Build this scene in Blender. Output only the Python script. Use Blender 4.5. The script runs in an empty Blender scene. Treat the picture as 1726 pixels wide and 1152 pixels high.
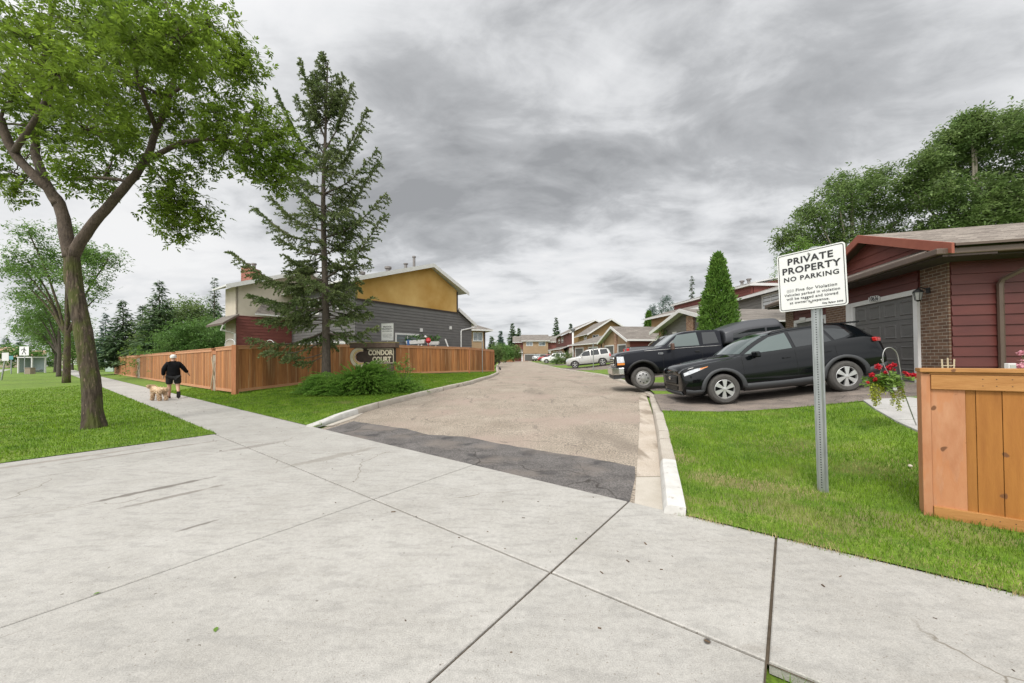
import bpy, bmesh, math, random
import numpy as np
from mathutils import Vector, Matrix
from mathutils.bvhtree import BVHTree
from mathutils.geometry import tessellate_polygon
random.seed(7); RNG = np.random.default_rng(7)
SC = bpy.context.scene; COL = SC.collection; rad = math.radians

# ------------------------------------------------------------------ camera
cd = bpy.data.cameras.new("camera"); cam = bpy.data.objects.new("camera", cd); COL.objects.link(cam); SC.camera = cam
cd.sensor_width = 36.0; cd.sensor_fit = 'HORIZONTAL'; cd.lens = 36.0 * 610 / 1726
cd.shift_y = 20 / 1726; cd.clip_start = 0.05; cd.clip_end = 4000
cam.matrix_world = Matrix.Translation((0, 0, 1.45)) @ Matrix.Rotation(rad(90.75), 4, 'X') @ Matrix.Rotation(rad(-0.45), 4, 'Z')
SC.render.engine = 'CYCLES'
SC.view_settings.view_transform = 'Standard'; SC.view_settings.look = 'None'
SC.view_settings.exposure = 0.60; SC.view_settings.gamma = 1

# ------------------------------------------------------------------ sky and sun
SUN_EL, SUN_AZ = rad(52), rad(205)
w = bpy.data.worlds.new("World"); SC.world = w; w.use_nodes = True
nt = w.node_tree; N = nt.nodes; L = nt.links; N.clear()
def wn(t, **k):
    n = N.new(t)
    for a, b in k.items(): setattr(n, a, b)
    return n
def wm(op, a, b=None, c=None):
    n = wn('ShaderNodeMath', operation=op)
    for i, v in enumerate((a, b, c)):
        if v is None: continue
        if isinstance(v, (int, float)): n.inputs[i].default_value = v
        else: L.new(v, n.inputs[i])
    return n.outputs[0]
out = wn('ShaderNodeOutputWorld'); bg1 = wn('ShaderNodeBackground'); bg2 = wn('ShaderNodeBackground'); mx = wn('ShaderNodeMixShader')
sky = wn('ShaderNodeTexSky', sky_type='NISHITA'); sky.sun_disc = False; sky.sun_elevation = SUN_EL; sky.sun_rotation = SUN_AZ
L.new(sky.outputs[0], bg1.inputs[0]); bg1.inputs[1].default_value = 0.09
tc = wn('ShaderNodeTexCoord'); sep = wn('ShaderNodeSeparateXYZ'); L.new(tc.outputs['Generated'], sep.inputs[0])
zc = wm('MAXIMUM', sep.outputs[2], 0.0); den = wm('ADD', zc, 0.24)
com = wn('ShaderNodeCombineXYZ'); L.new(wm('DIVIDE', sep.outputs[0], den), com.inputs[0]); L.new(wm('DIVIDE', sep.outputs[1], den), com.inputs[1])
mp = wn('ShaderNodeMapping'); L.new(com.outputs[0], mp.inputs[0]); mp.inputs['Rotation'].default_value = (0, 0, rad(28)); mp.inputs['Scale'].default_value = (0.8, 1.25, 1); mp.inputs['Location'].default_value = (3.1, 1.3, 0)
def noise(scale, detail, rough, dist=0.0):
    n = wn('ShaderNodeTexNoise'); L.new(mp.outputs[0], n.inputs['Vector'])
    n.inputs['Scale'].default_value = scale; n.inputs['Detail'].default_value = detail; n.inputs['Roughness'].default_value = rough; n.inputs['Distortion'].default_value = dist
    return n.outputs['Fac']
n1 = noise(0.45, 3, .5, .2); n2 = noise(1.3, 8, .56, .35); n3 = noise(4.5, 6, .6, .5)
v = wm('ADD', wm('ADD', wm('MULTIPLY', n1, .55), wm('MULTIPLY', n2, .80)), wm('MULTIPLY', n3, .30)); v = wm('ADD', wm('MULTIPLY', v, 1.95), -.60)
def lobe(d, lo, amt):
    d = Vector(d).normalized(); vn = wn('ShaderNodeVectorMath', operation='DOT_PRODUCT'); L.new(tc.outputs['Generated'], vn.inputs[0]); vn.inputs[1].default_value = d
    mr = wn('ShaderNodeMapRange', interpolation_type='SMOOTHSTEP'); L.new(vn.outputs['Value'], mr.inputs[0]); mr.inputs[1].default_value = lo; mr.inputs[2].default_value = 1.0; mr.inputs[3].default_value = 0; mr.inputs[4].default_value = amt
    return mr.outputs[0]
# one heavy cloud bank and brighter breaks around it
v = wm('ADD', v, lobe((.12, 1, .62), .86, -.15)); v = wm('ADD', v, lobe((.75, 1, .75), .90, -.09)); v = wm('ADD', v, lobe((-.55, 1, .75), .90, -.10))
v = wm('ADD', v, lobe((.1, 1, .22), .96, .12)); v = wm('ADD', v, lobe((.2, 1, .05), .9, .03)); v = wm('ADD', v, lobe((0, -.5, 1), .3, .12))
v = wm('MULTIPLY', wm('SUBTRACT', v, .5), 1 / .8)
cr = wn('ShaderNodeValToRGB'); L.new(v, cr.inputs[0]); e = cr.color_ramp.elements
e[0].position = .02; e[0].color = (.18, .184, .19, 1); e[1].position = 1.0; e[1].color = (.50, .50, .50, 1)
e.remove(e[1])
for p_, c_ in ((.30, (.265, .27, .277, 1)), (.48, (.365, .37, .377, 1)), (.60, (.42, .424, .43, 1)), (.72, (.445, .446, .45, 1))): q_ = e.new(p_); q_.color = c_
q_ = e.new(.88); q_.color = (.475, .475, .475, 1)
# horizon: pale even band
hz = wn('ShaderNodeMapRange', interpolation_type='SMOOTHSTEP'); L.new(sep.outputs[2], hz.inputs[0]); hz.inputs[1].default_value = -.02; hz.inputs[2].default_value = .13; hz.inputs[3].default_value = .62; hz.inputs[4].default_value = 0
mixc = wn('ShaderNodeMix', data_type='RGBA'); L.new(hz.outputs[0], mixc.inputs[0]); L.new(cr.outputs[0], mixc.inputs[6]); mixc.inputs[7].default_value = (.40, .415, .435, 1)
sdir = Vector((math.sin(SUN_AZ) * math.cos(SUN_EL), math.cos(SUN_AZ) * math.cos(SUN_EL), math.sin(SUN_EL)))
L.new(mixc.outputs[2], bg2.inputs[0]); L.new(wm('MULTIPLY', wm('ADD', lobe(sdir, .12, 1.4), 1.0), 1.28), bg2.inputs[1])   # brightness added to the sky round the sun, out of view, for more light
mx.inputs[0].default_value = .965; L.new(bg1.outputs[0], mx.inputs[1]); L.new(bg2.outputs[0], mx.inputs[2]); L.new(mx.outputs[0], out.inputs[0])
sl = bpy.data.lights.new("sun", 'SUN'); sl.energy = 1.5; sl.angle = rad(14); sl.color = (1, .965, .91)
so = bpy.data.objects.new("sun", sl); COL.objects.link(so)
sdir = Vector((math.sin(SUN_AZ) * math.cos(SUN_EL), math.cos(SUN_AZ) * math.cos(SUN_EL), math.sin(SUN_EL)))
so.rotation_euler = sdir.to_track_quat('Z', 'Y').to_euler()

# ------------------------------------------------------------------ helpers: materials
MATS = {}
def mat(name, c1, c2=None, scale=6.0, rough=.75, metal=0, bump=0.0, bscale=None, stretch=(1, 1, 1), coat=0, spec=.5, island=0.0, big=0.0, detail=6, trans=0.0, emit=None, rotz=0, coord='Object'):
    if name in MATS: return MATS[name]
    m = bpy.data.materials.new(name); m.use_nodes = True; t = m.node_tree; n = t.nodes; l = t.links
    b = n['Principled BSDF']; b.inputs['Roughness'].default_value = rough; b.inputs['Metallic'].default_value = metal
    b.inputs['Coat Weight'].default_value = coat; b.inputs['Coat Roughness'].default_value = .04; b.inputs['Specular IOR Level'].default_value = spec
    b.inputs['Base Color'].default_value = (*c1, 1)
    col = None
    if c2 is not None or bump:
        x = n.new('ShaderNodeTexCoord'); mp_ = n.new('ShaderNodeMapping'); mp_.inputs['Scale'].default_value = stretch; mp_.inputs['Rotation'].default_value = (0, 0, rotz); l.new(x.outputs[coord], mp_.inputs[0])
    if c2 is not None:
        no = n.new('ShaderNodeTexNoise'); no.inputs['Scale'].default_value = scale; no.inputs['Detail'].default_value = detail; no.inputs['Roughness'].default_value = .6; l.new(mp_.outputs[0], no.inputs[0])
        r = n.new('ShaderNodeValToRGB'); r.color_ramp.elements[0].position = .32; r.color_ramp.elements[1].position = .68
        r.color_ramp.elements[0].color = (*c1, 1); r.color_ramp.elements[1].color = (*c2, 1); l.new(no.outputs[0], r.inputs[0]); col = r.outputs[0]
        if big:
            n2_ = n.new('ShaderNodeTexNoise'); n2_.inputs['Scale'].default_value = scale * .11; n2_.inputs['Detail'].default_value = 3; l.new(mp_.outputs[0], n2_.inputs[0])
            mr_ = n.new('ShaderNodeMapRange'); l.new(n2_.outputs[0], mr_.inputs[0]); mr_.inputs[1].default_value = .3; mr_.inputs[2].default_value = .7; mr_.inputs[3].default_value = 1 - big; mr_.inputs[4].default_value = 1 + big
            vm = n.new('ShaderNodeVectorMath'); vm.operation = 'SCALE'; l.new(col, vm.inputs[0]); l.new(mr_.outputs[0], vm.inputs['Scale']); col = vm.outputs[0]
    if island:
        g = n.new('ShaderNodeNewGeometry'); mr_ = n.new('ShaderNodeMapRange'); l.new(g.outputs['Random Per Island'], mr_.inputs[0]); mr_.inputs[3].default_value = 1 - island; mr_.inputs[4].default_value = 1 + island
        vm = n.new('ShaderNodeVectorMath'); vm.operation = 'SCALE'; l.new(mr_.outputs[0], vm.inputs['Scale'])
        if col: l.new(col, vm.inputs[0])
        else: vm.inputs[0].default_value = c1
        col = vm.outputs[0]
    if col: l.new(col, b.inputs['Base Color'])
    if bump:
        nb = n.new('ShaderNodeTexNoise'); nb.inputs['Scale'].default_value = bscale or scale * 4; nb.inputs['Detail'].default_value = 5; l.new(mp_.outputs[0], nb.inputs[0])
        bn = n.new('ShaderNodeBump'); bn.inputs['Strength'].default_value = bump; bn.inputs['Distance'].default_value = .02; l.new(nb.outputs[0], bn.inputs['Height']); l.new(bn.outputs[0], b.inputs['Normal'])
    if trans:
        tr = n.new('ShaderNodeBsdfTranslucent'); ms = n.new('ShaderNodeMixShader'); ms.inputs[0].default_value = trans
        if col: l.new(col, tr.inputs[0])
        else: tr.inputs[0].default_value = (*c1, 1)
        l.new(b.outputs[0], ms.inputs[1]); l.new(tr.outputs[0], ms.inputs[2]); l.new(ms.outputs[0], n['Material Output'].inputs[0])
    MATS[name] = m; return m
def brickmat(name, c1, c2, mortar, ang, bw=.215, bh=.075, ms=.01, bump=.5, rough=.85, offs=.5):
    m = mat(name, c1, rough=rough); t = m.node_tree; n = t.nodes; l = t.links; b = n['Principled BSDF']
    x = n.new('ShaderNodeTexCoord'); mp_ = n.new('ShaderNodeMapping'); mp_.inputs['Rotation'].default_value = (0, 0, -ang); l.new(x.outputs['Object'], mp_.inputs[0])
    s = n.new('ShaderNodeSeparateXYZ'); l.new(mp_.outputs[0], s.inputs[0]); a = n.new('ShaderNodeMath'); l.new(s.outputs[0], a.inputs[0]); l.new(s.outputs[1], a.inputs[1])
    c = n.new('ShaderNodeCombineXYZ'); l.new(a.outputs[0], c.inputs[0]); l.new(s.outputs[2], c.inputs[1])
    k = n.new('ShaderNodeTexBrick'); l.new(c.outputs[0], k.inputs[0]); k.inputs['Scale'].default_value = 1; k.inputs['Brick Width'].default_value = bw; k.inputs['Row Height'].default_value = bh; k.inputs['Mortar Size'].default_value = ms
    k.inputs['Mortar Smooth'].default_value = .1; k.offset = offs
    k.inputs[1].default_value = (*c1, 1); k.inputs[2].default_value = (*c2, 1); k.inputs[3].default_value = (*mortar, 1)
    no = n.new('ShaderNodeTexNoise'); no.inputs['Scale'].default_value = 9; no.inputs['Detail'].default_value = 6; l.new(x.outputs['Object'], no.inputs[0])
    mr_ = n.new('ShaderNodeMapRange'); l.new(no.outputs[0], mr_.inputs[0]); mr_.inputs[1].default_value = .3; mr_.inputs[2].default_value = .7; mr_.inputs[3].default_value = .78; mr_.inputs[4].default_value = 1.2
    vm = n.new('ShaderNodeVectorMath'); vm.operation = 'SCALE'; l.new(k.outputs[0], vm.inputs[0]); l.new(mr_.outputs[0], vm.inputs['Scale']); l.new(vm.outputs[0], b.inputs[0])
    bn = n.new('ShaderNodeBump'); bn.inputs['Strength'].default_value = bump; bn.inputs['Distance'].default_value = .012; bn.invert = True; l.new(k.outputs[1], bn.inputs['Height']); l.new(bn.outputs[0], b.inputs['Normal'])
    return m

# ------------------------------------------------------------------ helpers: meshes
ORG = {}
def wloc(o): return ORG.get(o.name, Vector((0, 0, 0))) if o else Vector((0, 0, 0))
class MB:
    def __init__(s): s.v = []; s.f = []; s.mi = []
    def add(s, vs, fs, mi=0):
        o = len(s.v); s.v += [tuple(p) for p in vs]; s.f += [tuple(i + o for i in f) for f in fs]; s.mi += [mi] * len(fs); return s
    def hexa(s, p, mi=0):  # 8 corners: bottom 4 (ccw), top 4
        return s.add(p, [(0, 3, 2, 1), (4, 5, 6, 7), (0, 1, 5, 4), (1, 2, 6, 5), (2, 3, 7, 6), (3, 0, 4, 7)], mi)
    def box(s, a, b, mi=0):
        x0, y0, z0 = a; x1, y1, z1 = b
        return s.hexa([(x0, y0, z0), (x1, y0, z0), (x1, y1, z0), (x0, y1, z0), (x0, y0, z1), (x1, y0, z1), (x1, y1, z1), (x0, y1, z1)], mi)
    def obox(s, c, ex, ey, ez, mi=0):  # centre and half-axis vectors
        c = Vector(c); ex = Vector(ex); ey = Vector(ey); ez = Vector(ez)
        return s.hexa([c - ex - ey - ez, c + ex - ey - ez, c + ex + ey - ez, c - ex + ey - ez, c - ex - ey + ez, c + ex - ey + ez, c + ex + ey + ez, c - ex + ey + ez], mi)
    def prism(s, pts, d, mi=0):  # polygon (3d) extruded by vector d
        d = Vector(d); pts = [Vector(p) for p in pts]; n = len(pts); tri = tessellate_polygon([pts])
        vs = pts + [p + d for p in pts]; fs = [tuple(t) for t in tri] + [tuple(i + n for i in reversed(t)) for t in tri] + [(i, (i + 1) % n, (i + 1) % n + n, i + n) for i in range(n)]
        return s.add(vs, fs, mi)
    def tube(s, pts, rs, n=8, mi=0, cap=True):
        pts = [Vector(p) for p in pts]
        if isinstance(rs, (int, float)): rs = [rs] * len(pts)
        vs = []; up = Vector((0, 0, 1)); prev = None
        for i, p in enumerate(pts):
            d = (pts[min(i + 1, len(pts) - 1)] - pts[max(i - 1, 0)])
            if d.length < 1e-9: d = Vector((0, 0, 1))
            d.normalize()
            if prev is None:
                a = d.cross(up if abs(d.z) < .9 else Vector((1, 0, 0))).normalized()
            else:
                a = (prev - d * prev.dot(d))
                a = a.normalized() if a.length > 1e-6 else d.orthogonal().normalized()
            prev = a; b = d.cross(a)
            for k in range(n):
                t = 2 * math.pi * k / n; vs.append(p + (a * math.cos(t) + b * math.sin(t)) * rs[i])
        fs = []
        for i in range(len(pts) - 1):
            for k in range(n): fs.append((i * n + k, i * n + (k + 1) % n, (i + 1) * n + (k + 1) % n, (i + 1) * n + k))
        if cap: fs.append(tuple(reversed(range(n)))); fs.append(tuple(range((len(pts) - 1) * n, len(pts) * n)))
        return s.add(vs, fs, mi)
    def lathe(s, prof, c=(0, 0, 0), axis='Z', n=24, mi=0, closed=False, cap=True):  # prof: (r, h)
        c = Vector(c); vs = []
        for r, h in prof:
            for k in range(n):
                t = 2 * math.pi * k / n; x, y = r * math.cos(t), r * math.sin(t)
                vs.append(c + (Vector((x, y, h)) if axis == 'Z' else Vector((x, h, y))))
        fs = []; m = len(prof)
        for i in range(m if closed else m - 1):
            j = (i + 1) % m
            for k in range(n): fs.append((i * n + k, i * n + (k + 1) % n, j * n + (k + 1) % n, j * n + k))
        if not closed and cap: fs.append(tuple(range(n))); fs.append(tuple(range((m - 1) * n, m * n)))
        return s.add(vs, fs, mi)
    def build(s, name, m, parent=None, smooth=False, bevel=0, local=False, fixn=True):
        off = Vector((0, 0, 0)) if local else wloc(parent)
        me = bpy.data.meshes.new(name); me.from_pydata([(a[0] - off.x, a[1] - off.y, a[2] - off.z) for a in s.v], [], s.f)
        ms = m if isinstance(m, (list, tuple)) else [m]
        for q in ms: me.materials.append(q)
        if len(ms) > 1: me.polygons.foreach_set('material_index', s.mi)
        if fixn:
            bm = bmesh.new(); bm.from_mesh(me); bmesh.ops.recalc_face_normals(bm, faces=bm.faces); bm.to_mesh(me); bm.free()
        if smooth: me.polygons.foreach_set('use_smooth', [True] * len(me.polygons)); 
        o = bpy.data.objects.new(name, me); COL.objects.link(o)
        if smooth == 'auto':
            try: me.set_sharp_from_angle(angle=rad(35))
            except Exception: pass
        if parent: o.parent = parent; ORG[o.name] = wloc(parent)
        if bevel:
            bv = o.modifiers.new('bevel', 'BEVEL'); bv.width = bevel; bv.segments = 2; bv.limit_method = 'ANGLE'
        return o
def np_mesh(name, V, Fq, m, parent=None, smooth=False):  # fast mesh, V (n,3), Fq (m,k)
    off = wloc(parent); V = np.asarray(V, dtype=np.float32) - np.array([off.x, off.y, off.z], dtype=np.float32); k = Fq.shape[1]
    me = bpy.data.meshes.new(name); me.vertices.add(len(V)); me.vertices.foreach_set('co', V.ravel())
    me.loops.add(Fq.size); me.loops.foreach_set('vertex_index', Fq.ravel().astype(np.int32)); me.polygons.add(len(Fq))
    me.polygons.foreach_set('loop_start', np.arange(0, Fq.size, k, dtype=np.int32)); me.polygons.foreach_set('loop_total', np.full(len(Fq), k, dtype=np.int32))
    if smooth: me.polygons.foreach_set('use_smooth', [True] * len(Fq))
    me.update(calc_edges=True); me.validate(); me.materials.append(m)
    o = bpy.data.objects.new(name, me); COL.objects.link(o)
    if parent: o.parent = parent; ORG[o.name] = wloc(parent)
    return o
def tag(o, label=None, cat=None, group=None, kind=None):
    if label: o['label'] = label
    if cat: o['category'] = cat
    if group: o['group'] = group
    if kind: o['kind'] = kind
    return o
def thing(name, label, cat, loc=(0, 0, 0), group=None):
    o = bpy.data.objects.new(name, None); COL.objects.link(o); o.location = loc; o.empty_display_size = .2; ORG[o.name] = Vector(loc); tag(o, label, cat, group); return o
def struct(o): o['kind'] = 'structure'; return o
def copy_tree(o, parent=None):
    c = o.copy(); COL.objects.link(c)
    if parent: c.parent = parent
    for ch in list(o.children): copy_tree(ch, c)
    return c
def textmesh(s, size, m, name, parent, Mx, extrude=.0015, bold=0.0, align='CENTER', sx=1.0, spacing=1.0):
    cu = bpy.data.curves.new('t', 'FONT'); cu.body = s; cu.size = size; cu.extrude = extrude; cu.offset = bold; cu.align_x = align; cu.align_y = 'CENTER'; cu.resolution_u = 3; cu.space_character = spacing
    to = bpy.data.objects.new('t', cu); COL.objects.link(to); dg = bpy.context.evaluated_depsgraph_get(); dg.update()
    me = bpy.data.meshes.new_from_object(to.evaluated_get(dg)); bpy.data.objects.remove(to)
    me.transform(Matrix.Diagonal((sx, 1, 1, 1))); me.transform(Mx); off = wloc(parent); me.transform(Matrix.Translation(-off)); me.materials.clear(); me.materials.append(m)
    o = bpy.data.objects.new(name, me); COL.objects.link(o); o.parent = parent; ORG[o.name] = off; return o
def ss(t): t = min(max(t, 0.), 1.); return t * t * (3 - 2 * t)
def interp(x, tab):
    if x <= tab[0][0]: return tab[0][1]
    for (a, p), (b, q) in zip(tab, tab[1:]):
        if x <= b: return p + (q - p) * (x - a) / (b - a)
    return tab[-1][1]
def XP(px, Y): return (px - 863) / 610 * Y            # sideways metres of a sight line at distance Y

# ------------------------------------------------------------------ lie of the land
LA = Vector((-4.27, 7.82)); LD = Vector((.794, -.608)); LN = Vector((.608, .794))
KR = [(3.38, 1.58), (5.4, 2.36), (8.3, 3.42), (11, 4.35), (13, 4.9), (16, 5.4), (24, 6.0), (35, 4.9), (60, 4.6), (106, 4.8)]   # back of right kerb
KL = [(7.9, -4.40), (10.27, -4.2), (12.78, -3.52), (16.86, -2.13), (22, -1.45), (28, -1.2), (34, -1.5), (50, -2.2), (100, -3.2)]  # back of left kerb
def sa(a, b): p = LA + LD * a - LN * b; return (p.x, p.y)          # along the sidewalk / towards the street
def zg(x, y):
    s = (x - LA.x) * LN.x + (y - LA.y) * LN.y
    z = .22 * ss(s / 9) + .004 * max(0., s - 9)
    z = min(z, .62)
    q = .966 * (x - interp(y, KR)); r = .26 * x + .966 * y
    if s > 0: z += .48 * ss((q - .9) / 5.4) * ss((r - 4) / 4) * (1 - .7 * ss((y - 40) / 30))
    z += .33 * math.exp(-(((x + 8) ** 2) / 22 + ((y - 20.5) ** 2) / 18))
    return z
def zl(x, y):  # top of the mown lawns, flush with the kerb backs
    s = (x - LA.x) * LN.x + (y - LA.y) * LN.y
    return zg(x, y) + .012 + .075 * ss(s / 2.2)
CUTS = [i * .5 for i in range(-60, 61)] + [i * 4. for i in range(-75, 76) if abs(i * 4) > 30]
def sheet(name, poly, m, zf, off=0.0, dense=True):
    bm = bmesh.new(); vs = [bm.verts.new((x, y, 0)) for x, y in poly]; bm.faces.new(vs)
    tri = bmesh.ops.triangulate(bm, faces=bm.faces[:])
    xs = [p[0] for p in poly]; ys = [p[1] for p in poly]
    for ax, lo, hi in ((0, min(xs), max(xs)), (1, min(ys), max(ys))):
        for c in CUTS:
            if lo < c < hi:
                if not dense and abs(c) % 2: continue
                no = (1, 0, 0) if ax == 0 else (0, 1, 0); co = (c, 0, 0) if ax == 0 else (0, c, 0)
                bmesh.ops.bisect_plane(bm, geom=bm.verts[:] + bm.edges[:] + bm.faces[:], plane_co=co, plane_no=no, dist=1e-5)
    for vv in bm.verts: vv.co.z = zf(vv.co.x, vv.co.y) + off
    bmesh.ops.recalc_face_normals(bm, faces=bm.faces)
    for f in bm.faces:
        if f.normal.z < 0: f.normal_flip()
        f.smooth = True
    me = bpy.data.meshes.new(name); bm.to_mesh(me); bm.free(); me.materials.append(m)
    o = bpy.data.objects.new(name, me); COL.objects.link(o); return o

# ------------------------------------------------------------------ materials
def speckle(m, scale=90, lo=.6, hi=1.35, thr=(.35, .65)):   # multiply a fine aggregate into a material's base colour
    t = m.node_tree; n = t.nodes; l = t.links; b = n['Principled BSDF']; src = b.inputs[0].links[0].from_socket
    x = n.new('ShaderNodeTexCoord'); no = n.new('ShaderNodeTexNoise'); no.inputs['Scale'].default_value = scale; no.inputs['Detail'].default_value = 3; l.new(x.outputs['Object'], no.inputs[0])
    mr_ = n.new('ShaderNodeMapRange'); l.new(no.outputs[0], mr_.inputs[0]); mr_.inputs[1].default_value = thr[0]; mr_.inputs[2].default_value = thr[1]; mr_.inputs[3].default_value = lo; mr_.inputs[4].default_value = hi
    vm = n.new('ShaderNodeVectorMath'); vm.operation = 'SCALE'; l.new(src, vm.inputs[0]); l.new(mr_.outputs[0], vm.inputs['Scale']); l.new(vm.outputs[0], b.inputs[0]); return m
def blotch(m, col, scale, lo, hi, stretch=(1, 1, 1), rotz=0, detail=5, loc=(0, 0, 0), amt=1.0, dist=0.0):  # worn or stained patches with their own shape
    t = m.node_tree; n = t.nodes; l = t.links; b = n['Principled BSDF']
    x = n.new('ShaderNodeTexCoord'); mp_ = n.new('ShaderNodeMapping'); mp_.inputs['Scale'].default_value = stretch; mp_.inputs['Rotation'].default_value = (0, 0, rotz); mp_.inputs['Location'].default_value = loc; l.new(x.outputs['Object'], mp_.inputs[0])
    no = n.new('ShaderNodeTexNoise'); no.inputs['Scale'].default_value = scale; no.inputs['Detail'].default_value = detail; no.inputs['Distortion'].default_value = dist; l.new(mp_.outputs[0], no.inputs[0])
    mr_ = n.new('ShaderNodeMapRange'); l.new(no.outputs[0], mr_.inputs[0]); mr_.inputs[1].default_value = lo; mr_.inputs[2].default_value = hi; mr_.inputs[4].default_value = amt
    mi_ = n.new('ShaderNodeMix'); mi_.data_type = 'RGBA'; l.new(mr_.outputs[0], mi_.inputs[0]); mi_.inputs[7].default_value = (*col, 1)
    if b.inputs[0].links: l.new(b.inputs[0].links[0].from_socket, mi_.inputs[6])
    else: mi_.inputs[6].default_value = b.inputs[0].default_value
    l.new(mi_.outputs[2], b.inputs[0]); return m
def cracks(m, scale, col, width=.012, mask=(.5, .6), mscale=.35, dist=.4):
    t = m.node_tree; n = t.nodes; l = t.links; b = n['Principled BSDF']
    x = n.new('ShaderNodeTexCoord'); nz = n.new('ShaderNodeTexNoise'); nz.inputs['Scale'].default_value = 1.7; nz.inputs['Detail'].default_value = 5; l.new(x.outputs['Object'], nz.inputs[0])
    vm = n.new('ShaderNodeVectorMath'); vm.operation = 'MULTIPLY_ADD'; l.new(nz.outputs['Color'], vm.inputs[0]); vm.inputs[1].default_value = (dist,) * 3; l.new(x.outputs['Object'], vm.inputs[2])
    vo = n.new('ShaderNodeTexVoronoi'); vo.feature = 'DISTANCE_TO_EDGE'; vo.inputs['Scale'].default_value = scale; l.new(vm.outputs[0], vo.inputs[0])
    a = n.new('ShaderNodeMapRange'); l.new(vo.outputs[0], a.inputs[0]); a.inputs[1].default_value = width; a.inputs[2].default_value = 0; a.inputs[3].default_value = 0; a.inputs[4].default_value = 1
    mk = n.new('ShaderNodeTexNoise'); mk.inputs['Scale'].default_value = mscale; mk.inputs['Detail'].default_value = 3; l.new(x.outputs['Object'], mk.inputs[0])
    c = n.new('ShaderNodeMapRange'); l.new(mk.outputs[0], c.inputs[0]); c.inputs[1].default_value = mask[0]; c.inputs[2].default_value = mask[1]
    mu = n.new('ShaderNodeMath'); mu.operation = 'MULTIPLY'; l.new(a.outputs[0], mu.inputs[0]); l.new(c.outputs[0], mu.inputs[1])
    mi_ = n.new('ShaderNodeMix'); mi_.data_type = 'RGBA'; l.new(mu.outputs[0], mi_.inputs[0]); l.new(b.inputs[0].links[0].from_socket, mi_.inputs[6]); mi_.inputs[7].default_value = (*col, 1)
    l.new(mi_.outputs[2], b.inputs[0]); return m
m_grass = mat('lawn_soil', (.07, .135, .008), (.145, .22, .016), 3.0, .95, bump=.4, bscale=60, big=.15)
blotch(m_grass, (.28, .25, .10), 1.1, .60, .74, amt=.55); speckle(m_grass, 45, .72, 1.3)
m_far = mat('far_grass', (.07, .12, .022), (.12, .18, .035), .35, .95)
m_conc = mat('concrete', (.35, .335, .305), (.41, .395, .365), 2.3, .85, bump=.10, bscale=90, island=.035)
blotch(m_conc, (.25, .235, .21), 1.6, .52, .78, stretch=(.3, 1, 1), rotz=rad(37), amt=.22)
blotch(m_conc, (.20, .175, .145), 2.2, .66, .74, stretch=(.45, 1.4, 1), rotz=rad(37), amt=.45, loc=(4, 2, 0)); blotch(m_conc, (.22, .205, .18), .55, .46, .66, detail=9, amt=.22, loc=(1, 5, 0)); blotch(m_conc, (.27, .26, .24), 14, .5, .62, detail=9, stretch=(.3, 1, 1), rotz=rad(37), amt=.4); speckle(m_conc, 150, .82, 1.12); speckle(m_conc, 28, .93, 1.06)
blotch(m_conc, (.10, .085, .065), 24, .735, .77, amt=.8, detail=2)
def stain(m, x, y, rx, ry, rot, col, amt):
    t = m.node_tree; n = t.nodes; l = t.links; b = n['Principled BSDF']; c = n.new('ShaderNodeTexCoord'); p = n.new('ShaderNodeMapping'); p.vector_type = 'TEXTURE'; p.inputs['Location'].default_value = (x, y, 0); p.inputs['Rotation'].default_value = (0, 0, rot); p.inputs['Scale'].default_value = (rx, ry, 50); l.new(c.outputs['Object'], p.inputs[0])
    ln_ = n.new('ShaderNodeVectorMath'); ln_.operation = 'LENGTH'; l.new(p.outputs[0], ln_.inputs[0]); nz = n.new('ShaderNodeTexNoise'); nz.inputs['Scale'].default_value = 7; nz.inputs['Detail'].default_value = 6; l.new(c.outputs['Object'], nz.inputs[0])
    a = n.new('ShaderNodeMath'); a.operation = 'MULTIPLY_ADD'; l.new(nz.outputs[0], a.inputs[0]); a.inputs[1].default_value = 1.5; l.new(ln_.outputs['Value'], a.inputs[2]); q = n.new('ShaderNodeMapRange'); l.new(a.outputs[0], q.inputs[0]); q.inputs[1].default_value = 1.75; q.inputs[2].default_value = 1.35; q.inputs[4].default_value = amt
    x_ = n.new('ShaderNodeMix'); x_.data_type = 'RGBA'; l.new(q.outputs[0], x_.inputs[0]); l.new(b.inputs[0].links[0].from_socket, x_.inputs[6]); x_.inputs[7].default_value = (*col, 1); l.new(x_.outputs[2], b.inputs[0])
def flat_pt(px, py): Y = 1.45 * 610 / (py - (604 + (863 - px) * .00785)); return (px - 863) / 610 * Y, Y
for px, py, rx, ry, col, am in ((262, 824, .62, .06, (.10, .085, .07), .75), (300, 834, .45, .05, (.12, .10, .08), .6), (336, 884, .14, .035, (.10, .085, .07), .7), (100, 775, .9, .10, (.22, .19, .16), .6), (250, 760, 1.2, .06, (.18, .155, .13), .6), (430, 752, .5, .12, (.15, .13, .11), .5), (560, 770, .8, .12, (.2, .18, .15), .5), (1185, 1077, .03, .02, (.03, .025, .02), .9)):
    x_, y_ = flat_pt(px, py); stain(m_conc, x_, y_, rx, ry, rad(52.6), col, am)
cracks(m_conc, .42, (.16, .14, .11), .0032, (.50, .54), .5, .5); blotch(m_conc, (.16, .13, .10), 60, .70, .73, amt=.6, detail=1)
m_path = mat('walk_concrete', (.36, .35, .33), (.42, .41, .39), 1.2, .85, island=.05); blotch(m_path, (.2, .19, .17), 1.2, .6, .75, stretch=(1, .4, 1), rotz=rad(-20), amt=.4); speckle(m_path, 60, .9, 1.1)
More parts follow.
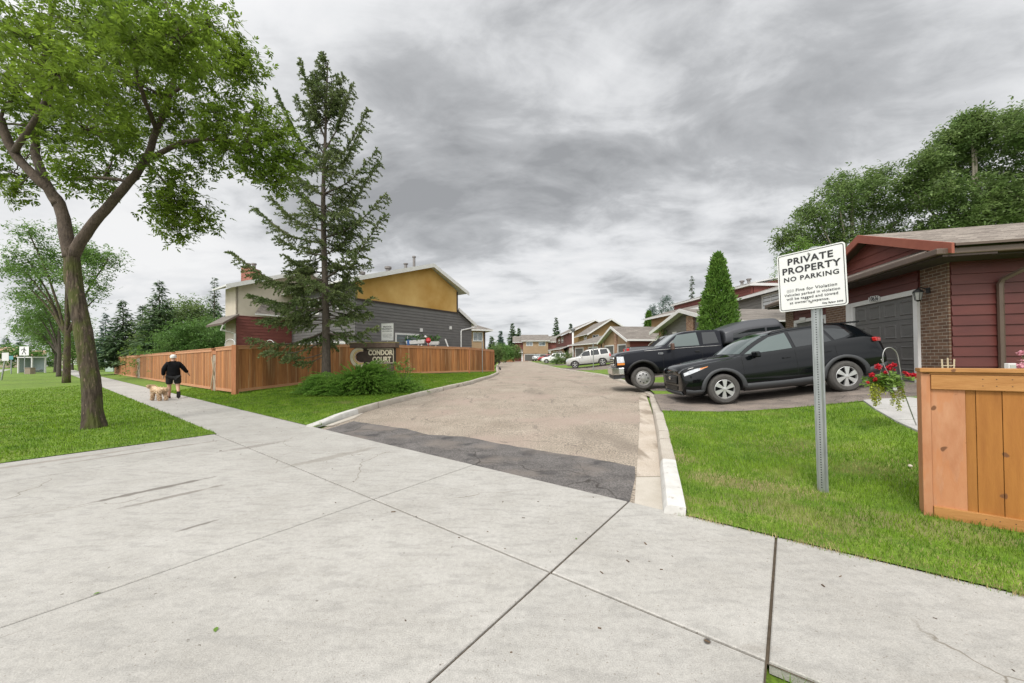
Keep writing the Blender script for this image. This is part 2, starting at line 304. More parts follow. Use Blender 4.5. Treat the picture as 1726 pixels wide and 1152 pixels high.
m_kerb = mat('kerb_concrete', (.36, .315, .26), (.46, .42, .36), 2.5, .9, bump=.3, bscale=50); speckle(m_kerb, 80, .85, 1.12); cracks(m_kerb, .9, (.1, .08, .06), .01, (.4, .5))
m_kpaint = mat('kerb_white_paint', (.58, .57, .54), (.47, .455, .42), 7, .8, bump=.25); blotch(m_kpaint, (.36, .33, .29), 9, .63, .68, amt=.9)
m_gutter = mat('gutter_concrete', (.40, .335, .265), (.50, .44, .37), 2.0, .9, bump=.3, bscale=60); blotch(m_gutter, (.17, .13, .09), 1.4, .5, .62, stretch=(2.2, .6, 1), rotz=rad(-20), amt=.7); speckle(m_gutter, 90, .82, 1.15)
m_gutnew = mat('new_gutter_concrete', (.40, .36, .30), (.47, .43, .37), 5, .9, bump=.15); speckle(m_gutnew, 100, .92, 1.06)
m_road = mat('old_asphalt', (.25, .208, .162), (.335, .285, .228), 1.1, .95, bump=.5, bscale=120); speckle(m_road, 42, .62, 1.42, (.38, .62)); speckle(m_road, 130, .8, 1.2)
blotch(m_road, (.17, .14, .11), .8, .57, .68, stretch=(1, .3, 1), amt=.6, loc=(1, 0, 0)); blotch(m_road, (.33, .255, .21), .5, .5, .65, amt=.7, loc=(7, 3, 0)); blotch(m_road, (.14, .115, .095), 3.5, .64, .68, stretch=(1, .2, 1), rotz=rad(70), amt=.5, detail=8); cracks(m_road, .62, (.10, .08, .065), .007, (.44, .5), .3, .9)
m_patch = mat('asphalt_patch', (.088, .08, .075), (.145, .133, .125), 2.2, .93, bump=.6, bscale=110); speckle(m_patch, 60, .68, 1.4, (.38, .62)); blotch(m_patch, (.045, .042, .042), 2.5, .55, .66, amt=.8); blotch(m_patch, (.20, .17, .145), 1.4, .5, .66, detail=9, amt=.7, loc=(2, 2, 0)); cracks(m_patch, .8, (.03, .025, .02), .008, (.45, .52))
m_drive = mat('driveway_asphalt', (.115, .095, .08), (.21, .175, .148), 1.6, .95, bump=.6, bscale=90); speckle(m_drive, 60, .7, 1.35, (.38, .62)); cracks(m_drive, 1.2, (.03, .028, .025), .015, (.35, .45))
blotch(m_drive, (.27, .22, .18), 1.5, .5, .68, amt=.7)
m_street = mat('street_paving', (.30, .29, .275), (.36, .35, .33), .5, .95)
m_soil = mat('joint_dirt', (.05, .037, .024), (.095, .072, .047), 20, .95)

# ------------------------------------------------------------------ ground, paving, road
g = sheet('ground', [(-600, -250), (900, -250), (900, 900), (-600, 900)], m_grass, lambda x, y: zg(x, y), -.07, dense=True); struct(g)
# lawns
kr = [(x + .0, y) for y, x in KR if y <= 8.3]
lawnR = [(1.60, 3.34), (2.36, 5.4), (3.40, 8.22), (7.55, 7.05), (9.35, 6.6), (14, 5.5), sa(16, .02), sa(7.3, .02)]
lo = sheet('lawn', lawnR, m_grass, zl); struct(lo)
lawnL = [sa(0.05, .02), (-4.2, 10.27), (-3.52, 12.78), (-2.13, 16.86), (-1.45, 22), (-1.2, 28), (-1.4, 30.4), (-3.3, 27.2), (-8.1, 22.1), (-11.2, 14.8), (-44.5, 40.6), sa(-50, .02)]
lo = sheet('lawn', lawnL, m_grass, zl); struct(lo)
lawnB = [sa(-.835, 1.48), sa(-.835, 7.0), sa(-110, 7.0), sa(-110, 1.48)]
lo = sheet('lawn', lawnB, m_grass, lambda x, y: zg(x, y) + .01); struct(lo)
# street beyond the boulevard, behind and left of the camera
st = sheet('street', [sa(-120, 7.05), sa(60, 7.05), sa(60, 19), sa(-120, 19)], m_street, zg, -.05, dense=False); struct(st)
st = sheet('street', [sa(-60, 19.1), sa(-120, 19.1), sa(-120, 21), sa(-60, 21)], m_path, zg, -.03, dense=False); struct(st)
# concrete slabs: real slabs with open joints, soil below
def slabs(name, polys, m, gap=.008, top=.0, th=.06, zf=zg):
    mb = MB()
    for P in polys:
        P = [Vector(p) for p in P]; c = sum(P, Vector((0, 0))) / len(P); A = sum(P[i].x * P[(i + 1) % len(P)].y - P[(i + 1) % len(P)].x * P[i].y for i in range(len(P)))
        if A < 0: P.reverse()
        n = len(P); Q = []
        for i in range(n):
            a, b, c2 = P[i - 1], P[i], P[(i + 1) % n]; d1 = (b - a).normalized(); d2 = (c2 - b).normalized(); n1_ = Vector((-d1.y, d1.x)); n2_ = Vector((-d2.y, d2.x)); k = (n1_ + n2_); Q.append(b + k * (gap / max(.4, 1 + n1_.dot(n2_))))
        # worn arris: top ring slightly inside
        R = []
        for i in range(n):
            d = (sum(Q, Vector((0, 0))) / n - Q[i]).normalized(); R.append(Q[i] + d * .008)
        vs = [(p.x, p.y, zf(p.x, p.y) + top - th) for p in Q] + [(p.x, p.y, zf(p.x, p.y) + top - .005) for p in Q] + [(p.x, p.y, zf(p.x, p.y) + top) for p in R]
        fs = [tuple(range(2 * n, 3 * n))] + [(i, (i + 1) % n, (i + 1) % n + n, i + n) for i in range(n)] + [(i + n, (i + 1) % n + n, (i + 1) % n + 2 * n, i + 2 * n) for i in range(n)]
        mb.add(vs, fs)
    return struct(mb.build(name, m))
Ja = [-.1, 4.70, 6.84, 8.04, 9.55, 11.05, 12.6]     # joints along the walk at the crossing
polys = []
for i in range(len(Ja) - 1): polys.append([sa(Ja[i], 0), sa(Ja[i + 1], 0), sa(Ja[i + 1], 1.5), sa(Ja[i], 1.5)])
for i in range(70):
    a0, a1 = -.1 - 1.52 * i, -.1 - 1.52 * (i + 1)
    polys.append([sa(a0, 0), sa(a1, 0), sa(a1, 1.5), sa(a0, 1.5)])
slabs('sidewalk', polys, m_conc)
# crossing apron between walk and street
apron = []
Ka = [-.85, .62, 4.70, 6.84, 8.04]
for i in range(4):
    apron.append([sa(Ka[i], 1.5), sa(Ka[i + 1], 1.5), sa(Ka[i + 1], 4.6), sa(Ka[i], 4.6)]); apron.append([sa(Ka[i], 4.6), sa(Ka[i + 1], 4.6), sa(Ka[i + 1], 7), sa(Ka[i], 7)])
slabs('apron', apron, m_conc)
jd = sheet('joint_bed', [sa(-107, 0), sa(12.6, 0), sa(12.6, 1.5), sa(8.04, 1.5), sa(8.04, 7), sa(-.85, 7), sa(-.85, 1.5), sa(-107, 1.5)], m_soil, zg, -.014); struct(jd)
# court road between the kerbs
KLf = [(x + .19, y) for y, x in KL]; KRf = [(x - .19, y) for y, x in KR]
road = [sa(.1, -.012), (-4.02, 8.3)] + KLf[1:] + [(-7, 100.5), (-7, 106), (12, 106)] + list(reversed(KRf[:]))
GUT = [(1.20, 3.60), (1.86, 5.4), (2.92, 8.3), (3.9, 11.2)]
road = [sa(.25, -.012)] + [(-4.02, 8.6)] + KLf[1:] + [(-7, 100.5), (-7, 106), (12, 106)] + [(x - .01, y) for y, x in reversed(KR[3:])] + [(4.35, 12.1)] + list(reversed(GUT))
struct(sheet('road', road, m_road, zg, -.016))
gp = []
for (x, y), (xx, yy) in zip(GUT, [(1.42, 3.44), (2.18, 5.4), (3.22, 8.3), (4.16, 11.2)]): gp.append(((x, y), (xx, yy)))
def strip(name, L_, R_, m, off):
    return struct(sheet(name, [*L_, *reversed(R_)], m, zg, off))
gl = [p for p, q in gp]; gr = [q for p, q in gp]
cutL, cutR = (1.50, 4.42), (1.83, 4.42)
strip('gutter', [gl[0], cutL], [gr[0], cutR], m_gutnew, -.012)
strip('gutter', [(cutL[0] + .004, cutL[1] + .012)] + gl[1:] + [(4.4, 12.2)], [(cutR[0] + .004, cutR[1] + .012)] + gr[1:] + [(4.5, 12.2)], m_gutter, -.012)
# darker asphalt patch laid along the walk
patch = [sa(.45, -.02), (-3.75, 8.55), (-3.0, 8.05), (-2.2, 7.55), (-1.6, 6.95), (-.9, 6.75), (-.2, 6.15), (.5, 5.65), (1.1, 5.25), (1.62, 4.82), (1.46, 4.35), (1.16, 3.64)]
pts = []
for i in range(len(patch)):
    p, q = Vector(patch[i]), Vector(patch[(i + 1) % len(patch)]); k = 1 if i in (0, 9, 10, 11) else 5
    for j in range(k):
        r_ = p.lerp(q, j / k); pts.append((r_.x, r_.y + (random.uniform(-.022, .022) if j and 0 < i < 9 else 0)))
struct(sheet('asphalt_patch', pts, m_patch, zg, -.011))
struct(sheet('gutter', [(-4.12, 7.93), (-3.98, 8.0), (-3.90, 8.9), (-3.98, 9.7), (-4.10, 9.7)], m_gutnew, zg, -.006))
# kerbs
def kerb(name, line, side, lab_white=1.35, hf=None, width=.19):
    pts = [Vector(p) for p in line]; fine = []
    for a_, b_ in zip(pts, pts[1:]):
        k = max(1, int((b_ - a_).length / .35))
        for j in range(k): fine.append(a_.lerp(b_, j / k))
    fine.append(pts[-1]); 
    for _ in range(6):
        fine = [fine[0]] + [(fine[i - 1] + fine[i] * 2 + fine[i + 1]) / 4 for i in range(1, len(fine) - 1)] + [fine[-1]]
    mb = MB(); vs = []; run = 0; runs = []
    prof = [(0, -.2), (.0, 0), (-.01, .7), (-.035, .97), (-.06, 1.0), (-width + .03, 1.0), (-width, .93), (-width, -.2)]
    for i, p in enumerate(fine):
        if i: run += (p - fine[i - 1]).length
        d = (fine[min(i + 1, len(fine) - 1)] - fine[max(i - 1, 0)]).normalized(); n = Vector((-d.y, d.x)) * side; z = zg(p.x, p.y) - .02; h = hf(run) + random.uniform(-.004, .004)
        jx = random.uniform(-.006, .006); runs.append(run)
        for ox, oz in prof: q = p + n * (ox + (jx if oz > 0 else 0)); vs.append((q.x, q.y, z + h * oz))
    k = len(prof); fs = []; mi = []
    for i in range(len(fine) - 1):
        for j in range(k - 1): fs.append((i * k + j, i * k + j + 1, (i + 1) * k + j + 1, (i + 1) * k + j)); mi.append(1 if runs[i] < lab_white else 0)
    fs.append(tuple(range(k))); mi.append(1); fs.append(tuple(range((len(fine) - 1) * k, len(fine) * k))); mi.append(0)
    mb.v = vs; mb.f = fs; mb.mi = mi
    return struct(mb.build(name, [m_kerb, m_kpaint], smooth='auto'))
kerb('kerb', KRf[:4] , 1, 1.15, lambda r: .10 + .04 * ss(r / .5) - .075 * ss((r - 4.9) / .6))
kerb('kerb', [(4.35, 11.2), (4.71, 13)] + KRf[5:], 1, 0, lambda r: .04 + .08 * ss((r - 4) / 1))
kerb('kerb', [(-4.28, 7.83), (-4.12, 8.5), (-4.02, 10.27)] + KLf[2:], -1, 1.5, lambda r: .06 + .09 * ss(r / 1.2))
# driveways
lawnF = [(3.42, 8.24), (9.3, 6.62), (14, 5.4), (70, -5), (70, 97.9), (4.7, 97.9)] + [(x + .01, y) for y, x in reversed(KR[3:-1])]
struct(sheet('lawn', lawnF, m_grass, zl))
ep = Vector((.966, -.26)); er = Vector((.26, .966))
def drive(p0, p1, ln, m=m_drive):
    p0 = Vector(p0); p1 = Vector(p1); return struct(sheet('driveway', [tuple(p0), tuple(p0 + ep * ln), tuple(p1 + ep * ln), tuple(p1)], m, zl, .004))
struct(sheet('driveway', [(3.41, 8.30), (7.55, 7.12), (9.6, 6.7), (11.2, 11.6), (4.36, 11.2)], m_drive, zl, .004))
drive((4.75, 12.3), (5.45, 16.2), 8); drive((5.9, 19.5), (6.0, 23.5), 9); drive((5.25, 31), (4.9, 38), 9); drive((4.75, 48), (4.65, 55), 8); drive((4.6, 64), (4.65, 72), 8)
dr = [(1.0, 98), (13, 98), (13, 106), (1.0, 106)]
slabs('path', [[(7.0, 7.25), (6.45, 6.45), (9.0, 5.75), (9.35, 6.65)], [(6.44, 6.43), (6.05, 5.75), (8.8, 5.0), (8.98, 5.73)], [(6.04, 5.73), (5.8, 5.15), (8.4, 4.4), (8.78, 4.98)]], m_path, top=.03, zf=zl)

# ------------------------------------------------------------------ grass blades
def inpoly(X, Y, P):
    c = np.zeros(len(X), bool); n = len(P)
    for i in range(n):
        x1, y1 = P[i]; x2, y2 = P[(i + 1) % n]
        if y1 == y2: continue
        k = ((y1 > Y) != (y2 > Y)) & (X < (x2 - x1) * (Y - y1) / (y2 - y1) + x1); c ^= k
    return c
def blades(name, poly, bbox, n, h, wd, m, zf, dens=None, seed=1):
    r = np.random.default_rng(seed); X = r.uniform(bbox[0], bbox[1], n); Y = r.uniform(bbox[2], bbox[3], n); k = inpoly(X, Y, poly); X, Y = X[k], Y[k]
    if dens is not None: k = r.random(len(X)) < dens(X, Y); X, Y = X[k], Y[k]
    Z = np.array([zf(float(a), float(b)) for a, b in zip(X, Y)]); n = len(X); d = np.sqrt(X ** 2 + Y ** 2)
    pat = .5 + .5 * np.sin(X * 2.1 + 1.3 * np.sin(Y * 1.7)) * np.sin(Y * 2.7 + X)
    H_ = h * r.uniform(.55, 1.25, n) * (.8 + .4 * pat); W_ = wd * r.uniform(.7, 1.3, n) * np.clip(d / 5, .8, 4)
    th = r.uniform(0, 2 * np.pi, n); ln = r.uniform(.1, .75, n) * H_; ph = r.uniform(0, 2 * np.pi, n)
    a = np.stack([X - W_ * np.cos(th), Y - W_ * np.sin(th), Z - .01], 1); b = np.stack([X + W_ * np.cos(th), Y + W_ * np.sin(th), Z - .01], 1)
    c = np.stack([X + ln * np.cos(ph), Y + ln * np.sin(ph), Z + H_], 1)
    V = np.stack([a, b, c], 1).reshape(-1, 3); F_ = np.arange(3 * n).reshape(-1, 3)
    o = np_mesh(name, V, F_, m); tag(o, None, None, kind='stuff'); return o
for cx, cy, rr_, am in ((2.0, 5.0, .45, .8), (2.35, 4.1, .35, .8), (2.75, 3.8, .4, .7), (1.85, 3.6, .2, .6), (3.4, 3.0, .5, .7), (2.5, 3.3, .5, .75)): stain(m_grass, cx, cy, rr_ * 1.3, rr_ * .6, rad(-37), (.22, .17, .085), am * .75)
straw = mat('straw_blade', (.34, .27, .12), (.46, .39, .20), 3, .8, island=.3, trans=.2)
m_blade = mat('grass_blade', (.09, .195, .008), (.21, .33, .02), 2.2, .7, island=.45, trans=.35); blotch(m_blade, (.36, .31, .13), 1.3, .60, .72, amt=.75)
def labstuff(o, l, c): o['label'] = l; o['category'] = c; return o
def edge_d(X, Y):
    s_ = (X - LA.x) * LN.x + (Y - LA.y) * LN.y; k = np.clip(1 - s_ / .55, 0, 1) ** 1.3 * (.35 + .65 * (np.sin(X * 5.3) * np.sin(Y * 4.1 + 1) > -.1))
    for cx, cy, rr_, a_ in ((2.0, 5.0, .38, .85), (2.35, 4.1, .28, .8), (2.75, 3.85, .3, .6), (3.0, 6.4, .35, .35), (2.3, 6.3, .35, .4), (3.9, 5.2, .5, .3), (4.3, 4.2, .5, .3), (3.11, 3.66, .12, .6)): k = np.maximum(k, a_ * np.exp(-((X - cx) ** 2 + (Y - cy) ** 2) / rr_ ** 2))
    return k
labstuff(blades('grass', [sa(7.2, .03), (1.6, 3.34), (2.36, 5.4), (3.4, 8.25), (6.93, 7.26), (6.38, 6.44), (5.74, 5.12), (8.4, 4.35), (9, 3), sa(16, .03)], (1.5, 10, -1, 8.4), 330000, .045, .0035, m_blade, zl, lambda X, Y: np.clip(9 / (X ** 2 + Y ** 2) * 3, .25, 1) * (1 - .5 * edge_d(X, Y)), 3), 'bright mown grass blades on the lawn around the main sign post', 'grass')
labstuff(blades('grass', lawnL, (-16, -1, 8, 30), 420000, .045, .0036, m_blade, zl, lambda X, Y: np.clip(200 / (X ** 2 + Y ** 2), .1, 1), 4), 'mown grass blades on the corner lawn around the juniper', 'grass')
labstuff(blades('grass', lawnB, (-26, -5, 1, 24), 560000, .045, .0036, m_blade, lambda x, y: zg(x, y) + .01, lambda X, Y: np.clip(110 / (X ** 2 + Y ** 2), .08, 1), 5), 'grass blades on the boulevard lawn under the big street tree', 'grass')
labstuff(blades('grass', [sa(7.2, .05), (1.6, 3.34), (2.36, 5.4), (3.4, 8.25), (6.93, 7.26), (6.38, 6.44), (5.74, 5.12), (8.4, 4.35), (9, 3), sa(16, .05)], (1.5, 8, 0, 8.4), 330000, .026, .0032, straw, zl, edge_d, 13), 'dry straw-coloured grass in worn patches and along the right walk edge', 'grass')
labstuff(blades('grass', [sa(7.2, .075), sa(7.3, -.1), sa(16, -.1), sa(16, .085)], (1.5, 6, -1, 4), 26000, .035, .003, m_blade, zg, lambda X, Y: .35 + .6 * (np.sin(X * 7) * np.sin(Y * 9) > 0), 14), 'ragged blades creeping over the right edge of the walk', 'grass')
tuft = [(1.17, 1.66), (1.4, 1.5), (1.25, 1.35), (1.08, 1.5)]
labstuff(blades('grass', [sa(8.08, 1.53), sa(9.4, 1.50), sa(9.4, 2.6), sa(8.08, 2.6)], (.5, 3, -.5, 2.2), 14000, .045, .003, m_blade, lambda x, y: zg(x, y) - .02, None, 6), 'ragged tuft of grass at the bottom edge beside the sidewalk', 'grass')

# ------------------------------------------------------------------ shared materials for objects
blk = mat('black_paint', (.003, .004, .005), rough=.08, coat=0, spec=.36)
blk2 = mat('truck_black_paint', (.009, .010, .014), rough=.16, coat=0, spec=.18)
plast = mat('grey_cladding', (.045, .047, .05), rough=.6)
rub = mat('tyre_rubber', (.05, .047, .043), (.075, .07, .064), 14, .85)
silver = mat('wheel_silver', (.55, .55, .54), rough=.35, metal=.7)
steel = mat('chrome', (.62, .62, .62), rough=.18, metal=1)
steel2 = mat('dull_steel', (.35, .35, .34), (.45, .44, .43), 20, .45, metal=.8)
dark = mat('dark_void', (.008, .008, .008), rough=.9)
glass = mat('car_glass', (.010, .013, .014), rough=.04, coat=.3, spec=.5)
glassl = mat('clear_car_glass', (.055, .08, .075), rough=.04, coat=.6, spec=.6)
lampg = mat('headlamp_glass', (.62, .64, .66), (.35, .37, .40), 18, .12, coat=1)
amber = mat('amber_lens', (.62, .20, .02), rough=.2, coat=1)
redl = mat('tail_lens', (.50, .012, .012), rough=.15, coat=1)
wht = mat('white_trim', (.64, .635, .62), (.58, .57, .55), 4, .6)
blackp = mat('black_paint_matt', (.012, .012, .012), rough=.6)

# ------------------------------------------------------------------ vehicles
def loft(st, mats, arches, parent, name='body', crown=.03, yc=.34, sub=2, crease=None, arch_top=True):
    vs = []; k = None; ring = []
    for (x, zs, zb, zr, ws, wm, wb, wr) in st:
        h = [(0, zs), (ws * .75, zs), (ws, zs + .02), (wm, zs + (zb - zs) * .28), (wm * 1.002, zs + (zb - zs) * .62), (wb, zb - .025), (wb - .012, zb + .012), (wr + (wb - wr) * .10, zr - .05), (wr * .93, zr), (wr * .5, zr + crown * .8), (0, zr + crown)]
        r = [(x, y, z) for y, z in h] + [(x, -y, z) for y, z in reversed(h[1:-1])]; k = len(r); vs += r
    fs = []
    n = len(st)
    for i in range(n - 1):
        for j in range(k): fs.append((i * k + j, i * k + (j + 1) % k, (i + 1) * k + (j + 1) % k, (i + 1) * k + j))
    # end caps as strips so that they subdivide cleanly
    for base, flip in ((0, 1), ((n - 1) * k, 0)):
        half = k // 2
        for j in range(half):
            a, b, c, d = base + j, base + j + 1, base + (k - j - 1) % k, base + (k - j) % k
            if j == 0: f = (a, b, c)
            elif j == half - 1: f = (a, b, d)
            else: f = (a, b, c, d)
            fs.append(f if flip else tuple(reversed(f)))
    mb = MB(); mb.v = vs; mb.f = fs; mb.mi = [0] * len(fs)
    o = mb.build(name, mats, None, smooth=True, local=True)
    sm = o.modifiers.new('s', 'SUBSURF'); sm.levels = sub; sm.render_levels = sub
    cuts = []
    for (ax, r, az) in arches:
        for sd in (1, -1):
            c = MB(); y0, y1 = (yc, 1.4) if sd > 0 else (-1.4, -yc)
            pr = [(ax + r * math.cos(t), az + r * math.sin(t)) for t in [2 * math.pi * q / 32 for q in range(32)]]
            c.prism([(p, y0, q) for p, q in pr], (0, y1 - y0, 0)); co = c.build('cut', dark, None, local=True); cuts.append(co)
            b = o.modifiers.new('b', 'BOOLEAN'); b.operation = 'DIFFERENCE'; b.object = co; b.solver = 'EXACT'
    dg = bpy.context.evaluated_depsgraph_get(); dg.update(); me = bpy.data.meshes.new_from_object(o.evaluated_get(dg)); o.modifiers.clear(); o.data = me
    for c in cuts: bpy.data.objects.remove(c)
    me.materials.clear()
    for q in mats: me.materials.append(q)
    for p in me.polygons:
        c = p.center; d = False
        for (ax, r, az) in arches:
            if math.hypot(c.x - ax, c.z - az) < r * 1.004 and abs(c.y) > yc - .01: d = True
        p.material_index = 1 if d else 0; p.use_smooth = not d
    bvh = BVHTree.FromPolygons([v.co.copy() for v in me.vertices], [tuple(p.vertices) for p in me.polygons])
    o.parent = parent; return o, bvh
def res(pl, n):
    pl = [Vector(p) for p in pl]; ls = [0]
    for a, b in zip(pl, pl[1:]): ls.append(ls[-1] + (b - a).length)
    o = []; 
    for i in range(n + 1):
        t = ls[-1] * i / n; j = 0
        while j < len(ls) - 2 and ls[j + 1] < t: j += 1
        o.append(pl[j].lerp(pl[j + 1], (t - ls[j]) / max(1e-6, ls[j + 1] - ls[j])))
    return o
def patch_on(bvh, lo, hi, name, m, parent, ax='side', sd=1, off=.005, nx=14, nz=5, thick=0.0, maxd=None):
    A = res(lo, nx); B = res(hi, nx); vs = []; 
    for j in range(nz + 1):
        for i in range(nx + 1):
            p = A[i].lerp(B[i], j / nz)
            if ax == 'side': o_ = Vector((p[0], 3 * sd, p[1])); d = Vector((0, -sd, 0))
            elif ax == 'front': o_ = Vector((-6, p[0], p[1])); d = Vector((1, 0, 0))
            elif ax == 'rear': o_ = Vector((9, p[0], p[1])); d = Vector((-1, 0, 0))
            else: o_ = Vector((p[0], p[1], 6)); d = Vector((0, 0, -1))
            h = bvh.ray_cast(o_, d)
            if h[0] is None: 
                # fall back to the nearest surface point
                h = bvh.find_nearest(Vector((p[0], .8 * sd, p[1])) if ax == 'side' else Vector((-2, p[0], p[1])) if ax == 'front' else Vector((2, p[0], p[1])))
            nrm = h[1] if h[1].dot(d) < 0 else -h[1]
            vs.append(h[0] + nrm * off)
    W = nx + 1; fs = [(j * W + i, j * W + i + 1, (j + 1) * W + i + 1, (j + 1) * W + i) for j in range(nz) for i in range(nx)]
    mb = MB(); mb.add(vs, fs); o = mb.build(name, m, parent, smooth=True, local=True)
    if thick:
        s = o.modifiers.new('t', 'SOLIDIFY'); s.thickness = thick; s.offset = 1 if False else 0
    return o
def arcp(cx, cz, r, a0, a1, n=14, sx=1.0): return [(cx + sx * r * math.cos(rad(a0 + (a1 - a0) * i / n)), cz + r * math.sin(rad(a0 + (a1 - a0) * i / n))) for i in range(n + 1)]
def wheel(parent, x, y, r, wd, style, rimm=silver, tyre=rub):
    sd = 1 if y > 0 else -1; o = MB(); yo = y + sd * wd / 2; yi = y - sd * wd / 2
    prof = [(r * .62, yo - sd * .02), (r * .70, yo + sd * .004), (r * .86, yo + sd * .008), (r * .955, yo - sd * .015), (r, yo - sd * .045), (r, y), (r, yi + sd * .045), (r * .95, yi + sd * .01), (r * .62, yi)]
    o.lathe(prof, (x, 0, r), axis='Y', n=40, closed=True); wo = o.build('wheel', tyre, parent, smooth='auto', local=True)
    m = MB(); fy = yo - sd * .012; rr = r * .64
    m.lathe([(rr, fy - sd * .02), (rr, fy), (rr * .965, fy + sd * .004), (rr * .93, fy - sd * .006), (rr * .90, fy - sd * .06)], (x, 0, r), axis='Y', n=36, cap=False)
    m2 = MB(); m2.lathe([(rr * .93, fy - sd * .055), (.01, fy - sd * .055)], (x, 0, r), axis='Y', n=24)
    def sp(angs, w0, w1, r0=.1, r1=.95, dep=.0, twist=0.0, bow=.02):
        for a in angs:
            c, s_ = math.cos(a), math.sin(a); c2, s2 = math.cos(a + twist), math.sin(a + twist); P = lambda rad_, off, yy: ((x + rad_ * rr * c - off * s_), yy, (r + rad_ * rr * s_ + off * c))
            Q = lambda rad_, off, yy: ((x + rad_ * rr * c2 - off * s2), yy, (r + rad_ * rr * s2 + off * c2))
            y0 = fy + sd * (bow - dep); y1 = fy - sd * .0
            vs = [P(r0, -w0, y0), P(r0, w0, y0), Q(r1, w1, y1), Q(r1, -w1, y1)]; vb = [(a_, b_ - sd * .035, c_) for a_, b_, c_ in vs]
            m.hexa(vb + vs)
    if style == 'split': sp([2 * math.pi * k / 6 + .25 for k in range(6)], .022, .056, .14, .96, twist=.14, bow=.004)
    elif style == 'five': sp([2 * math.pi * k / 5 + .3 for k in range(5)], .03, .035, .1, .96, bow=.0)
    else:
        m.lathe([(rr * .93, fy - sd * .03), (rr * .72, fy - sd * .005), (rr * .34, fy - sd * .01), (rr * .30, fy + sd * .03), (.01, fy + sd * .035)], (x, 0, r), axis='Y', n=28)
        for k in range(8):
            a = 2 * math.pi * k / 8; m2.lathe([(.026, fy - sd * .03), (.026, fy + sd * .0), (.01, fy + sd * .001)], (x + math.cos(a) * rr * .62, 0, r + math.sin(a) * rr * .62), axis='Y', n=8)
    m.lathe([(rr * .2, fy - sd * .02), (rr * .19, fy + sd * .008), (.01, fy + sd * .012)], (x, 0, r), axis='Y', n=16)
    ro = m.build('rim', rimm, wo, smooth='auto', local=True); m2.build('hub_recess', dark, wo, local=True); return wo
def bar3(mb, a, b, w, h, mi=0):
    a = Vector(a); b = Vector(b); d = (b - a); ex = d / 2; ey = d.cross(Vector((0, 0, 1))); ey = (ey.normalized() if ey.length > 1e-6 else Vector((1, 0, 0))) * w / 2; ez = ex.cross(ey).normalized() * h / 2
    return mb.obox((a + b) / 2, ex, ey, ez, mi)

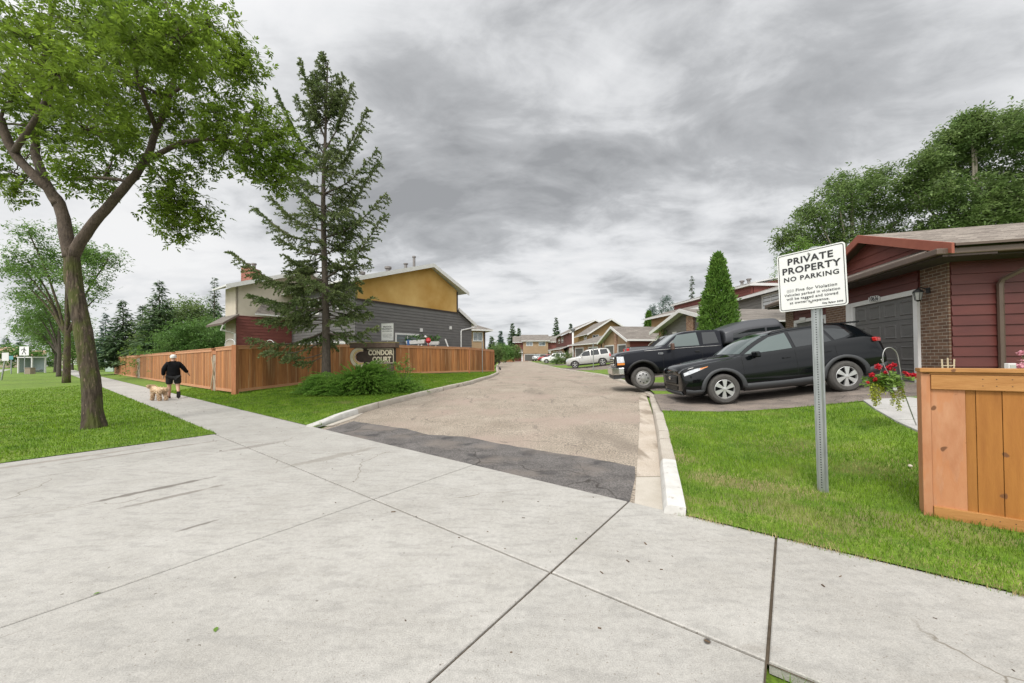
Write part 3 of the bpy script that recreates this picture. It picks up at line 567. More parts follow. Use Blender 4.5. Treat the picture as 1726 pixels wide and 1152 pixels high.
def make_suv(label, paint, kind='new', glassf=glass, cat='car', name='parked_car', rimstyle='split'):
    t = thing(name, label, cat)
    if kind == 'new':
        r, wf, wr_, W = .362, -1.37, 1.32, .925
        st = [(-2.295, .44, .78, .80, .60, .70, .68, .50), (-2.29, .34, .84, .87, .68, .78, .74, .54), (-2.25, .27, .91, .955, .72, .85, .80, .60), (-2.08, .25, .97, 1.015, .78, .91, .84, .63), (-1.75, .26, 1.01, 1.055, .82, .925, .87, .68), (-1.37, .26, 1.035, 1.09, .84, .925, .87, .69), (-1.05, .27, 1.055, 1.115, .86, .925, .87, .71), (-.93, .24, 1.05, 1.12, .86, .92, .87, .73), (-.70, .24, 1.055, 1.28, .86, .918, .87, .70), (-.35, .24, 1.065, 1.49, .86, .915, .87, .64), (-.05, .24, 1.075, 1.59, .86, .915, .875, .605), (.35, .24, 1.09, 1.635, .86, .915, .88, .60), (.9, .24, 1.12, 1.64, .86, .92, .88, .60), (1.4, .27, 1.16, 1.635, .86, .925, .88, .59), (1.74, .29, 1.19, 1.60, .86, .925, .875, .58), (1.90, .32, 1.20, 1.53, .85, .92, .865, .60), (2.10, .36, 1.19, 1.33, .83, .90, .85, .66), (2.20, .38, 1.10, 1.16, .80, .89, .83, .70), (2.25, .42, .98, 1.01, .76, .86, .80, .66), (2.27, .50, .86, .88, .60, .74, .70, .56)]
        st = [q if q[0] < -1 else (q[0], q[1], q[2] + (.045 if q[0] < 2 else 0), q[3] - (.0 if q[0] < -.4 else .015), *q[4:]) for q in st]
        body, bvh = loft(st, [paint, dark], [(wf, .425, r + .01), (wr_, .425, r + .01)], t)
        for sd in (1, -1):
            P = lambda lo, hi, nm, m, off=.006, nx=14, nz=5, th=0: patch_on(bvh, lo, hi, nm, m, t, 'side', sd, off, nx, nz, th)
            P([(-.78, 1.13), (-.5, 1.135), (-.1, 1.145), (.27, 1.16)], [(-.72, 1.165), (-.44, 1.325), (-.10, 1.48), (.27, 1.535)], 'door_window', glassl)
            P([(.35, 1.165), (.8, 1.185), (1.14, 1.215)], [(.35, 1.54), (.75, 1.55), (1.05, 1.535)], 'door_window', glassf)
            P([(1.21, 1.23), (1.42, 1.26), (1.66, 1.35)], [(1.12, 1.525), (1.33, 1.505), (1.58, 1.44)], 'quarter_window', glassf)
            # wheel-arch and sill cladding
            for cx in (wf, wr_):
                P(arcp(cx, r + .01, .43, 182, -2), arcp(cx, r + .01, .50, 186, -6, sx=1.06), 'arch_cladding', plast, .012, 20, 2, .022)
            P([(-.90, .27), (0, .27), (.86, .27)], [(-.88, .44), (0, .43), (.84, .45)], 'sill_cladding', plast, .012, 14, 2, .02)
            # shut lines and door handles
            for x in (-.88, .31, 1.18): P([(x - .004, .48), (x + .002, .48)], [(x - .004, 1.07 + .04 * (x > 0)), (x + .002, 1.07 + .04 * (x > 0))], 'door_gap', dark, .0025, 1, 8)
            for x in (.10, .98):
                h = MB(); y = sd * .918; h.obox((x, y, .955 + .03 * (x > .5)), (.085, 0, .005), (0, .012, 0), (0, 0, .013)); h.build('door_handle', paint, t, local=True, bevel=.008)
            # mirror
            mr = MB(); mr.obox((-.62, sd * 1.02, 1.115), (.055, 0, 0), (0, .115, 0), (-.01, 0, .07)); mo = mr.build('mirror', paint, t, local=True, bevel=.03)
            q = MB(); q.obox((-.59, sd * .91, 1.06), (.05, 0, 0), (0, .06, 0), (0, 0, .02)); q.build('mirror_arm', blackp, mo, local=True)
            # lamps
            patch_on(bvh, [(-2.225, .765), (-2.10, .80), (-1.95, .845), (-1.77, .905)], [(-2.23, .835), (-2.10, .885), (-1.93, .925), (-1.77, .93)], 'headlight', lampg, t, 'side', sd, .008, 10, 3)
            patch_on(bvh, [(-1.86, .885), (-1.70, .925)], [(-1.86, .92), (-1.66, .952)], 'marker_lamp', redl if False else amber, t, 'side', sd, .009, 5, 2)
            tl = MB(); tl.obox((2.10, sd * .82, 1.14), (.10, sd * -.07, -.01), (.02, .055 * sd, 0), (0, 0, .05)); tl.build('tail_light', redl, t, local=True, bevel=.02)
            P([(-2.20, .30), (-2.05, .27), (-1.83, .26)], [(-2.22, .44), (-2.05, .40), (-1.82, .40)], 'bumper_cladding', plast, .015, 8, 2, .02)
            P([(1.80, .30), (2.0, .33), (2.2, .40)], [(1.82, .52), (2.0, .56), (2.22, .60)], 'bumper_cladding', plast, .015, 8, 2, .02)
            rl = MB(); rl.tube([(-.05, sd * .57, 1.56), (.05, sd * .575, 1.605), (.5, sd * .575, 1.63), (1.1, sd * .565, 1.625), (1.32, sd * .56, 1.57)], .014, 6); rl.build('roof_rail', blackp, t, local=True, smooth=True)
        Fp = lambda lo, hi, nm, m, off=.008, nx=16, nz=5, th=0: patch_on(bvh, lo, hi, nm, m, t, 'front', 1, off, nx, nz, th)
        Fp([(-.71, 1.15), (0, 1.16), (.71, 1.15)], [(-.56, 1.55), (0, 1.585), (.56, 1.55)], 'windscreen', glassl, .005)
        g_ = Fp([(-.44, .55), (0, .54), (.44, .55)], [(-.50, .76), (0, .79), (.50, .76)], 'grille', blackp, .015, 16, 5, .02)
        for z in (.60, .65, .70, .745): Fp([(-.44, z), (.44, z)], [(-.44, z + .014), (.44, z + .014)], 'grille_bar', plast, .03, 14, 1, .01)
        em = MB(); em.lathe([(.001, -.012), (.05, -.012), (.05, .006), (.035, .012)], (0, 0, 0), axis='Y', n=20); 
        em.v = [(-2.335 + -b_, a_ * 1.35, .70 + c_) for a_, b_, c_ in em.v]; em.build('emblem', steel, t, local=True)
        Fp([(-.66, .30), (0, .28), (.66, .30)], [(-.66, .37), (0, .36), (.66, .37)], 'lower_bumper', plast, .02, 14, 3, .03)
        Fp([(-.42, .39), (.42, .39)], [(-.48, .50), (.48, .50)], 'lower_grille', blackp, .012, 12, 3)
        sp_ = MB(); sp_.prism([(1.60, -.60, 1.585), (2.00, -.58, 1.575), (2.04, 0, 1.59), (2.00, .58, 1.575), (1.60, .60, 1.585), (1.60, 0, 1.625)], (0, 0, .04)); sp_.build('spoiler', paint, t, local=True, bevel=.01)
        patch_on(bvh, [(-.58, 1.22), (.58, 1.22)], [(-.5, 1.50), (.5, 1.50)], 'rear_window', glassf, t, 'rear', 1, .006)
        fin = MB(); fin.hexa([(1.45, -.02, 1.63), (1.62, -.02, 1.62), (1.62, .02, 1.62), (1.45, .02, 1.63), (1.56, -.005, 1.70), (1.6, -.005, 1.70), (1.6, .005, 1.70), (1.56, .005, 1.70)]); fin.build('aerial', blackp, t, local=True)
        xs = (wf, wr_); tw = .225; ty = .81
    else:
        r, wf, wr_ = .36, -1.32, 1.30
        st = [(-2.20, .45, .70, .72, .55, .66, .62, .5), (-2.15, .32, .88, .92, .70, .82, .77, .6), (-2.0, .26, .98, 1.02, .78, .88, .83, .66), (-1.4, .26, 1.03, 1.07, .84, .905, .86, .7), (-1.0, .26, 1.05, 1.11, .85, .905, .86, .72), (-.86, .26, 1.06, 1.16, .85, .90, .86, .73), (-.4, .26, 1.07, 1.53, .85, .90, .86, .68), (-.12, .26, 1.075, 1.67, .85, .90, .865, .65), (.3, .26, 1.08, 1.70, .85, .90, .87, .65), (1.1, .26, 1.09, 1.70, .85, .905, .87, .65), (1.8, .28, 1.10, 1.67, .85, .905, .87, .64), (2.0, .30, 1.10, 1.56, .84, .90, .86, .64), (2.14, .34, 1.08, 1.2, .80, .88, .84, .70), (2.2, .42, .90, .93, .7, .82, .78, .66)]
        body, bvh = loft(st, [paint, dark], [(wf, .42, r), (wr_, .42, r)], t)
        for sd in (1, -1):
            P = lambda lo, hi, nm, m, off=.006, nx=12, nz=4, th=0: patch_on(bvh, lo, hi, nm, m, t, 'side', sd, off, nx, nz, th)
            P([(-.78, 1.10), (.2, 1.11)], [(-.34, 1.53), (.2, 1.61)], 'door_window', glassf)
            P([(.28, 1.11), (1.08, 1.12)], [(.28, 1.62), (1.02, 1.62)], 'door_window', glassf)
            P([(1.2, 1.13), (1.92, 1.15)], [(1.14, 1.615), (1.80, 1.59)], 'quarter_window', glassf)
            for x in (-.84, .24, 1.12): P([(x - .005, .42), (x + .005, .42)], [(x - .005, 1.07), (x + .005, 1.07)], 'door_gap', dark, .003, 1, 6)
            P([(-.88, .27), (.86, .27)], [(-.88, .40), (.84, .40)], 'sill_cladding', plast, .012, 12, 2, .02)
            mr = MB(); mr.obox((-.6, sd * .98, 1.14), (.05, 0, 0), (0, .10, 0), (0, 0, .075)); mr.build('mirror', paint, t, local=True, bevel=.025)
            P([(-2.14, .76), (-1.92, .78)], [(-2.14, .92), (-1.92, .95)], 'headlight', lampg, .008, 5, 3)
            P([(1.98, .85), (2.13, .86)], [(1.98, 1.12), (2.10, 1.10)], 'tail_light', redl, .008, 4, 4)
            rl = MB(); rl.tube([(-.05, sd * .6, 1.70), (0, sd * .6, 1.75), (1.6, sd * .6, 1.74), (1.65, sd * .6, 1.69)], .014, 6); rl.build('roof_rail', blackp, t, local=True)
        Fp = lambda lo, hi, nm, m, off=.008, nx=12, nz=4, th=0: patch_on(bvh, lo, hi, nm, m, t, 'front', 1, off, nx, nz, th)
        Fp([(-.71, 1.17), (.71, 1.17)], [(-.6, 1.61), (.6, 1.61)], 'windscreen', glassl)
        Fp([(-.48, .66), (.48, .66)], [(-.50, .84), (.50, .84)], 'grille', blackp, .012)
        Fp([(-.5, .40), (.5, .40)], [(-.5, .50), (.5, .50)], 'lower_grille', blackp, .012)
        patch_on(bvh, [(-.6, 1.18), (.6, 1.18)], [(-.55, 1.55), (.55, 1.55)], 'rear_window', glassf, t, 'rear', 1, .006)
        xs = (wf, wr_); tw = .22; ty = .80
    for x in xs:
        for sd in (1, -1): wheel(t, x, sd * ty, r, tw, rimstyle)
    return t

def make_pickup(label, paint, topper=True, chrome=True, sail=False, name='pickup_truck'):
    t = thing(name, label, 'pickup truck'); r = .395; wr_ = 3.62
    st = [(-.90, .78, 1.16, 1.19, .74, .88, .86, .78), (-.86, .62, 1.25, 1.30, .86, .96, .93, .84), (-.55, .60, 1.29, 1.35, .90, .985, .94, .86), (0, .60, 1.32, 1.385, .92, 1.0, .94, .86), (.62, .58, 1.35, 1.42, .94, 1.0, .94, .86), (.76, .56, 1.36, 1.46, .94, .985, .935, .86), (1.0, .55, 1.365, 1.66, .94, .98, .93, .81), (1.28, .54, 1.37, 1.87, .94, .98, .93, .76), (1.5, .54, 1.375, 1.93, .94, .98, .93, .745), (2.0, .54, 1.375, 1.945, .94, .98, .93, .74), (2.55, .54, 1.375, 1.93, .94, .98, .93, .745), (2.66, .54, 1.37, 1.89, .94, .98, .92, .76), (2.69, .56, 1.34, 1.80, .93, .96, .90, .78)]
    body, bvh = loft(st, [paint, dark], [(0, .50, r + .06)], t, crown=.025, yc=.52)
    bx = MB()
    st2 = [(2.76, .60, 1.30, 1.33, .94, .97, .95, .93), (2.80, .56, 1.36, 1.375, .96, 1.0, .965, .95), (3.6, .56, 1.37, 1.385, .96, 1.0, .965, .95), (4.6, .58, 1.38, 1.395, .96, 1.0, .965, .95), (4.68, .62, 1.36, 1.375, .93, .97, .95, .93)]
    bed, bvb = loft(st2, [paint, dark], [(wr_, .50, r + .06)], t, name='cargo_bed', crown=.005, yc=.52)
    fr = MB(); fr.box((-.7, -.42, .5), (4.6, .42, .68)); fr.build('chassis', dark, t, local=True)
    for x_ in (0, wr_): ax = MB(); ax.tube([(x_, -.8, r), (x_, .8, r)], .06, 8); ax.build('axle', dark, t, local=True)
    if topper:
        st3 = [(2.735, 1.385, 1.76, 1.88, .94, .94, .91, .80), (2.745, 1.385, 1.77, 1.89, .95, .95, .92, .80), (2.9, 1.385, 1.82, 1.95, .96, .96, .93, .79), (3.3, 1.385, 1.90, 2.10, .95, .95, .92, .76), (3.7, 1.385, 1.93, 2.17, .95, .95, .92, .75), (4.42, 1.385, 1.93, 2.17, .96, .96, .93, .75), (4.50, 1.385, 1.92, 2.15, .96, .96, .93, .76), (4.72, 1.385, 1.60, 1.68, .95, .95, .92, .84), (4.74, 1.385, 1.55, 1.60, .94, .94, .91, .84)]
        top, bvt = loft(st3, [paint, dark], [], t, name='canopy', crown=.03)
        top.data.materials[0] = mat('canopy_sky_sheen_paint', (.05, .052, .058), rough=.3, spec=.5)  # base colour lifted to grey, standing in for sky reflected in black paint
    for sd in (1, -1):
        P = lambda lo, hi, nm, m, off=.006, nx=12, nz=5, th=0, b=bvh: patch_on(b, lo, hi, nm, m, t, 'side', sd, off, nx, nz, th)
        P([(.92, 1.42), (1.92, 1.415)], [(1.26, 1.82), (1.88, 1.865)], 'door_window', glassl)
        P([(2.04, 1.44), (2.54, 1.46)], [(2.06, 1.85), (2.48, 1.845)], 'rear_door_window', glass)
        for x in (.70, 1.98, 2.60): P([(x - .006, .60), (x + .006, .60)], [(x - .006, 1.36), (x + .006, 1.36)], 'door_gap', dark, .003, 1, 8)
        P([(.10, 1.335), (1.5, 1.355), (2.6, 1.355)], [(.10, 1.345), (1.5, 1.368), (2.6, 1.368)], 'side_trim', steel2 if chrome else plast, .006, 16, 1, .006)
        P(arcp(0, r + .06, .51, 180, 0), arcp(0, r + .06, .59, 182, -2), 'arch_flare', blackp, .02, 18, 2, .04)
        patch_on(bvb, arcp(wr_, r + .06, .51, 180, 0), arcp(wr_, r + .06, .58, 182, -2), 'arch_flare', blackp, t, 'side', sd, .015, 18, 2, .03)
        P([(.74, .60), (2.6, .60)], [(.74, .66), (2.6, .66)], 'sill_step', plast, .02, 8, 1, .03)
        P([(-.845, .98), (-.60, .98)], [(-.845, 1.20), (-.62, 1.19)], 'headlight', lampg, .01, 5, 4)
        P([(-.84, .90), (-.60, .90)], [(-.84, .97), (-.60, .97)], 'indicator', amber, .012, 5, 2)
        mr = MB(); mr.obox((.98, sd * 1.16, 1.43), (.045, 0, 0), (0, .12, 0), (0, 0, .115)); mo = mr.build('mirror', mat('mirror_brown', (.10, .055, .04), rough=.4), t, local=True, bevel=.03)
        am = MB(); am.tube([(1.0, sd * .93, 1.40), (1.0, sd * 1.1, 1.37)], .02, 6); am.build('mirror_arm', blackp, mo, local=True)
        h = MB(); h.obox((1.82, sd * .985, 1.22), (.07, 0, 0), (0, .015, 0), (0, 0, .02)); h.build('door_handle', blackp, t, local=True, bevel=.006)
        tl = MB(); tl.box((4.55, sd * .90 if sd > 0 else -.985, .98), (4.70, .985 if sd > 0 else -.90, 1.33)); tl.build('tail_light', redl, t, local=True, bevel=.01)
        if topper:
            patch_on(bvt, [(2.98, 1.50), (3.4, 1.48), (3.98, 1.48)], [(3.0, 1.74), (3.4, 1.82), (3.98, 1.86)], 'canopy_window', glass, t, 'side', sd, .006)
            patch_on(bvt, [(4.04, 1.48), (4.5, 1.48)], [(4.04, 1.85), (4.44, 1.86)], 'canopy_window', glass, t, 'side', sd, .006)
        if sail:
            sb = MB(); sb.prism([(2.66, sd * .86, 1.38), (3.25, sd * .88, 1.40), (2.66, sd * .78, 1.88)], (0, sd * -.06, 0)); sb.build('sail_panel', plast, t, local=True)
    Fp = lambda lo, hi, nm, m, off=.008, nx=12, nz=4, th=0: patch_on(bvh, lo, hi, nm, m, t, 'front', 1, off, nx, nz, th)
    Fp([(-.77, 1.50), (.77, 1.50)], [(-.68, 1.86), (.68, 1.86)], 'windscreen', glassl)
    Fp([(-.52, .88), (.52, .88)], [(-.54, 1.18), (.54, 1.18)], 'grille', steel if chrome else plast, .02, 12, 4, .03)
    for z in (.94, 1.02, 1.10): Fp([(-.47, z), (.47, z)], [(-.47, z + .035), (.47, z + .035)], 'grille_slot', dark, .045, 8, 1)
    bm_ = MB(); bm_.prism([(-1.02, -.78, .56), (-.80, -1.0, .56), (-.62, -1.02, .56), (-.62, 1.02, .56), (-.80, 1.0, .56), (-1.02, .78, .56)], (0, 0, .25)); bm_.build('front_bumper', steel if chrome else plast, t, local=True, bevel=.03)
    lb = MB(); lb.prism([(-.98, -.74, .40), (-.72, -.95, .42), (-.62, -.95, .42), (-.62, .95, .42), (-.72, .95, .42), (-.98, .74, .40)], (0, 0, .155)); lb.build('bumper_valance', plast, t, local=True, bevel=.02)
    rb = MB(); rb.box((4.70, -.98, .56), (4.92, .98, .78)); rb.build('rear_bumper', steel2 if chrome else plast, t, local=True, bevel=.02)
    for x in (0, wr_):
        for sd in (1, -1): wheel(t, x, sd * .83, r, .25, 'steel', steel2)
    if not topper: 
        cv = MB(); cv.box((2.86, -.9, 1.385), (4.62, .9, 1.41)); cv.build('bed_cover', blackp, t, local=True, bevel=.008)
    return t
def place(t, x, y, z, yaw, pitch=0.0, roll=0.0):
    t.matrix_world = Matrix.Translation((x, y, z)) @ Matrix.Rotation(yaw, 4, 'Z') @ Matrix.Rotation(-pitch, 4, 'Y') @ Matrix.Rotation(roll, 4, 'X'); ORG[t.name] = Vector((x, y, z))
def park(t, fx, fy, yaw, base, wf, wr_, track=.8, zf=lambda x, y: zl(x, y) + .004):   # stand a vehicle on its wheels, near front wheel centre at (fx, fy)
    d = Vector((math.cos(yaw), math.sin(yaw))); n = Vector((-d.y, d.x)); c0 = Vector((fx, fy)) + n * track
    f = c0; b = c0 + d * (wr_ - wf); z0 = (zf(*(f - n * track)) + zf(*(f + n * track))) / 2; z1 = (zf(*(b - n * track)) + zf(*(b + n * track))) / 2
    pit = math.atan2(z1 - z0, wr_ - wf); o = f - d * wf; zc_ = z0 - math.tan(pit) * wf
    zl_ = (zf(*(f + n * track)) + zf(*(b + n * track))) / 2; zr_ = (zf(*(f - n * track)) + zf(*(b - n * track))) / 2
    place(t, o.x, o.y, zc_, yaw, pit, math.atan2(zl_ - zr_, 2 * track))
rav = make_suv('glossy black compact SUV with grey wheel-arch cladding, nearest car on the driveway', blk); park(rav, 5.17, 8.84, rad(-7), 0, -1.37, 1.32)
trk = make_pickup('black extended-cab pickup truck with a tall black canopy over its bed', blk2); park(trk, 4.62, 12.75, rad(-9), 0, 0, 3.62, .83)
fx = textmesh('F250', .085, steel, 'fender_badge', trk, Matrix.Translation((.62, -1.002, 1.22)) @ Matrix.Rotation(rad(90), 4, 'X'), extrude=.003)
fx.data.transform(Matrix.Translation(ORG[trk.name])); 
bw = make_suv('silver SUV with dark glass parked nose to the court in front of brick garages', mat('silver_paint', (.46, .455, .43), rough=.35, metal=.3, coat=.6), 'old', rimstyle='five'); park(bw, 6.15, 35.2, rad(-13), 0, -1.32, 1.30)
s2 = make_suv('white SUV half hidden by the round bush in front of the far garages', mat('white_paint', (.68, .68, .67), rough=.3, coat=.6), 'old', rimstyle='five'); park(s2, 5.9, 62, rad(-8), 0, -1.32, 1.30)
s3 = make_suv('small red car parked beside the white SUV near the end of the court', mat('red_paint', (.42, .02, .025), rough=.3, coat=.6), 'old', rimstyle='five'); place(s3, 8.5, 88, zg(8.5, 88) + .03, rad(-20))
pk = make_pickup('dark grey pickup truck backed towards the court with sail panels behind its cab', mat('grey_paint', (.075, .078, .085), rough=.35, coat=.6), False, False, True); 
yw = rad(180 - 12); pd = Vector((math.cos(rad(-12)), math.sin(rad(-12)))); po = Vector((6.6, 21.0)) + pd * 4.7 + Vector((.2, .97)) * 0
place(pk, po.x, po.y, zl(po.x, po.y) + .02, yw, rad(-2.5))
pk2 = make_pickup('pale silver pickup truck at the end of the court before a grey garage door', mat('pale_silver_paint', (.40, .41, .42), rough=.4, coat=.5), False, True, False); place(pk2, 6.4, 96, zg(6.4, 96) + .02, rad(75))
f1 = make_suv('dark SUV parked across the street behind the boulevard trees', mat('dark_blue_paint', (.02, .024, .03), rough=.3, coat=.8), 'old', rimstyle='five'); place(f1, XP(74, 118), 118, zg(-150, 118) - .2, rad(20))
f2 = make_suv('dark red car parked across the street left of the dark SUV', mat('maroon_paint', (.14, .02, .025), rough=.3, coat=.8), 'old', rimstyle='five'); place(f2, XP(57, 122), 122, zg(-150, 118) - .2, rad(15))

# ------------------------------------------------------------------ fences
cedar = mat('cedar_boards', (.27, .098, .032), (.39, .165, .056), 3.0, .75, bump=.3, bscale=14, stretch=(6, 6, .5), island=.26, big=.25); blotch(cedar, (.62, .40, .22), 1.5, .56, .68, stretch=(7, 7, .25), amt=.5); blotch(cedar, (.20, .085, .04), 2.2, .6, .7, stretch=(5, 5, .3), amt=.5)
cedar_t = mat('cedar_trim', (.44, .20, .10), (.54, .28, .155), 4.0, .75, bump=.2, stretch=(1, 1, 5), island=.08)
cedar_d = mat('cedar_post', (.34, .13, .055), (.46, .20, .09), 4, .8, bump=.3, stretch=(6, 6, .5))
weath = mat('weathered_wood', (.26, .21, .155), (.40, .335, .26), 5, .9, bump=.4, stretch=(8, 8, .7))
weath2 = mat('old_bare_plank', (.42, .33, .23), (.52, .43, .32), 5, .9, bump=.3, stretch=(8, 8, .7))
class Fr:   # a vertical working plane: origin, direction along it, outward normal
    def __init__(s, O, e, n=None, z=0): s.O = Vector((O[0], O[1], z)); s.e = Vector((*e, 0)).normalized(); s.n = Vector((*n, 0)).normalized() if n else Vector((s.e.y, -s.e.x, 0))
    def P(s, u, z, d=0.0): return s.O + s.e * u + s.n * d + Vector((0, 0, z))
    def box(s, mb, u0, u1, z0, z1, d0, d1, mi=0): return mb.hexa([s.P(u0, z0, d0), s.P(u1, z0, d0), s.P(u1, z0, d1), s.P(u0, z0, d1), s.P(u0, z1, d0), s.P(u1, z1, d0), s.P(u1, z1, d1), s.P(u0, z1, d1)], mi)
def fence_run(t, A, B, h, zA, zB, bw=.14, post=True, seed=1, cap=True, tag_label=None):
    A = Vector(A); B = Vector(B); ln = (B - A).length; F = Fr(A, B - A); rr = random.Random(seed); zz = lambda u: zA + (zB - zA) * u / ln
    b = MB(); u = 0
    while u < ln - .01:
        w_ = min(bw * rr.uniform(.92, 1.05), ln - u); z0, z1 = zz(u), zz(u + w_); d = rr.uniform(-.003, .005)
        b.hexa([F.P(u + .002, z0 + .07, d), F.P(u + w_ - .002, z1 + .07, d), F.P(u + w_ - .002, z1 + .07, d - .02), F.P(u + .002, z0 + .07, d - .02), F.P(u + .002, z0 + h - .06, d), F.P(u + w_ - .002, z1 + h - .06, d), F.P(u + w_ - .002, z1 + h - .06, d - .02), F.P(u + .002, z0 + h - .06, d - .02)]); u += w_
    b.build('board_panel', cedar, t)
    for nm, z0, z1, d in (('top_rail', h - .12, h - .0, .03), ('bottom_rail', .02, .13, .025)):
        m = MB(); m.hexa([F.P(0, zA + z0, d), F.P(ln, zB + z0, d), F.P(ln, zB + z0, -.03), F.P(0, zA + z0, -.03), F.P(0, zA + z1, d), F.P(ln, zB + z1, d), F.P(ln, zB + z1, -.03), F.P(0, zA + z1, -.03)]); m.build(nm, cedar_t, t)
    m = MB(); m.hexa([F.P(-.02, zA + h + .001, .05), F.P(ln + .02, zB + h + .001, .05), F.P(ln + .02, zB + h + .001, -.09), F.P(-.02, zA + h + .001, -.09), F.P(-.02, zA + h + .035, .05), F.P(ln + .02, zB + h + .035, .05), F.P(ln + .02, zB + h + .035, -.09), F.P(-.02, zA + h + .035, -.09)]); m.build('cap_rail', cedar_t, t)
    return F
C0 = (-11.0, 14.35); S0 = Vector((-.789, .614))
t = thing('wooden_fence', 'long stained cedar fence beside the sidewalk with weathered crossed bracing between its panels', 'fence', (C0[0], C0[1], .15))
us = [(0.22, 2.75), (3.35, 11.2), (12.0, 24.6), (25.5, 38.0)]; us = [(0.12, 2.5), (3.15, 10.6), (11.5, 23.5), (25.2, 41.5)]
for k, (u0, u1) in enumerate(us):
    p, q = Vector(C0) + S0 * u0, Vector(C0) + S0 * u1; F = fence_run(t, q, p, 1.84, .16 * (1 - k * .2) - .02, .16 * (1 - k * .2), seed=k + 5)
for k in range(3):
    p, q = Vector(C0) + S0 * us[k][1], Vector(C0) + S0 * us[k + 1][0]; F = Fr(p, q - p, (-.614, -.789)); F.O.z = .08; wdt = (q - p).length
    m = MB(); F.box(m, .04, wdt - .04, .0, 1.62, -.05, .0); m.build('weathered_panel', weath, t)
    for a_, b_ in ((0, 0), (1, 0)):
        m = MB(); d = .04 + .03 * a_; z0, z1 = ((.05, 1.45), (1.25, .1))[a_]; hh = .1
        m.hexa([F.P(.03, z0, d), F.P(wdt - .03, z1, d), F.P(wdt - .03, z1, d - .028), F.P(.03, z0, d - .028), F.P(.03, z0 + hh, d), F.P(wdt - .03, z1 + hh, d), F.P(wdt - .03, z1 + hh, d - .028), F.P(.03, z0 + hh, d - .028)]); m.build('cross_brace', weath2, t)
    for u in (-.05, wdt - .07):
        m = MB(); F.box(m, u, u + .12, -.05, 1.86, -.10, .015); m.build('post', cedar_d, t)
    m = MB(); F.box(m, .02, wdt - .02, 1.64, 1.80, -.04, .02); m.build('lintel', cedar_d, t)
m = MB(); m.box((C0[0] - .07, C0[1] - .07, .0), (C0[0] + .10, C0[1] + .10, 2.06)); m.build('corner_post', cedar_d, t)
t = thing('wooden_fence', 'stained cedar board fence curving past the court sign to the road edge', 'fence', (-9, 18, .3))
pl = [(-10.93, 14.42), (-7.9, 21.6), (-3.2, 26.9), (-1.55, 30.4)]; zs = [.17, .50, .44, .32]
for k in range(3): fence_run(t, pl[k], pl[k + 1], 1.80 if k else 1.84, zs[k], zs[k + 1], seed=30 + k)
for (x, y), z in list(zip(pl, zs))[1:]:
    m = MB(); m.box((x - .06, y - .0, z - .1), (x + .06, y + .12, z + 1.78)); m.build('post', cedar_d, t)
# raw cedar fence at the right edge
raw = mat('honey_cedar', (.25, .092, .013), (.34, .14, .024), 2.2, .7, bump=.18, bscale=20, stretch=(6, 6, .6), island=.13, big=.12, rotz=0)
rawt = mat('honey_cedar_trim', (.33, .14, .034), (.44, .215, .065), 2.6, .7, bump=.15, stretch=(1.4, 1.4, 7), island=.06)
rawp = mat('pink_cedar_post', (.37, .15, .065), (.48, .245, .13), 3.0, .75, bump=.2, stretch=(3, 3, .8)); blotch(rawp, (.44, .17, .06), 2.2, .5, .54, stretch=(4, 4, .9), amt=.45)
for m_ in (raw, rawt, rawp): blotch(m_, (.13, .05, .018), 11, .735, .765, stretch=(1, 1, .8), detail=1, amt=.9)
knot = mat('wood_knot', (.10, .035, .012), (.17, .065, .02), 40, .8)
F = Fr((3.60, 3.145), (.794, -.608), (-.608, -.794)); zf_ = -.04
t = thing('wooden_fence', 'new honey-coloured cedar fence end in the right foreground beside the no parking sign', 'fence', (3.6, 3.145, 0))
m = MB(); F.box(m, -.035, 0.02, zf_, 1.30, -.14, -.0); m.build('end_board', rawp, t, bevel=.003)
m = MB(); F.box(m, .022, .215, zf_ + .08, 1.17, -.11, -.012); m.build('post', rawp, t, bevel=.003)
m = MB(); u = .255; bd = [.045, .135, .15, .15, .14, .15, .145, .15, .15, .14, .15, .15, .15, .15]
F.box(m, .217, .27, zf_ + .1, 1.18, -.035, -.020); u = .273
for k, w_ in enumerate(bd[1:]): F.box(m, u, u + w_ - .0035, zf_ + .1, 1.18, -.035, -.016 + random.uniform(-.003, .003)); u += w_
m.build('board_panel', raw, t, bevel=.0015)
ue = u
m = MB()
for k in range(13):
    un = .30 + k * .148
    for zz in (1.19, 1.245, .05, .11):
        for du in (0, .07): F.box(m, un + du, un + du + .006, zz, zz + .006, .0125, .0138)
m.build('nails', mat('rusty_nail', (.07, .045, .035), rough=.6, metal=.4), t)
m = MB(); F.box(m, .0215, ue, 1.155, 1.278, -.033, .012); m.build('top_rail', rawt, t, bevel=.003)
m = MB(); F.box(m, .022, ue, -.01, .15, -.033, .012); m.build('bottom_rail', rawt, t, bevel=.003)
m = MB(); F.box(m, -.045, ue + .02, 1.302, 1.334, -.13, .03); F.box(m, -.03, ue, 1.2795, 1.3015, -.10, .0); m.build('cap_rail', rawt, t, bevel=.003)
for ku, kz, kr, kd in ((.62, .98, .013, -.012), (.36, .34, .008, -.012), (.60, .18, .006, -.012), (.07, .62, .006, -.011), (.09, .12, .010, -.011), (.20, .50, .007, -.011), (.92, .72, .010, -.012), (.16, 1.20, .006, .0125), (.52, 1.175, .007, .0125), (.80, 1.22, .006, .0125)):
    pass
t = thing('white_thermostat_box', 'small white box with a grey screen standing just behind the fence top', 'box', (4.02, 3.0, 1.30))
# (kept low: only its top shows over the cap rail)
m = MB(); m.box((4.115, 3.0, 1.31), (4.18, 3.03, 1.375)); m.build('case', wht, t, bevel=.004); m = MB(); m.box((4.125, 2.996, 1.325), (4.17, 3.0, 1.362)); m.build('screen', mat('lcd', (.45, .48, .42), rough=.3), t)

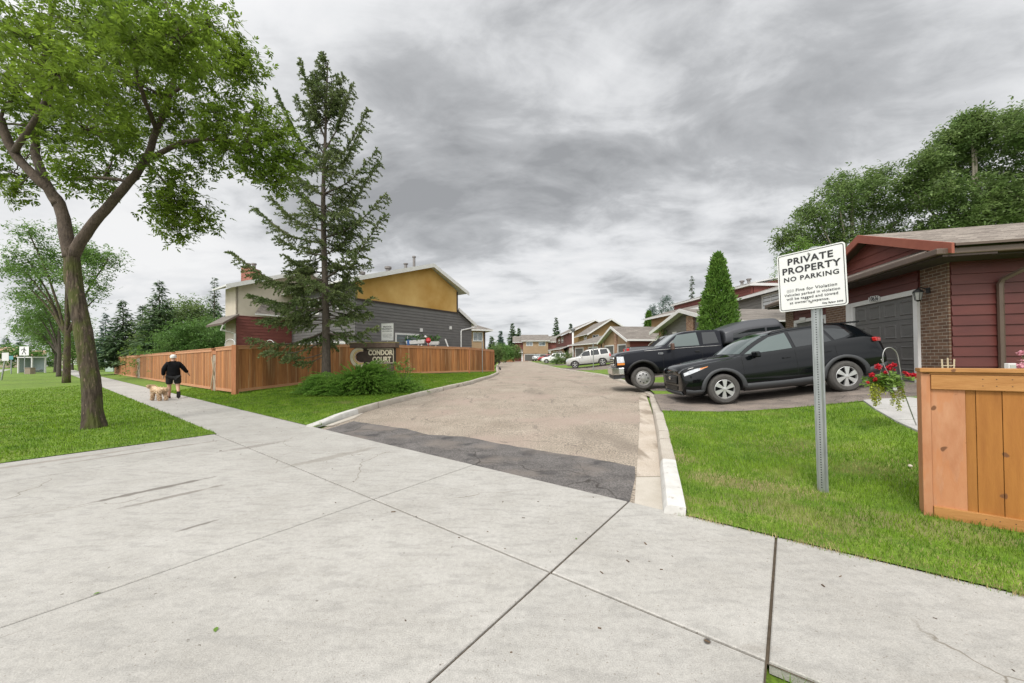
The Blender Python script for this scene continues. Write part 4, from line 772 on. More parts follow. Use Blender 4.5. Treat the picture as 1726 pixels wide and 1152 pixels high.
# ------------------------------------------------------------------ signs
signw = mat('sign_white', (.74, .74, .72), (.68, .68, .66), 3, .45); signk = mat('sign_black', (.02, .02, .022), rough=.5)
galv = mat('galvanised_steel', (.33, .35, .35), (.44, .46, .46), 16, .42, metal=.75, stretch=(1, 1, .25)); faded = mat('faded_ink', (.48, .48, .47), rough=.6)
holem = mat('hole_black', (.02, .02, .02), rough=.9)
def rrect(w_, h_, r, n=6):
    o = []
    for cx, cy, a0 in ((w_ / 2 - r, h_ / 2 - r, 0), (-w_ / 2 + r, h_ / 2 - r, 90), (-w_ / 2 + r, -h_ / 2 + r, 180), (w_ / 2 - r, -h_ / 2 + r, 270)):
        for i in range(n + 1): a = rad(a0 + 90 * i / n); o.append((cx + r * math.cos(a), cy + r * math.sin(a)))
    return o
def sign_board(t, Mx, W, H):
    b = MB(); b.prism([Mx @ Vector((x, y, 0)) for x, y in rrect(W, H, .028)], Mx.to_3x3() @ Vector((0, 0, -.004))); brd = b.build('sign_board', signw, t)
    o = rrect(W - .022, H - .022, .022); i = rrect(W - .034, H - .034, .017); n = len(o); m = MB()
    m.add([Mx @ Vector((x, y, .0022)) for x, y in o] + [Mx @ Vector((x, y, .0022)) for x, y in i], [(k, (k + 1) % n, (k + 1) % n + n, k + n) for k in range(n)]); m.build('border_line', signk, brd)
    s = W / .563
    def T(txt, y, size, mt=signk, bold=.0, sx=1.0, x=0, sp=1.06): textmesh(txt, size * s, mt, 'lettering', brd, Mx @ Matrix.Translation((x * s, y * s, .0024)), .0005, bold * s, sx=sx, spacing=sp)
    T('PRIVATE', .212, .094, bold=.0026, sx=1.0, sp=1.10); T('PROPERTY', .117, .094, bold=.0026, sx=1.0, sp=1.10); T('NO PARKING', .028, .066, bold=.0015, sx=1.05, sp=1.12)
    T('Fine for Violation', -.092, .043, bold=.0003, x=.04, sx=1.02, sp=1.08); T('$50', -.092, .040, faded, .002, x=-.175); T('Vehicles parked in violation', -.137, .038, bold=.0002, sp=1.07); T('will be tagged and towed', -.179, .039, bold=.0002, sp=1.07); T("at owner's expense.", -.221, .038, bold=.0002, sp=1.07, x=-.02)
    T('City Bylaw 5590', -.262, .022, x=.165, bold=.0006, sp=1.1)
    for y in (.265, -.232):
        c = MB(); c.lathe([(.011, 0), (.011, .004), (.006, .008)], (0, 0, 0), n=10); c.v = [tuple(Mx @ Vector((a_[0], a_[1] + y * s, a_[2] + .002))) for a_ in c.v]; c.build('bolt', steel2, brd, smooth='auto')
def perf_post(t, base, h, lean=Vector((0, 0, 0)), sgn=1, yaw=0, hole=True):
    R = Matrix.Rotation(yaw, 3, 'Z'); B = Vector(base); up = (Vector((0, 0, 1)) + lean).normalized(); prof = [(-.046, .0), (-.034, .0), (-.024, .026), (.024, .026), (.034, .0), (.046, .0), (.046, -.004), (.032, -.004), (.022, .022), (-.022, .022), (-.032, -.004), (-.046, -.004)]
    m = MB(); m.prism([B + R @ Vector((x, -y, 0)) - up * .1 for x, y in prof], up * (h + .1)); po_ = m.build('post', galv, t)
    if hole:
        m = MB(); z = .05
        while z < h - .02:
            c = B + up * z + R @ Vector((0, -.0266, 0)); m.add([c + (R @ Vector((.006 * math.cos(a), 0, 0))) + up * .006 * math.sin(a) for a in [k * math.pi / 4 for k in range(8)]], [tuple(range(8))]); z += .0254
        m.build('hole_row', holem, po_)
sb_ = Vector((3.10, 3.665, zl(3.1, 3.66)))
t = thing('parking_sign', 'white private property no parking sign on a galvanised post in the right lawn', 'sign', tuple(sb_))
lean = Vector((-.016, 0, 0)); a0, a1 = Vector((2.915, 3.925, 1.922)), Vector((3.225, 3.455, 1.936)); xv = (a1 - a0).normalized(); yv = Vector((-.016, .0, 1)); yv = (yv - xv * yv.dot(xv)).normalized(); zv = xv.cross(yv); cen = (a0 + a1) / 2 + yv * .306 + zv * -.0
cen = cen + zv * .008
Mx = Matrix((xv, yv, zv)).transposed().to_4x4(); Mx.translation = cen; sign_board(t, Mx, .563, .612); perf_post(t, sb_ - zv * .062, 2.50, lean, yaw=math.atan2(xv.y, xv.x), hole=True)
# faint second sign above the court sign
t = thing('parking_sign', 'faded white private property sign above the court sign and the fence', 'sign', (XP(653, 16.2), 16.2, .4))
m = MB(); m.tube([(XP(653, 16.2), 16.2, .3), (XP(653, 16.2), 16.2, 3.0)], .03, 8); m.build('post', galv, t)
Mx = Matrix((Vector((.985, -.17, 0)), Vector((0, 0, 1)), Vector((-.17, -.985, 0)))).transposed().to_4x4(); Mx.translation = Vector((XP(653, 16.1), 16.1, 2.66)); sign_board(t, Mx, .59, .78)
# carved court sign
brown = mat('sign_brown', (.030, .018, .012), (.05, .032, .02), 6, .75, bump=.2); brown2 = mat('sign_cap_brown', (.09, .06, .045), (.13, .09, .07), 6, .8, bump=.2); cream = mat('sign_cream', (.62, .56, .42), (.54, .47, .33), 8, .7)
moss = mat('mossy_top', (.22, .19, .07), (.34, .27, .12), 8, .95)
sx0, sy0 = XP(628, 15.5), 15.5
t = thing('court_sign', 'dark brown carved CONDOR COURT sign with a curved cream emblem behind the juniper', 'sign', (sx0, sy0, .35))
SF = Fr((sx0, sy0), (.985, -.17), (-.17, -.985))
for u in (-.42, .82):
    m = MB(); SF.box(m, u - .1, u + .1, .1, 1.26, -.14, -.02); m.build('post', brown2, t, bevel=.01)
m = MB(); SF.box(m, -.75, 1.02, 1.24, 1.93, -.12, 0); brd = m.build('sign_board', brown, t, bevel=.008)
m = MB(); SF.box(m, -1.02, 1.10, 1.935, 2.14, -.26, .10); cp = m.build('sign_cap', brown2, t, bevel=.015); m = MB(); SF.box(m, -1.03, 1.11, 2.142, 2.175, -.27, .11); m.build('cap_top', moss, cp, bevel=.01)
m = MB()
for (u0, u1, z0, z1) in ((-.25, .97, 1.275, 1.30), (-.25, .97, 1.87, 1.895), (.945, .97, 1.30, 1.87)): SF.box(m, u0, u1, z0, z1, .001, .012)
m.build('border_line', cream, brd)
def SFM(u, z, d): 
    M = Matrix((SF.e, Vector((0, 0, 1)), SF.n)).transposed().to_4x4(); M.translation = SF.P(u, z, d); return M
textmesh('CONDOR', .30, cream, 'lettering', brd, SFM(.36, 1.72, .004), .008, .012, sx=.82, spacing=1.02); textmesh('COURT', .30, cream, 'lettering', brd, SFM(.42, 1.43, .004), .008, .012, sx=.82, spacing=1.02)
# crescent emblem: two swept wings
arc_o = []; arc_i = []
for k in range(27):
    a = rad(52 + 262 * k / 26); f = k / 26; ro_ = .40 * (1 + .06 * math.sin(f * 9)); ri_ = .40 - .24 * math.sin(math.pi * min(1, max(0, f * .86 + .07))) ** .6
    arc_o.append((-.62 + ro_ * 1.12 * math.cos(a), 1.52 + ro_ * 1.02 * math.sin(a))); arc_i.append((-.60 + ri_ * 1.12 * math.cos(a) + .03, 1.55 + ri_ * .9 * math.sin(a)))
m = MB(); m.prism([SF.P(u + .0, z, .02) for u, z in [(u * 1.0 - .012 * (1 if u < -.6 else -1), z) for u, z in arc_o] + list(reversed(arc_i))], SF.n * .02); em = m.build('emblem', brown, t)
goldm = mat('emblem_gold', (.60, .40, .13), (.66, .52, .24), 6, .7); rose = mat('emblem_rose', (.48, .30, .22), (.55, .42, .33), 6, .7)
for nm, f0, f1, mt in (('wing_outer', .04, .50, cream), ('wing_middle', .54, .74, goldm), ('wing_inner', .78, .93, rose)):
    m = MB(); A_ = [(o[0] * (1 - f0) + i[0] * f0, o[1] * (1 - f0) + i[1] * f0) for o, i in zip(arc_o, arc_i)][1:-1]; B_ = [(o[0] * (1 - f1) + i[0] * f1, o[1] * (1 - f1) + i[1] * f1) for o, i in zip(arc_o, arc_i)][1:-1]
    m.prism([SF.P(u, z, .041) for u, z in A_ + list(reversed(B_))], SF.n * .006); m.build(nm, mt, em)

# ------------------------------------------------------------------ buildings
def clip_z(poly, z0, z1):
    def half(P, z, keep_above):
        o = []
        for i in range(len(P)):
            a, b = P[i], P[(i + 1) % len(P)]; ia = (a[1] >= z) if keep_above else (a[1] <= z); ib = (b[1] >= z) if keep_above else (b[1] <= z)
            if ia: o.append(a)
            if ia != ib: k = (z - a[1]) / (b[1] - a[1]); o.append((a[0] + k * (b[0] - a[0]), z))
        return o
    P = half(poly, z0, True); return half(P, z1, False) if P else P
def siding(mb, F, poly, h=.2, d=.0, lip=.026, mi=0):
    z0 = min(p[1] for p in poly); z1 = max(p[1] for p in poly); z = z0
    while z < z1 - .005:
        P = clip_z(poly, z, min(z + h, z1))
        Q = []
        for p in P:
            if not Q or abs(p[0] - Q[-1][0]) + abs(p[1] - Q[-1][1]) > 1e-4: Q.append(p)
        if len(Q) >= 3:
            us = [p[0] for p in Q]; vs = [F.P(u, zz + (.004 if zz < z + .01 else 0), d + lip * (1 - (zz - z) / h) + .004) for u, zz in Q]
            tri = tessellate_polygon([[Vector((u, zz, 0)) for u, zz in Q]]); mb.add(vs, [tuple(t_) for t_ in tri], mi)
            lo_ = [u for u, zz in Q if zz < z + .003]
            if len(lo_) > 1: a_, b_ = min(lo_), max(lo_); mb.add([F.P(a_, z + .004, d - .01), F.P(b_, z + .004, d - .01), F.P(b_, z + .004, d + lip + .004), F.P(a_, z + .004, d + lip + .004)], [(0, 1, 2, 3)], mi)
        z += h
def wallp(t, F, poly, m, name='wall', kind='flat', h=.2, d=0.0, th=.12):
    mb = MB()
    if kind == 'siding':
        mb.prism([F.P(u, z, d) for u, z in poly], F.n * -th); siding(mb, F, poly, h, d)
        return mb.build(name, m, t, fixn=False)
    mb.prism([F.P(u, z, d) for u, z in poly], F.n * -th); return mb.build(name, m, t)
def window(t, F, u0, u1, z0, z1, d=.0, fm=wht, pm=None, mull=1, fw=.07, horiz=False, name='window'):
    m = MB(); D = d + .05
    F.box(m, u0 - fw, u1 + fw, z1, z1 + fw, d, D); F.box(m, u0 - fw, u1 + fw, z0 - fw, z0, d, D + .02); F.box(m, u0 - fw, u0, z0, z1, d, D); F.box(m, u1, u1 + fw, z0, z1, d, D)
    for k in range(mull): u = u0 + (u1 - u0) * (k + 1) / (mull + 1); F.box(m, u - .025, u + .025, z0, z1, d, D - .012)
    fo = m.build(name, fm, t); m = MB(); F.box(m, u0, u1, z0, z1, d, d + .024); m.build('pane', pm or pane, fo); return fo
def garage_door(t, F, u0, u1, z0, z1, d, m, trim=wht, rows=4, cols=4, tw=.13, detail=True):
    mb = MB(); F.box(mb, u0, u1, z0, z1, d - .075, d - .045)
    rh = (z1 - z0) / rows
    for r_ in range(rows):
        za, zb = z0 + rh * r_ + .006, z0 + rh * (r_ + 1) - .006; F.box(mb, u0 + .002, u1 - .002, za, zb, d - .045, d - .022)
        if detail:
            cw = (u1 - u0) / cols
            for c in range(cols):
                ua, ub = u0 + cw * c + cw * .12, u0 + cw * (c + 1) - cw * .12; a_, b_ = za + rh * .17, zb - rh * .17
                q0 = [F.P(ua, a_, d - .0218), F.P(ub, a_, d - .0218), F.P(ub, b_, d - .0218), F.P(ua, b_, d - .0218)]; i1 = .022; q1 = [F.P(ua + i1, a_ + i1, d - .0015), F.P(ub - i1, a_ + i1, d - .0015), F.P(ub - i1, b_ - i1, d - .0015), F.P(ua + i1, b_ - i1, d - .0015)]
                i2 = .05; q2 = [F.P(ua + i2, a_ + i2, d - .016), F.P(ub - i2, a_ + i2, d - .016), F.P(ub - i2, b_ - i2, d - .016), F.P(ua + i2, b_ - i2, d - .016)]
                fs = [(k, (k + 1) % 4, (k + 1) % 4 + 4, k + 4) for k in range(4)] + [(k + 4, (k + 1) % 4 + 4, (k + 1) % 4 + 8, k + 8) for k in range(4)] + [(8, 9, 10, 11)]; mb.add(q0 + q1 + q2, fs)
    o = mb.build('garage_door', m, t); m2 = MB()
    F.box(m2, u0 - tw, u0, z0, z1, d - .06, d + .035); F.box(m2, u1, u1 + tw, z0, z1, d - .06, d + .035); F.box(m2, u0 - tw, u1 + tw, z1, z1 + tw, d - .06, d + .037); m2.build('door_frame', trim, t); return o
def slab(t, pts, th, m, name='roof', fm=None, uplift=0.0):
    mb = MB(); P = [Vector(p) for p in pts]; top = [p + Vector((0, 0, uplift + .0)) for p in P]; bot = [p - Vector((0, 0, th)) for p in P]; n = len(P)
    mb.add(top + bot, [tuple(range(n))], 0); mb.add(top + bot, [tuple(range(2 * n - 1, n - 1, -1))] + [(i, i + n, (i + 1) % n + n, (i + 1) % n) for i in range(n)], 1)
    return mb.build(name, [m, fm or m], t)
def gable_roof(t, F, u0, u1, ze, up, zp, d0, d1, th, m, fm, name='roof', oh=0.0):  # ridge runs inward (along -n) from d0 to d1, sheets share the ridge line
    for a_, za in ((u0, ze), (u1, ze)):
        slab(t, [F.P(a_, za, d0), F.P(up, zp, d0), F.P(up, zp, d1), F.P(a_, za, d1)], th, m, name, fm)
def side_roof(t, F, u0, u1, pts, th, m, fm, name='roof'):  # pts: list of (d, z); ridge along e
    for (d0, z0), (d1, z1) in zip(pts, pts[1:]):
        slab(t, [F.P(u0, z0, d0), F.P(u1, z0, d0), F.P(u1, z1, d1), F.P(u0, z1, d1)], th, m, name, fm)
pane = mat('window_glass', (.10, .12, .13), (.22, .25, .27), .9, .06, coat=1, spec=.8); paned = mat('dark_window_glass', (.03, .035, .04), (.08, .09, .10), 1.2, .06, coat=1, spec=.8); curt = mat('curtained_glass', (.42, .43, .43), (.55, .56, .56), 3, .15, stretch=(3, 3, .2), coat=.5)
ang1 = math.atan2(.966, .26)
shing = brickmat('brown_grey_shingles', (.15, .122, .10), (.27, .232, .195), (.09, .075, .065), ang1, bw=.33, bh=.055, ms=.004, bump=.5, rough=.95)
shing2 = brickmat('grey_shingles', (.14, .122, .105), (.225, .20, .175), (.10, .09, .08), .2, bw=.4, bh=.07, ms=.004, bump=.3, rough=.95)
brickd = brickmat('dark_brown_brick', (.10, .052, .032), (.155, .088, .053), (.27, .225, .175), ang1, ms=.008)
brickr = brickmat('mottled_brick', (.26, .09, .045), (.42, .25, .15), (.45, .38, .32), ang1 + .2, bw=.22, bh=.08, ms=.01)
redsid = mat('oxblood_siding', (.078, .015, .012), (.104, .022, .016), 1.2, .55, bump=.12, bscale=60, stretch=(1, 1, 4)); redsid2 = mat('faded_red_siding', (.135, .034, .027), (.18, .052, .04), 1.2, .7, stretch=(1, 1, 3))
greys = mat('grey_siding', (.105, .10, .098), (.135, .13, .125), 1.5, .65, stretch=(1, 1, 4)); greys2 = mat('warm_grey_siding', (.155, .145, .135), (.19, .18, .165), 1.5, .7, stretch=(1, 1, 4))
doorg = mat('garage_door_grey', (.10, .098, .092), (.125, .12, .115), 2, .55, bump=.12, bscale=70, stretch=(1, 1, 6)); doorg2 = mat('garage_door_dark', (.085, .08, .075), (.10, .098, .09), 1, .6)
brtrim = mat('brown_trim', (.09, .06, .045), (.11, .075, .055), 3, .45); rtrim = mat('red_fascia', (.24, .062, .036), (.29, .085, .05), 2.5, .6, bump=.08); soff = mat('dark_soffit', (.05, .035, .03), rough=.9)
stucy = mat('ochre_stucco', (.42, .235, .055), (.60, .40, .15), .35, .95, bump=.35, bscale=50, detail=4); stucw = mat('cream_stucco', (.48, .42, .34), (.56, .50, .42), .9, .95, bump=.4, bscale=45); stuct = mat('tan_stucco', (.28, .175, .08), (.34, .22, .11), .8, .95, bump=.3); stucb = mat('brown_tan_stucco', (.30, .205, .125), (.36, .25, .155), .8, .95)
metalv = mat('vent_metal', (.24, .22, .21), rough=.5, metal=.5)

# --- right foreground garages
hz0 = .60
F1 = Fr((9.55, 7.85), (.26, .966), (-.966, .26)); F2 = Fr((9.55, 7.85), (.966, -.26), (-.26, -.966))
H = thing('garage_house', 'oxblood red sided double garage with brown brick piers at the right edge', 'house', (9.55, 7.85, hz0))
wallp(H, F1, [(0, .3), (7.6, .3), (7.6, 3.55), (0, 3.55)], redsid, d=-.02, th=.2)
def brickbox(F, u0, u1, z0, z1, d0, d1, m, t, nm='brick_pier'):
    b = MB(); F.box(b, u0, u1, z0, z1, d0, d1); return b.build(nm, m, t)
brickbox(F1, .015, .76, .35, 3.5, -.02, .035, brickd, H); brickbox(F1, 3.42, 4.5, .35, 3.5, -.02, .10, brickd, H); brickbox(F1, 6.75, 7.4, .35, 3.5, -.02, .10, brickd, H)
wallp(H, F1, [(.742, 3.02), (3.42, 3.02), (3.42, 3.5), (.742, 3.5)], redsid, 'header_siding', 'siding', .19, .06, .06)
wallp(H, F1, [(4.502, 2.85), (6.74, 2.85), (6.74, 3.5), (4.502, 3.5)], redsid, 'header_siding', 'siding', .19, .06, .06)
garage_door(H, F1, .88, 3.10, hz0 + .05, 2.90, .06, doorg, tw=.12); garage_door(H, F1, 4.64, 6.6, hz0 + .05, 2.72, .06, doorg, tw=.12)
b = MB(); F1.box(b, 3.222, 3.418, .5, 3.02, .0, .105); b.build('white_jamb', wht, H)
wallp(H, F2, [(.0, .3), (9, .3), (9, 3.55), (0, 3.55)], redsid, 'side_wall', 'siding', .222, .0, .2)
b = MB(); F1.box(b, -.62, 7.9, 3.46, 3.50, -.3, .56); b.build('soffit', soff, H); b = MB(); F2.box(b, .0, 9.4, 3.462, 3.498, -.1, .50); b.build('soffit', soff, H)
b = MB(); F1.box(b, -.66, 7.9, 3.50, 3.63, .56, .68); F2.box(b, -.565, 9.4, 3.50, 3.63, .50, .64); b.build('gutter', brtrim, H, bevel=.02)
# skirt roof over the gutter, gable wall, gable roof with ridge running back
slab(H, [F1.P(-.25, 3.66, .60), F1.P(7.9, 3.66, .60), F1.P(7.9, 3.88, .13), F1.P(.2, 3.88, .13)], .04, shing, 'skirt_roof', brtrim)
gu0, gu1, gup, gze, gzp = -.72, 4.95, 2.12, 3.70, 4.78
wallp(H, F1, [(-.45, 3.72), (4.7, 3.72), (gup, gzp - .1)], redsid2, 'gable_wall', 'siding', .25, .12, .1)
gable_roof(H, F1, gu0, gu1, gze, gup, gzp, .42, -9.5, .05, shing, brtrim)
for a_, b_ in ((gu0, gup), (gup, gu1)):
    za, zb = (gze, gzp) if a_ == gu0 else (gzp, gze); b = MB(); b.prism([F1.P(a_, za - .20, .44), F1.P(b_, zb - .20, .44), F1.P(b_, zb + .012, .44), F1.P(a_, za + .012, .44)], F1.n * .045); b.build('rake_fascia', rtrim, H)
slab(H, [F1.P(4.6, 3.68, .2), F1.P(7.9, 3.68, .2), F1.P(7.9, 4.5, -3.5), F1.P(4.6, 4.5, -3.5)], .05, shing, 'roof', brtrim)
# taller wing behind, at the right edge
F3 = Fr(tuple(F1.P(-.3, 0, -4.6).xy), (.26, .966), (-.966, .26))
wallp(H, F3, [(0, 3.5), (6, 3.5), (6, 5.2), (0, 5.2)], redsid, 'upper_wall', 'siding', .22, 0, .2)
slab(H, [F3.P(-.6, 5.05, .5), F3.P(6.3, 5.05, .5), F3.P(6.3, 6.2, -3.2), F3.P(-.6, 6.2, -3.2)], .10, shing, 'upper_roof', brtrim)
# downspout
b = MB(); pd = [(1.02, 3.52, .50), (1.02, 3.36, .50), (1.0, 3.24, .42), (.78, 3.02, .10), (.76, 2.92, .075), (.76, .7, .075)]
b.tube([F2.P(u, z, d) for u, z, d in pd], .05, 6); b.build('downspout', brtrim, H, smooth='auto')
# house number plate and carriage lamp
b = MB(); Mx = Matrix((-F1.e, Vector((0, 0, 1)), F1.n)).transposed().to_4x4() @ Matrix.Rotation(rad(-3), 4, 'Z'); Mx.translation = F1.P(2.15, 3.00, .11)
b.prism([Mx @ Vector(p) for p in ((-.21, -.06, 0), (.21, -.06, 0), (.21, .06, 0), (.15, .06, 0), (.15, .085, 0), (-.15, .085, 0), (-.15, .06, 0), (-.21, .06, 0))], F1.n * .02); np_ = b.build('number_plate', wht, H)
Mx.translation = F1.P(2.15, 3.005, .132); textmesh('10636', .17, signk, 'numerals', np_, Mx, .002, .004, sx=.85)
b = MB(); Mx.translation = F1.P(6.0, 2.84, .11); b.prism([Mx @ Vector(p) for p in ((-.2, -.06, 0), (.2, -.06, 0), (.2, .06, 0), (-.2, .06, 0))], F1.n * .02); np2 = b.build('number_plate', wht, H)
b = MB(); lc = F1.P(.50, 2.86, .24); F1.box(b, .46, .54, 2.88, 3.0, .03, .07); b.tube([F1.P(.5, 2.96, .06), F1.P(.5, 3.02, .2), lc + Vector((0, 0, .12))], .012, 6); ln_ = b.build('wall_lamp', blackp, H)
b = MB(); b.lathe([(.10, .04), (.075, .09), (.02, .13)], lc, n=6); b.lathe([(.055, -.14), (.02, -.17)], lc, n=6)
for k in range(6): a = k * math.pi / 3; b.tube([lc + Vector((.085 * math.cos(a), .085 * math.sin(a), .05)), lc + Vector((.052 * math.cos(a), .052 * math.sin(a), -.14))], .006, 4)
b.build('lamp_cage', blackp, ln_); b = MB(); b.lathe([(.05, -.13), (.075, .04)], lc, n=6); b.build('lamp_glass', mat('lamp_glass', (.30, .30, .28), rough=.1, coat=1), ln_)
b = MB(); b.lathe([(.11, 0), (.11, .12), (.17, .13), (.17, .19), (.05, .22)], F1.P(1.9, 4.55, -3.2), n=14); b.build('roof_vent', metalv, H)

def townhouse(name, label, base, group='town houses along the court'): return thing(name, label, 'house', base, group)
# --- second row on the right: two-storey block behind
def endwall(t, F, u, pts, m):
    mb = MB(); mb.prism([F.P(u, z, d) for d, z in pts], F.e * .1); return mb.build('end_wall', m, t)
T = townhouse('town_house', 'grey sided town house with a white upper window behind the big cedar', (18, 26, .6))
FA = Fr((18.15, 24.0), (.03, 1), (-1, .03))
wallp(T, FA, [(-1, .3), (5.4, .3), (5.4, 6.0), (-1, 6.0)], greys2, kind='siding', h=.25)
window(T, FA, .45, 2.15, 4.65, 5.75, pm=curt, mull=1, fw=.1)
side_roof(T, FA, -1.4, 5.6, [(.55, 6.0), (-4.5, 7.5)], .18, shing2, wht); endwall(T, FA, -1.0, [(-.2, .3), (-5, .3), (-5, 7.3), (-4.4, 7.25), (-.2, 5.95)], greys2)
FA2 = Fr((15.2, 24.0), (.03, 1), (-1, .03)); side_roof(T, FA2, -1.5, 5.5, [(-.0, 3.6), (-3.0, 4.45)], .12, shing2, wht, 'lower_roof'); wallp(T, FA2, [(-1, .3), (5.4, .3), (5.4, 3.5), (-1, 3.5)], redsid, d=-.3)
garage_door(T, FA2, 0, 2.2, .7, 2.8, -.24, doorg2, rows=4, detail=False); 
T = townhouse('town_house', 'taller dull red town house with white fascia behind the grey one', (20, 34, .6))
FB = Fr((19.6, 29.5), (-.1, 1), (-1, -.1)); wallp(T, FB, [(0, .3), (11.6, .3), (11.6, 7.2), (0, 7.2)], redsid2, kind='siding', h=.25); b = MB(); FB.box(b, -.2, 11.8, 7.2, 7.42, -6, .3); b.build('fascia', wht, T); side_roof(T, FB, -.2, 11.8, [(.3, 7.43), (-4, 8.3)], .1, shing2, wht); endwall(T, FB, 0, [(-.2, .3), (-4.2, .3), (-4.2, 8.15), (-.2, 7.3)], redsid2)
b = MB()
for u in (1.5, 2.3, 4.0): b.lathe([(.12, 0), (.12, .5), (.2, .52), (.2, .62), (.05, .66)], FB.P(u, 7.5, -1.0), n=10)
b.build('roof_vent', metalv, T)
T = townhouse('town_house', 'brown stucco town house with one small upper window left of the big cedar', (16.5, 37, .6))
FC = Fr((17.0, 32.6), (-.13, 1), (-1, -.13)); wallp(T, FC, [(0, .3), (8.6, .3), (8.6, 5.85), (0, 5.85)], stuct); window(T, FC, 3.5, 5.2, 4.4, 5.2, pm=curt, mull=1, fw=.1)
slab(T, [FC.P(-.4, 5.85, .6), FC.P(9.2, 5.85, .6), FC.P(9.2, 7.3, -4.4), FC.P(-.4, 7.3, -4.4)], .2, shing2, 'roof', wht); endwall(T, FC, 0, [(-.2, .3), (-4.4, .3), (-4.4, 7.0), (-.2, 5.7)], stuct)
T = townhouse('town_house', 'grey gabled garage with a mottled brick pier beside the big cedar', (11.3, 23, .5))
FD = Fr((11.55, 19.2), (-.06, 1), (-1, -.06)); wallp(T, FD, [(0, .3), (7.8, .3), (7.8, 3.35), (3.9, 4.4), (0, 3.35)], greys2, kind='siding', h=.22); brickbox(FD, 3.2, 4.0, .4, 4.05, .02, .12, brickr, T); brickbox(FD, 7.2, 7.8, .4, 3.4, .02, .12, brickr, T)
gable_roof(T, FD, -.4, 8.25, 3.32, 3.9, 4.5, .6, -7, .06, shing2, wht)
for a_, b_, za, zb in ((-.4, 3.9, 3.32, 4.5), (3.9, 8.25, 4.5, 3.32)): b = MB(); b.prism([FD.P(a_, za - .22, .61), FD.P(b_, zb - .22, .61), FD.P(b_, zb + .01, .61), FD.P(a_, za + .01, .61)], FD.n * .05); b.build('rake_fascia', wht, T)
garage_door(T, FD, .5, 2.8, .7, 2.8, .06, doorg2, detail=False); garage_door(T, FD, 4.5, 6.8, .7, 2.8, .06, doorg2, detail=False); b = MB(); FD.box(b, 5.4, 5.9, 3.0, 3.16, .0, .06); b.build('number_plate', wht, T)
T = townhouse('town_house', 'gabled brick garage with two grey doors behind the silver SUV', (11, 38, .5))
FE = Fr((11.4, 35.0), (-.17, 1), (-1, -.17)); zg0 = .55
wallp(T, FE, [(0, .3), (6.2, .3), (6.2, 3.15), (3.1, 4.55), (0, 3.15)], stucb); 
for u in (-.05, 2.6, 5.7): brickbox(FE, u, u + .55, .4, 3.1 if u != 2.6 else 4.2, .0, .12, brickr, T)
garage_door(T, FE, .65, 2.35, zg0, 2.65, .05, doorg2, detail=False, rows=4); garage_door(T, FE, 3.4, 5.5, zg0, 2.65, .05, doorg2, detail=False)
gable_roof(T, FE, -.45, 6.65, 3.12, 3.1, 4.70, .5, -9, .08, shing2, wht)
for a_, b_, za, zb in ((-.45, 3.1, 3.12, 4.7), (3.1, 6.65, 4.7, 3.12)): b = MB(); b.prism([FE.P(a_, za - .24, .51), FE.P(b_, zb - .24, .51), FE.P(b_, zb + .01, .51), FE.P(a_, za + .01, .51)], FE.n * .05); b.build('rake_fascia', wht, T)
FE2 = Fr((11.4, 35.0), (1, .17), (.17, -1)); wallp(T, FE2, [(0, .3), (9, .3), (9, 3.1), (0, 3.1)], redsid2, 'side_wall', 'siding', .25); b = MB(); FE2.box(b, -.5, 9, 3.0, 3.16, .45, .56); b.build('gutter', wht, T)
b = MB(); b.tube([FE2.P(2.2, 3.0, .45), FE2.P(1.9, 2.6, .1), FE2.P(1.9, .5, .1)], .06, 6); b.build('downspout', wht, T)
T = townhouse('town_house', 'low grey-roofed garage left of the gabled brick one', (9, 47, .5))
FG = Fr((10.6, 43.0), (-.28, 1), (-1, -.28)); wallp(T, FG, [(0, .3), (8, .3), (8, 3.2), (0, 3.2)], brickr)
for u in (.8, 4.6): garage_door(T, FG, u, u + 2.2, .55, 2.65, .05, doorg2, detail=False)
slab(T, [FG.P(-.5, 3.2, .5), FG.P(8.5, 3.2, .5), FG.P(6.5, 4.4, -3.2), FG.P(1, 4.4, -3.2)], .12, shing2, 'roof', wht); FG2 = Fr(tuple(FG.P(0, 0).xy), (1, .28), (.28, -1)); wallp(T, FG2, [(0, .3), (6, .3), (6, 3.2), (0, 3.2)], greys, 'side_wall', 'siding', .25)
slab(T, [FG.P(-.5, 3.201, .5), FG.P(1, 4.401, -3.2), FG.P(1, 4.401, -6), FG.P(-.5, 3.201, -6)], .12, shing2, 'roof', wht)
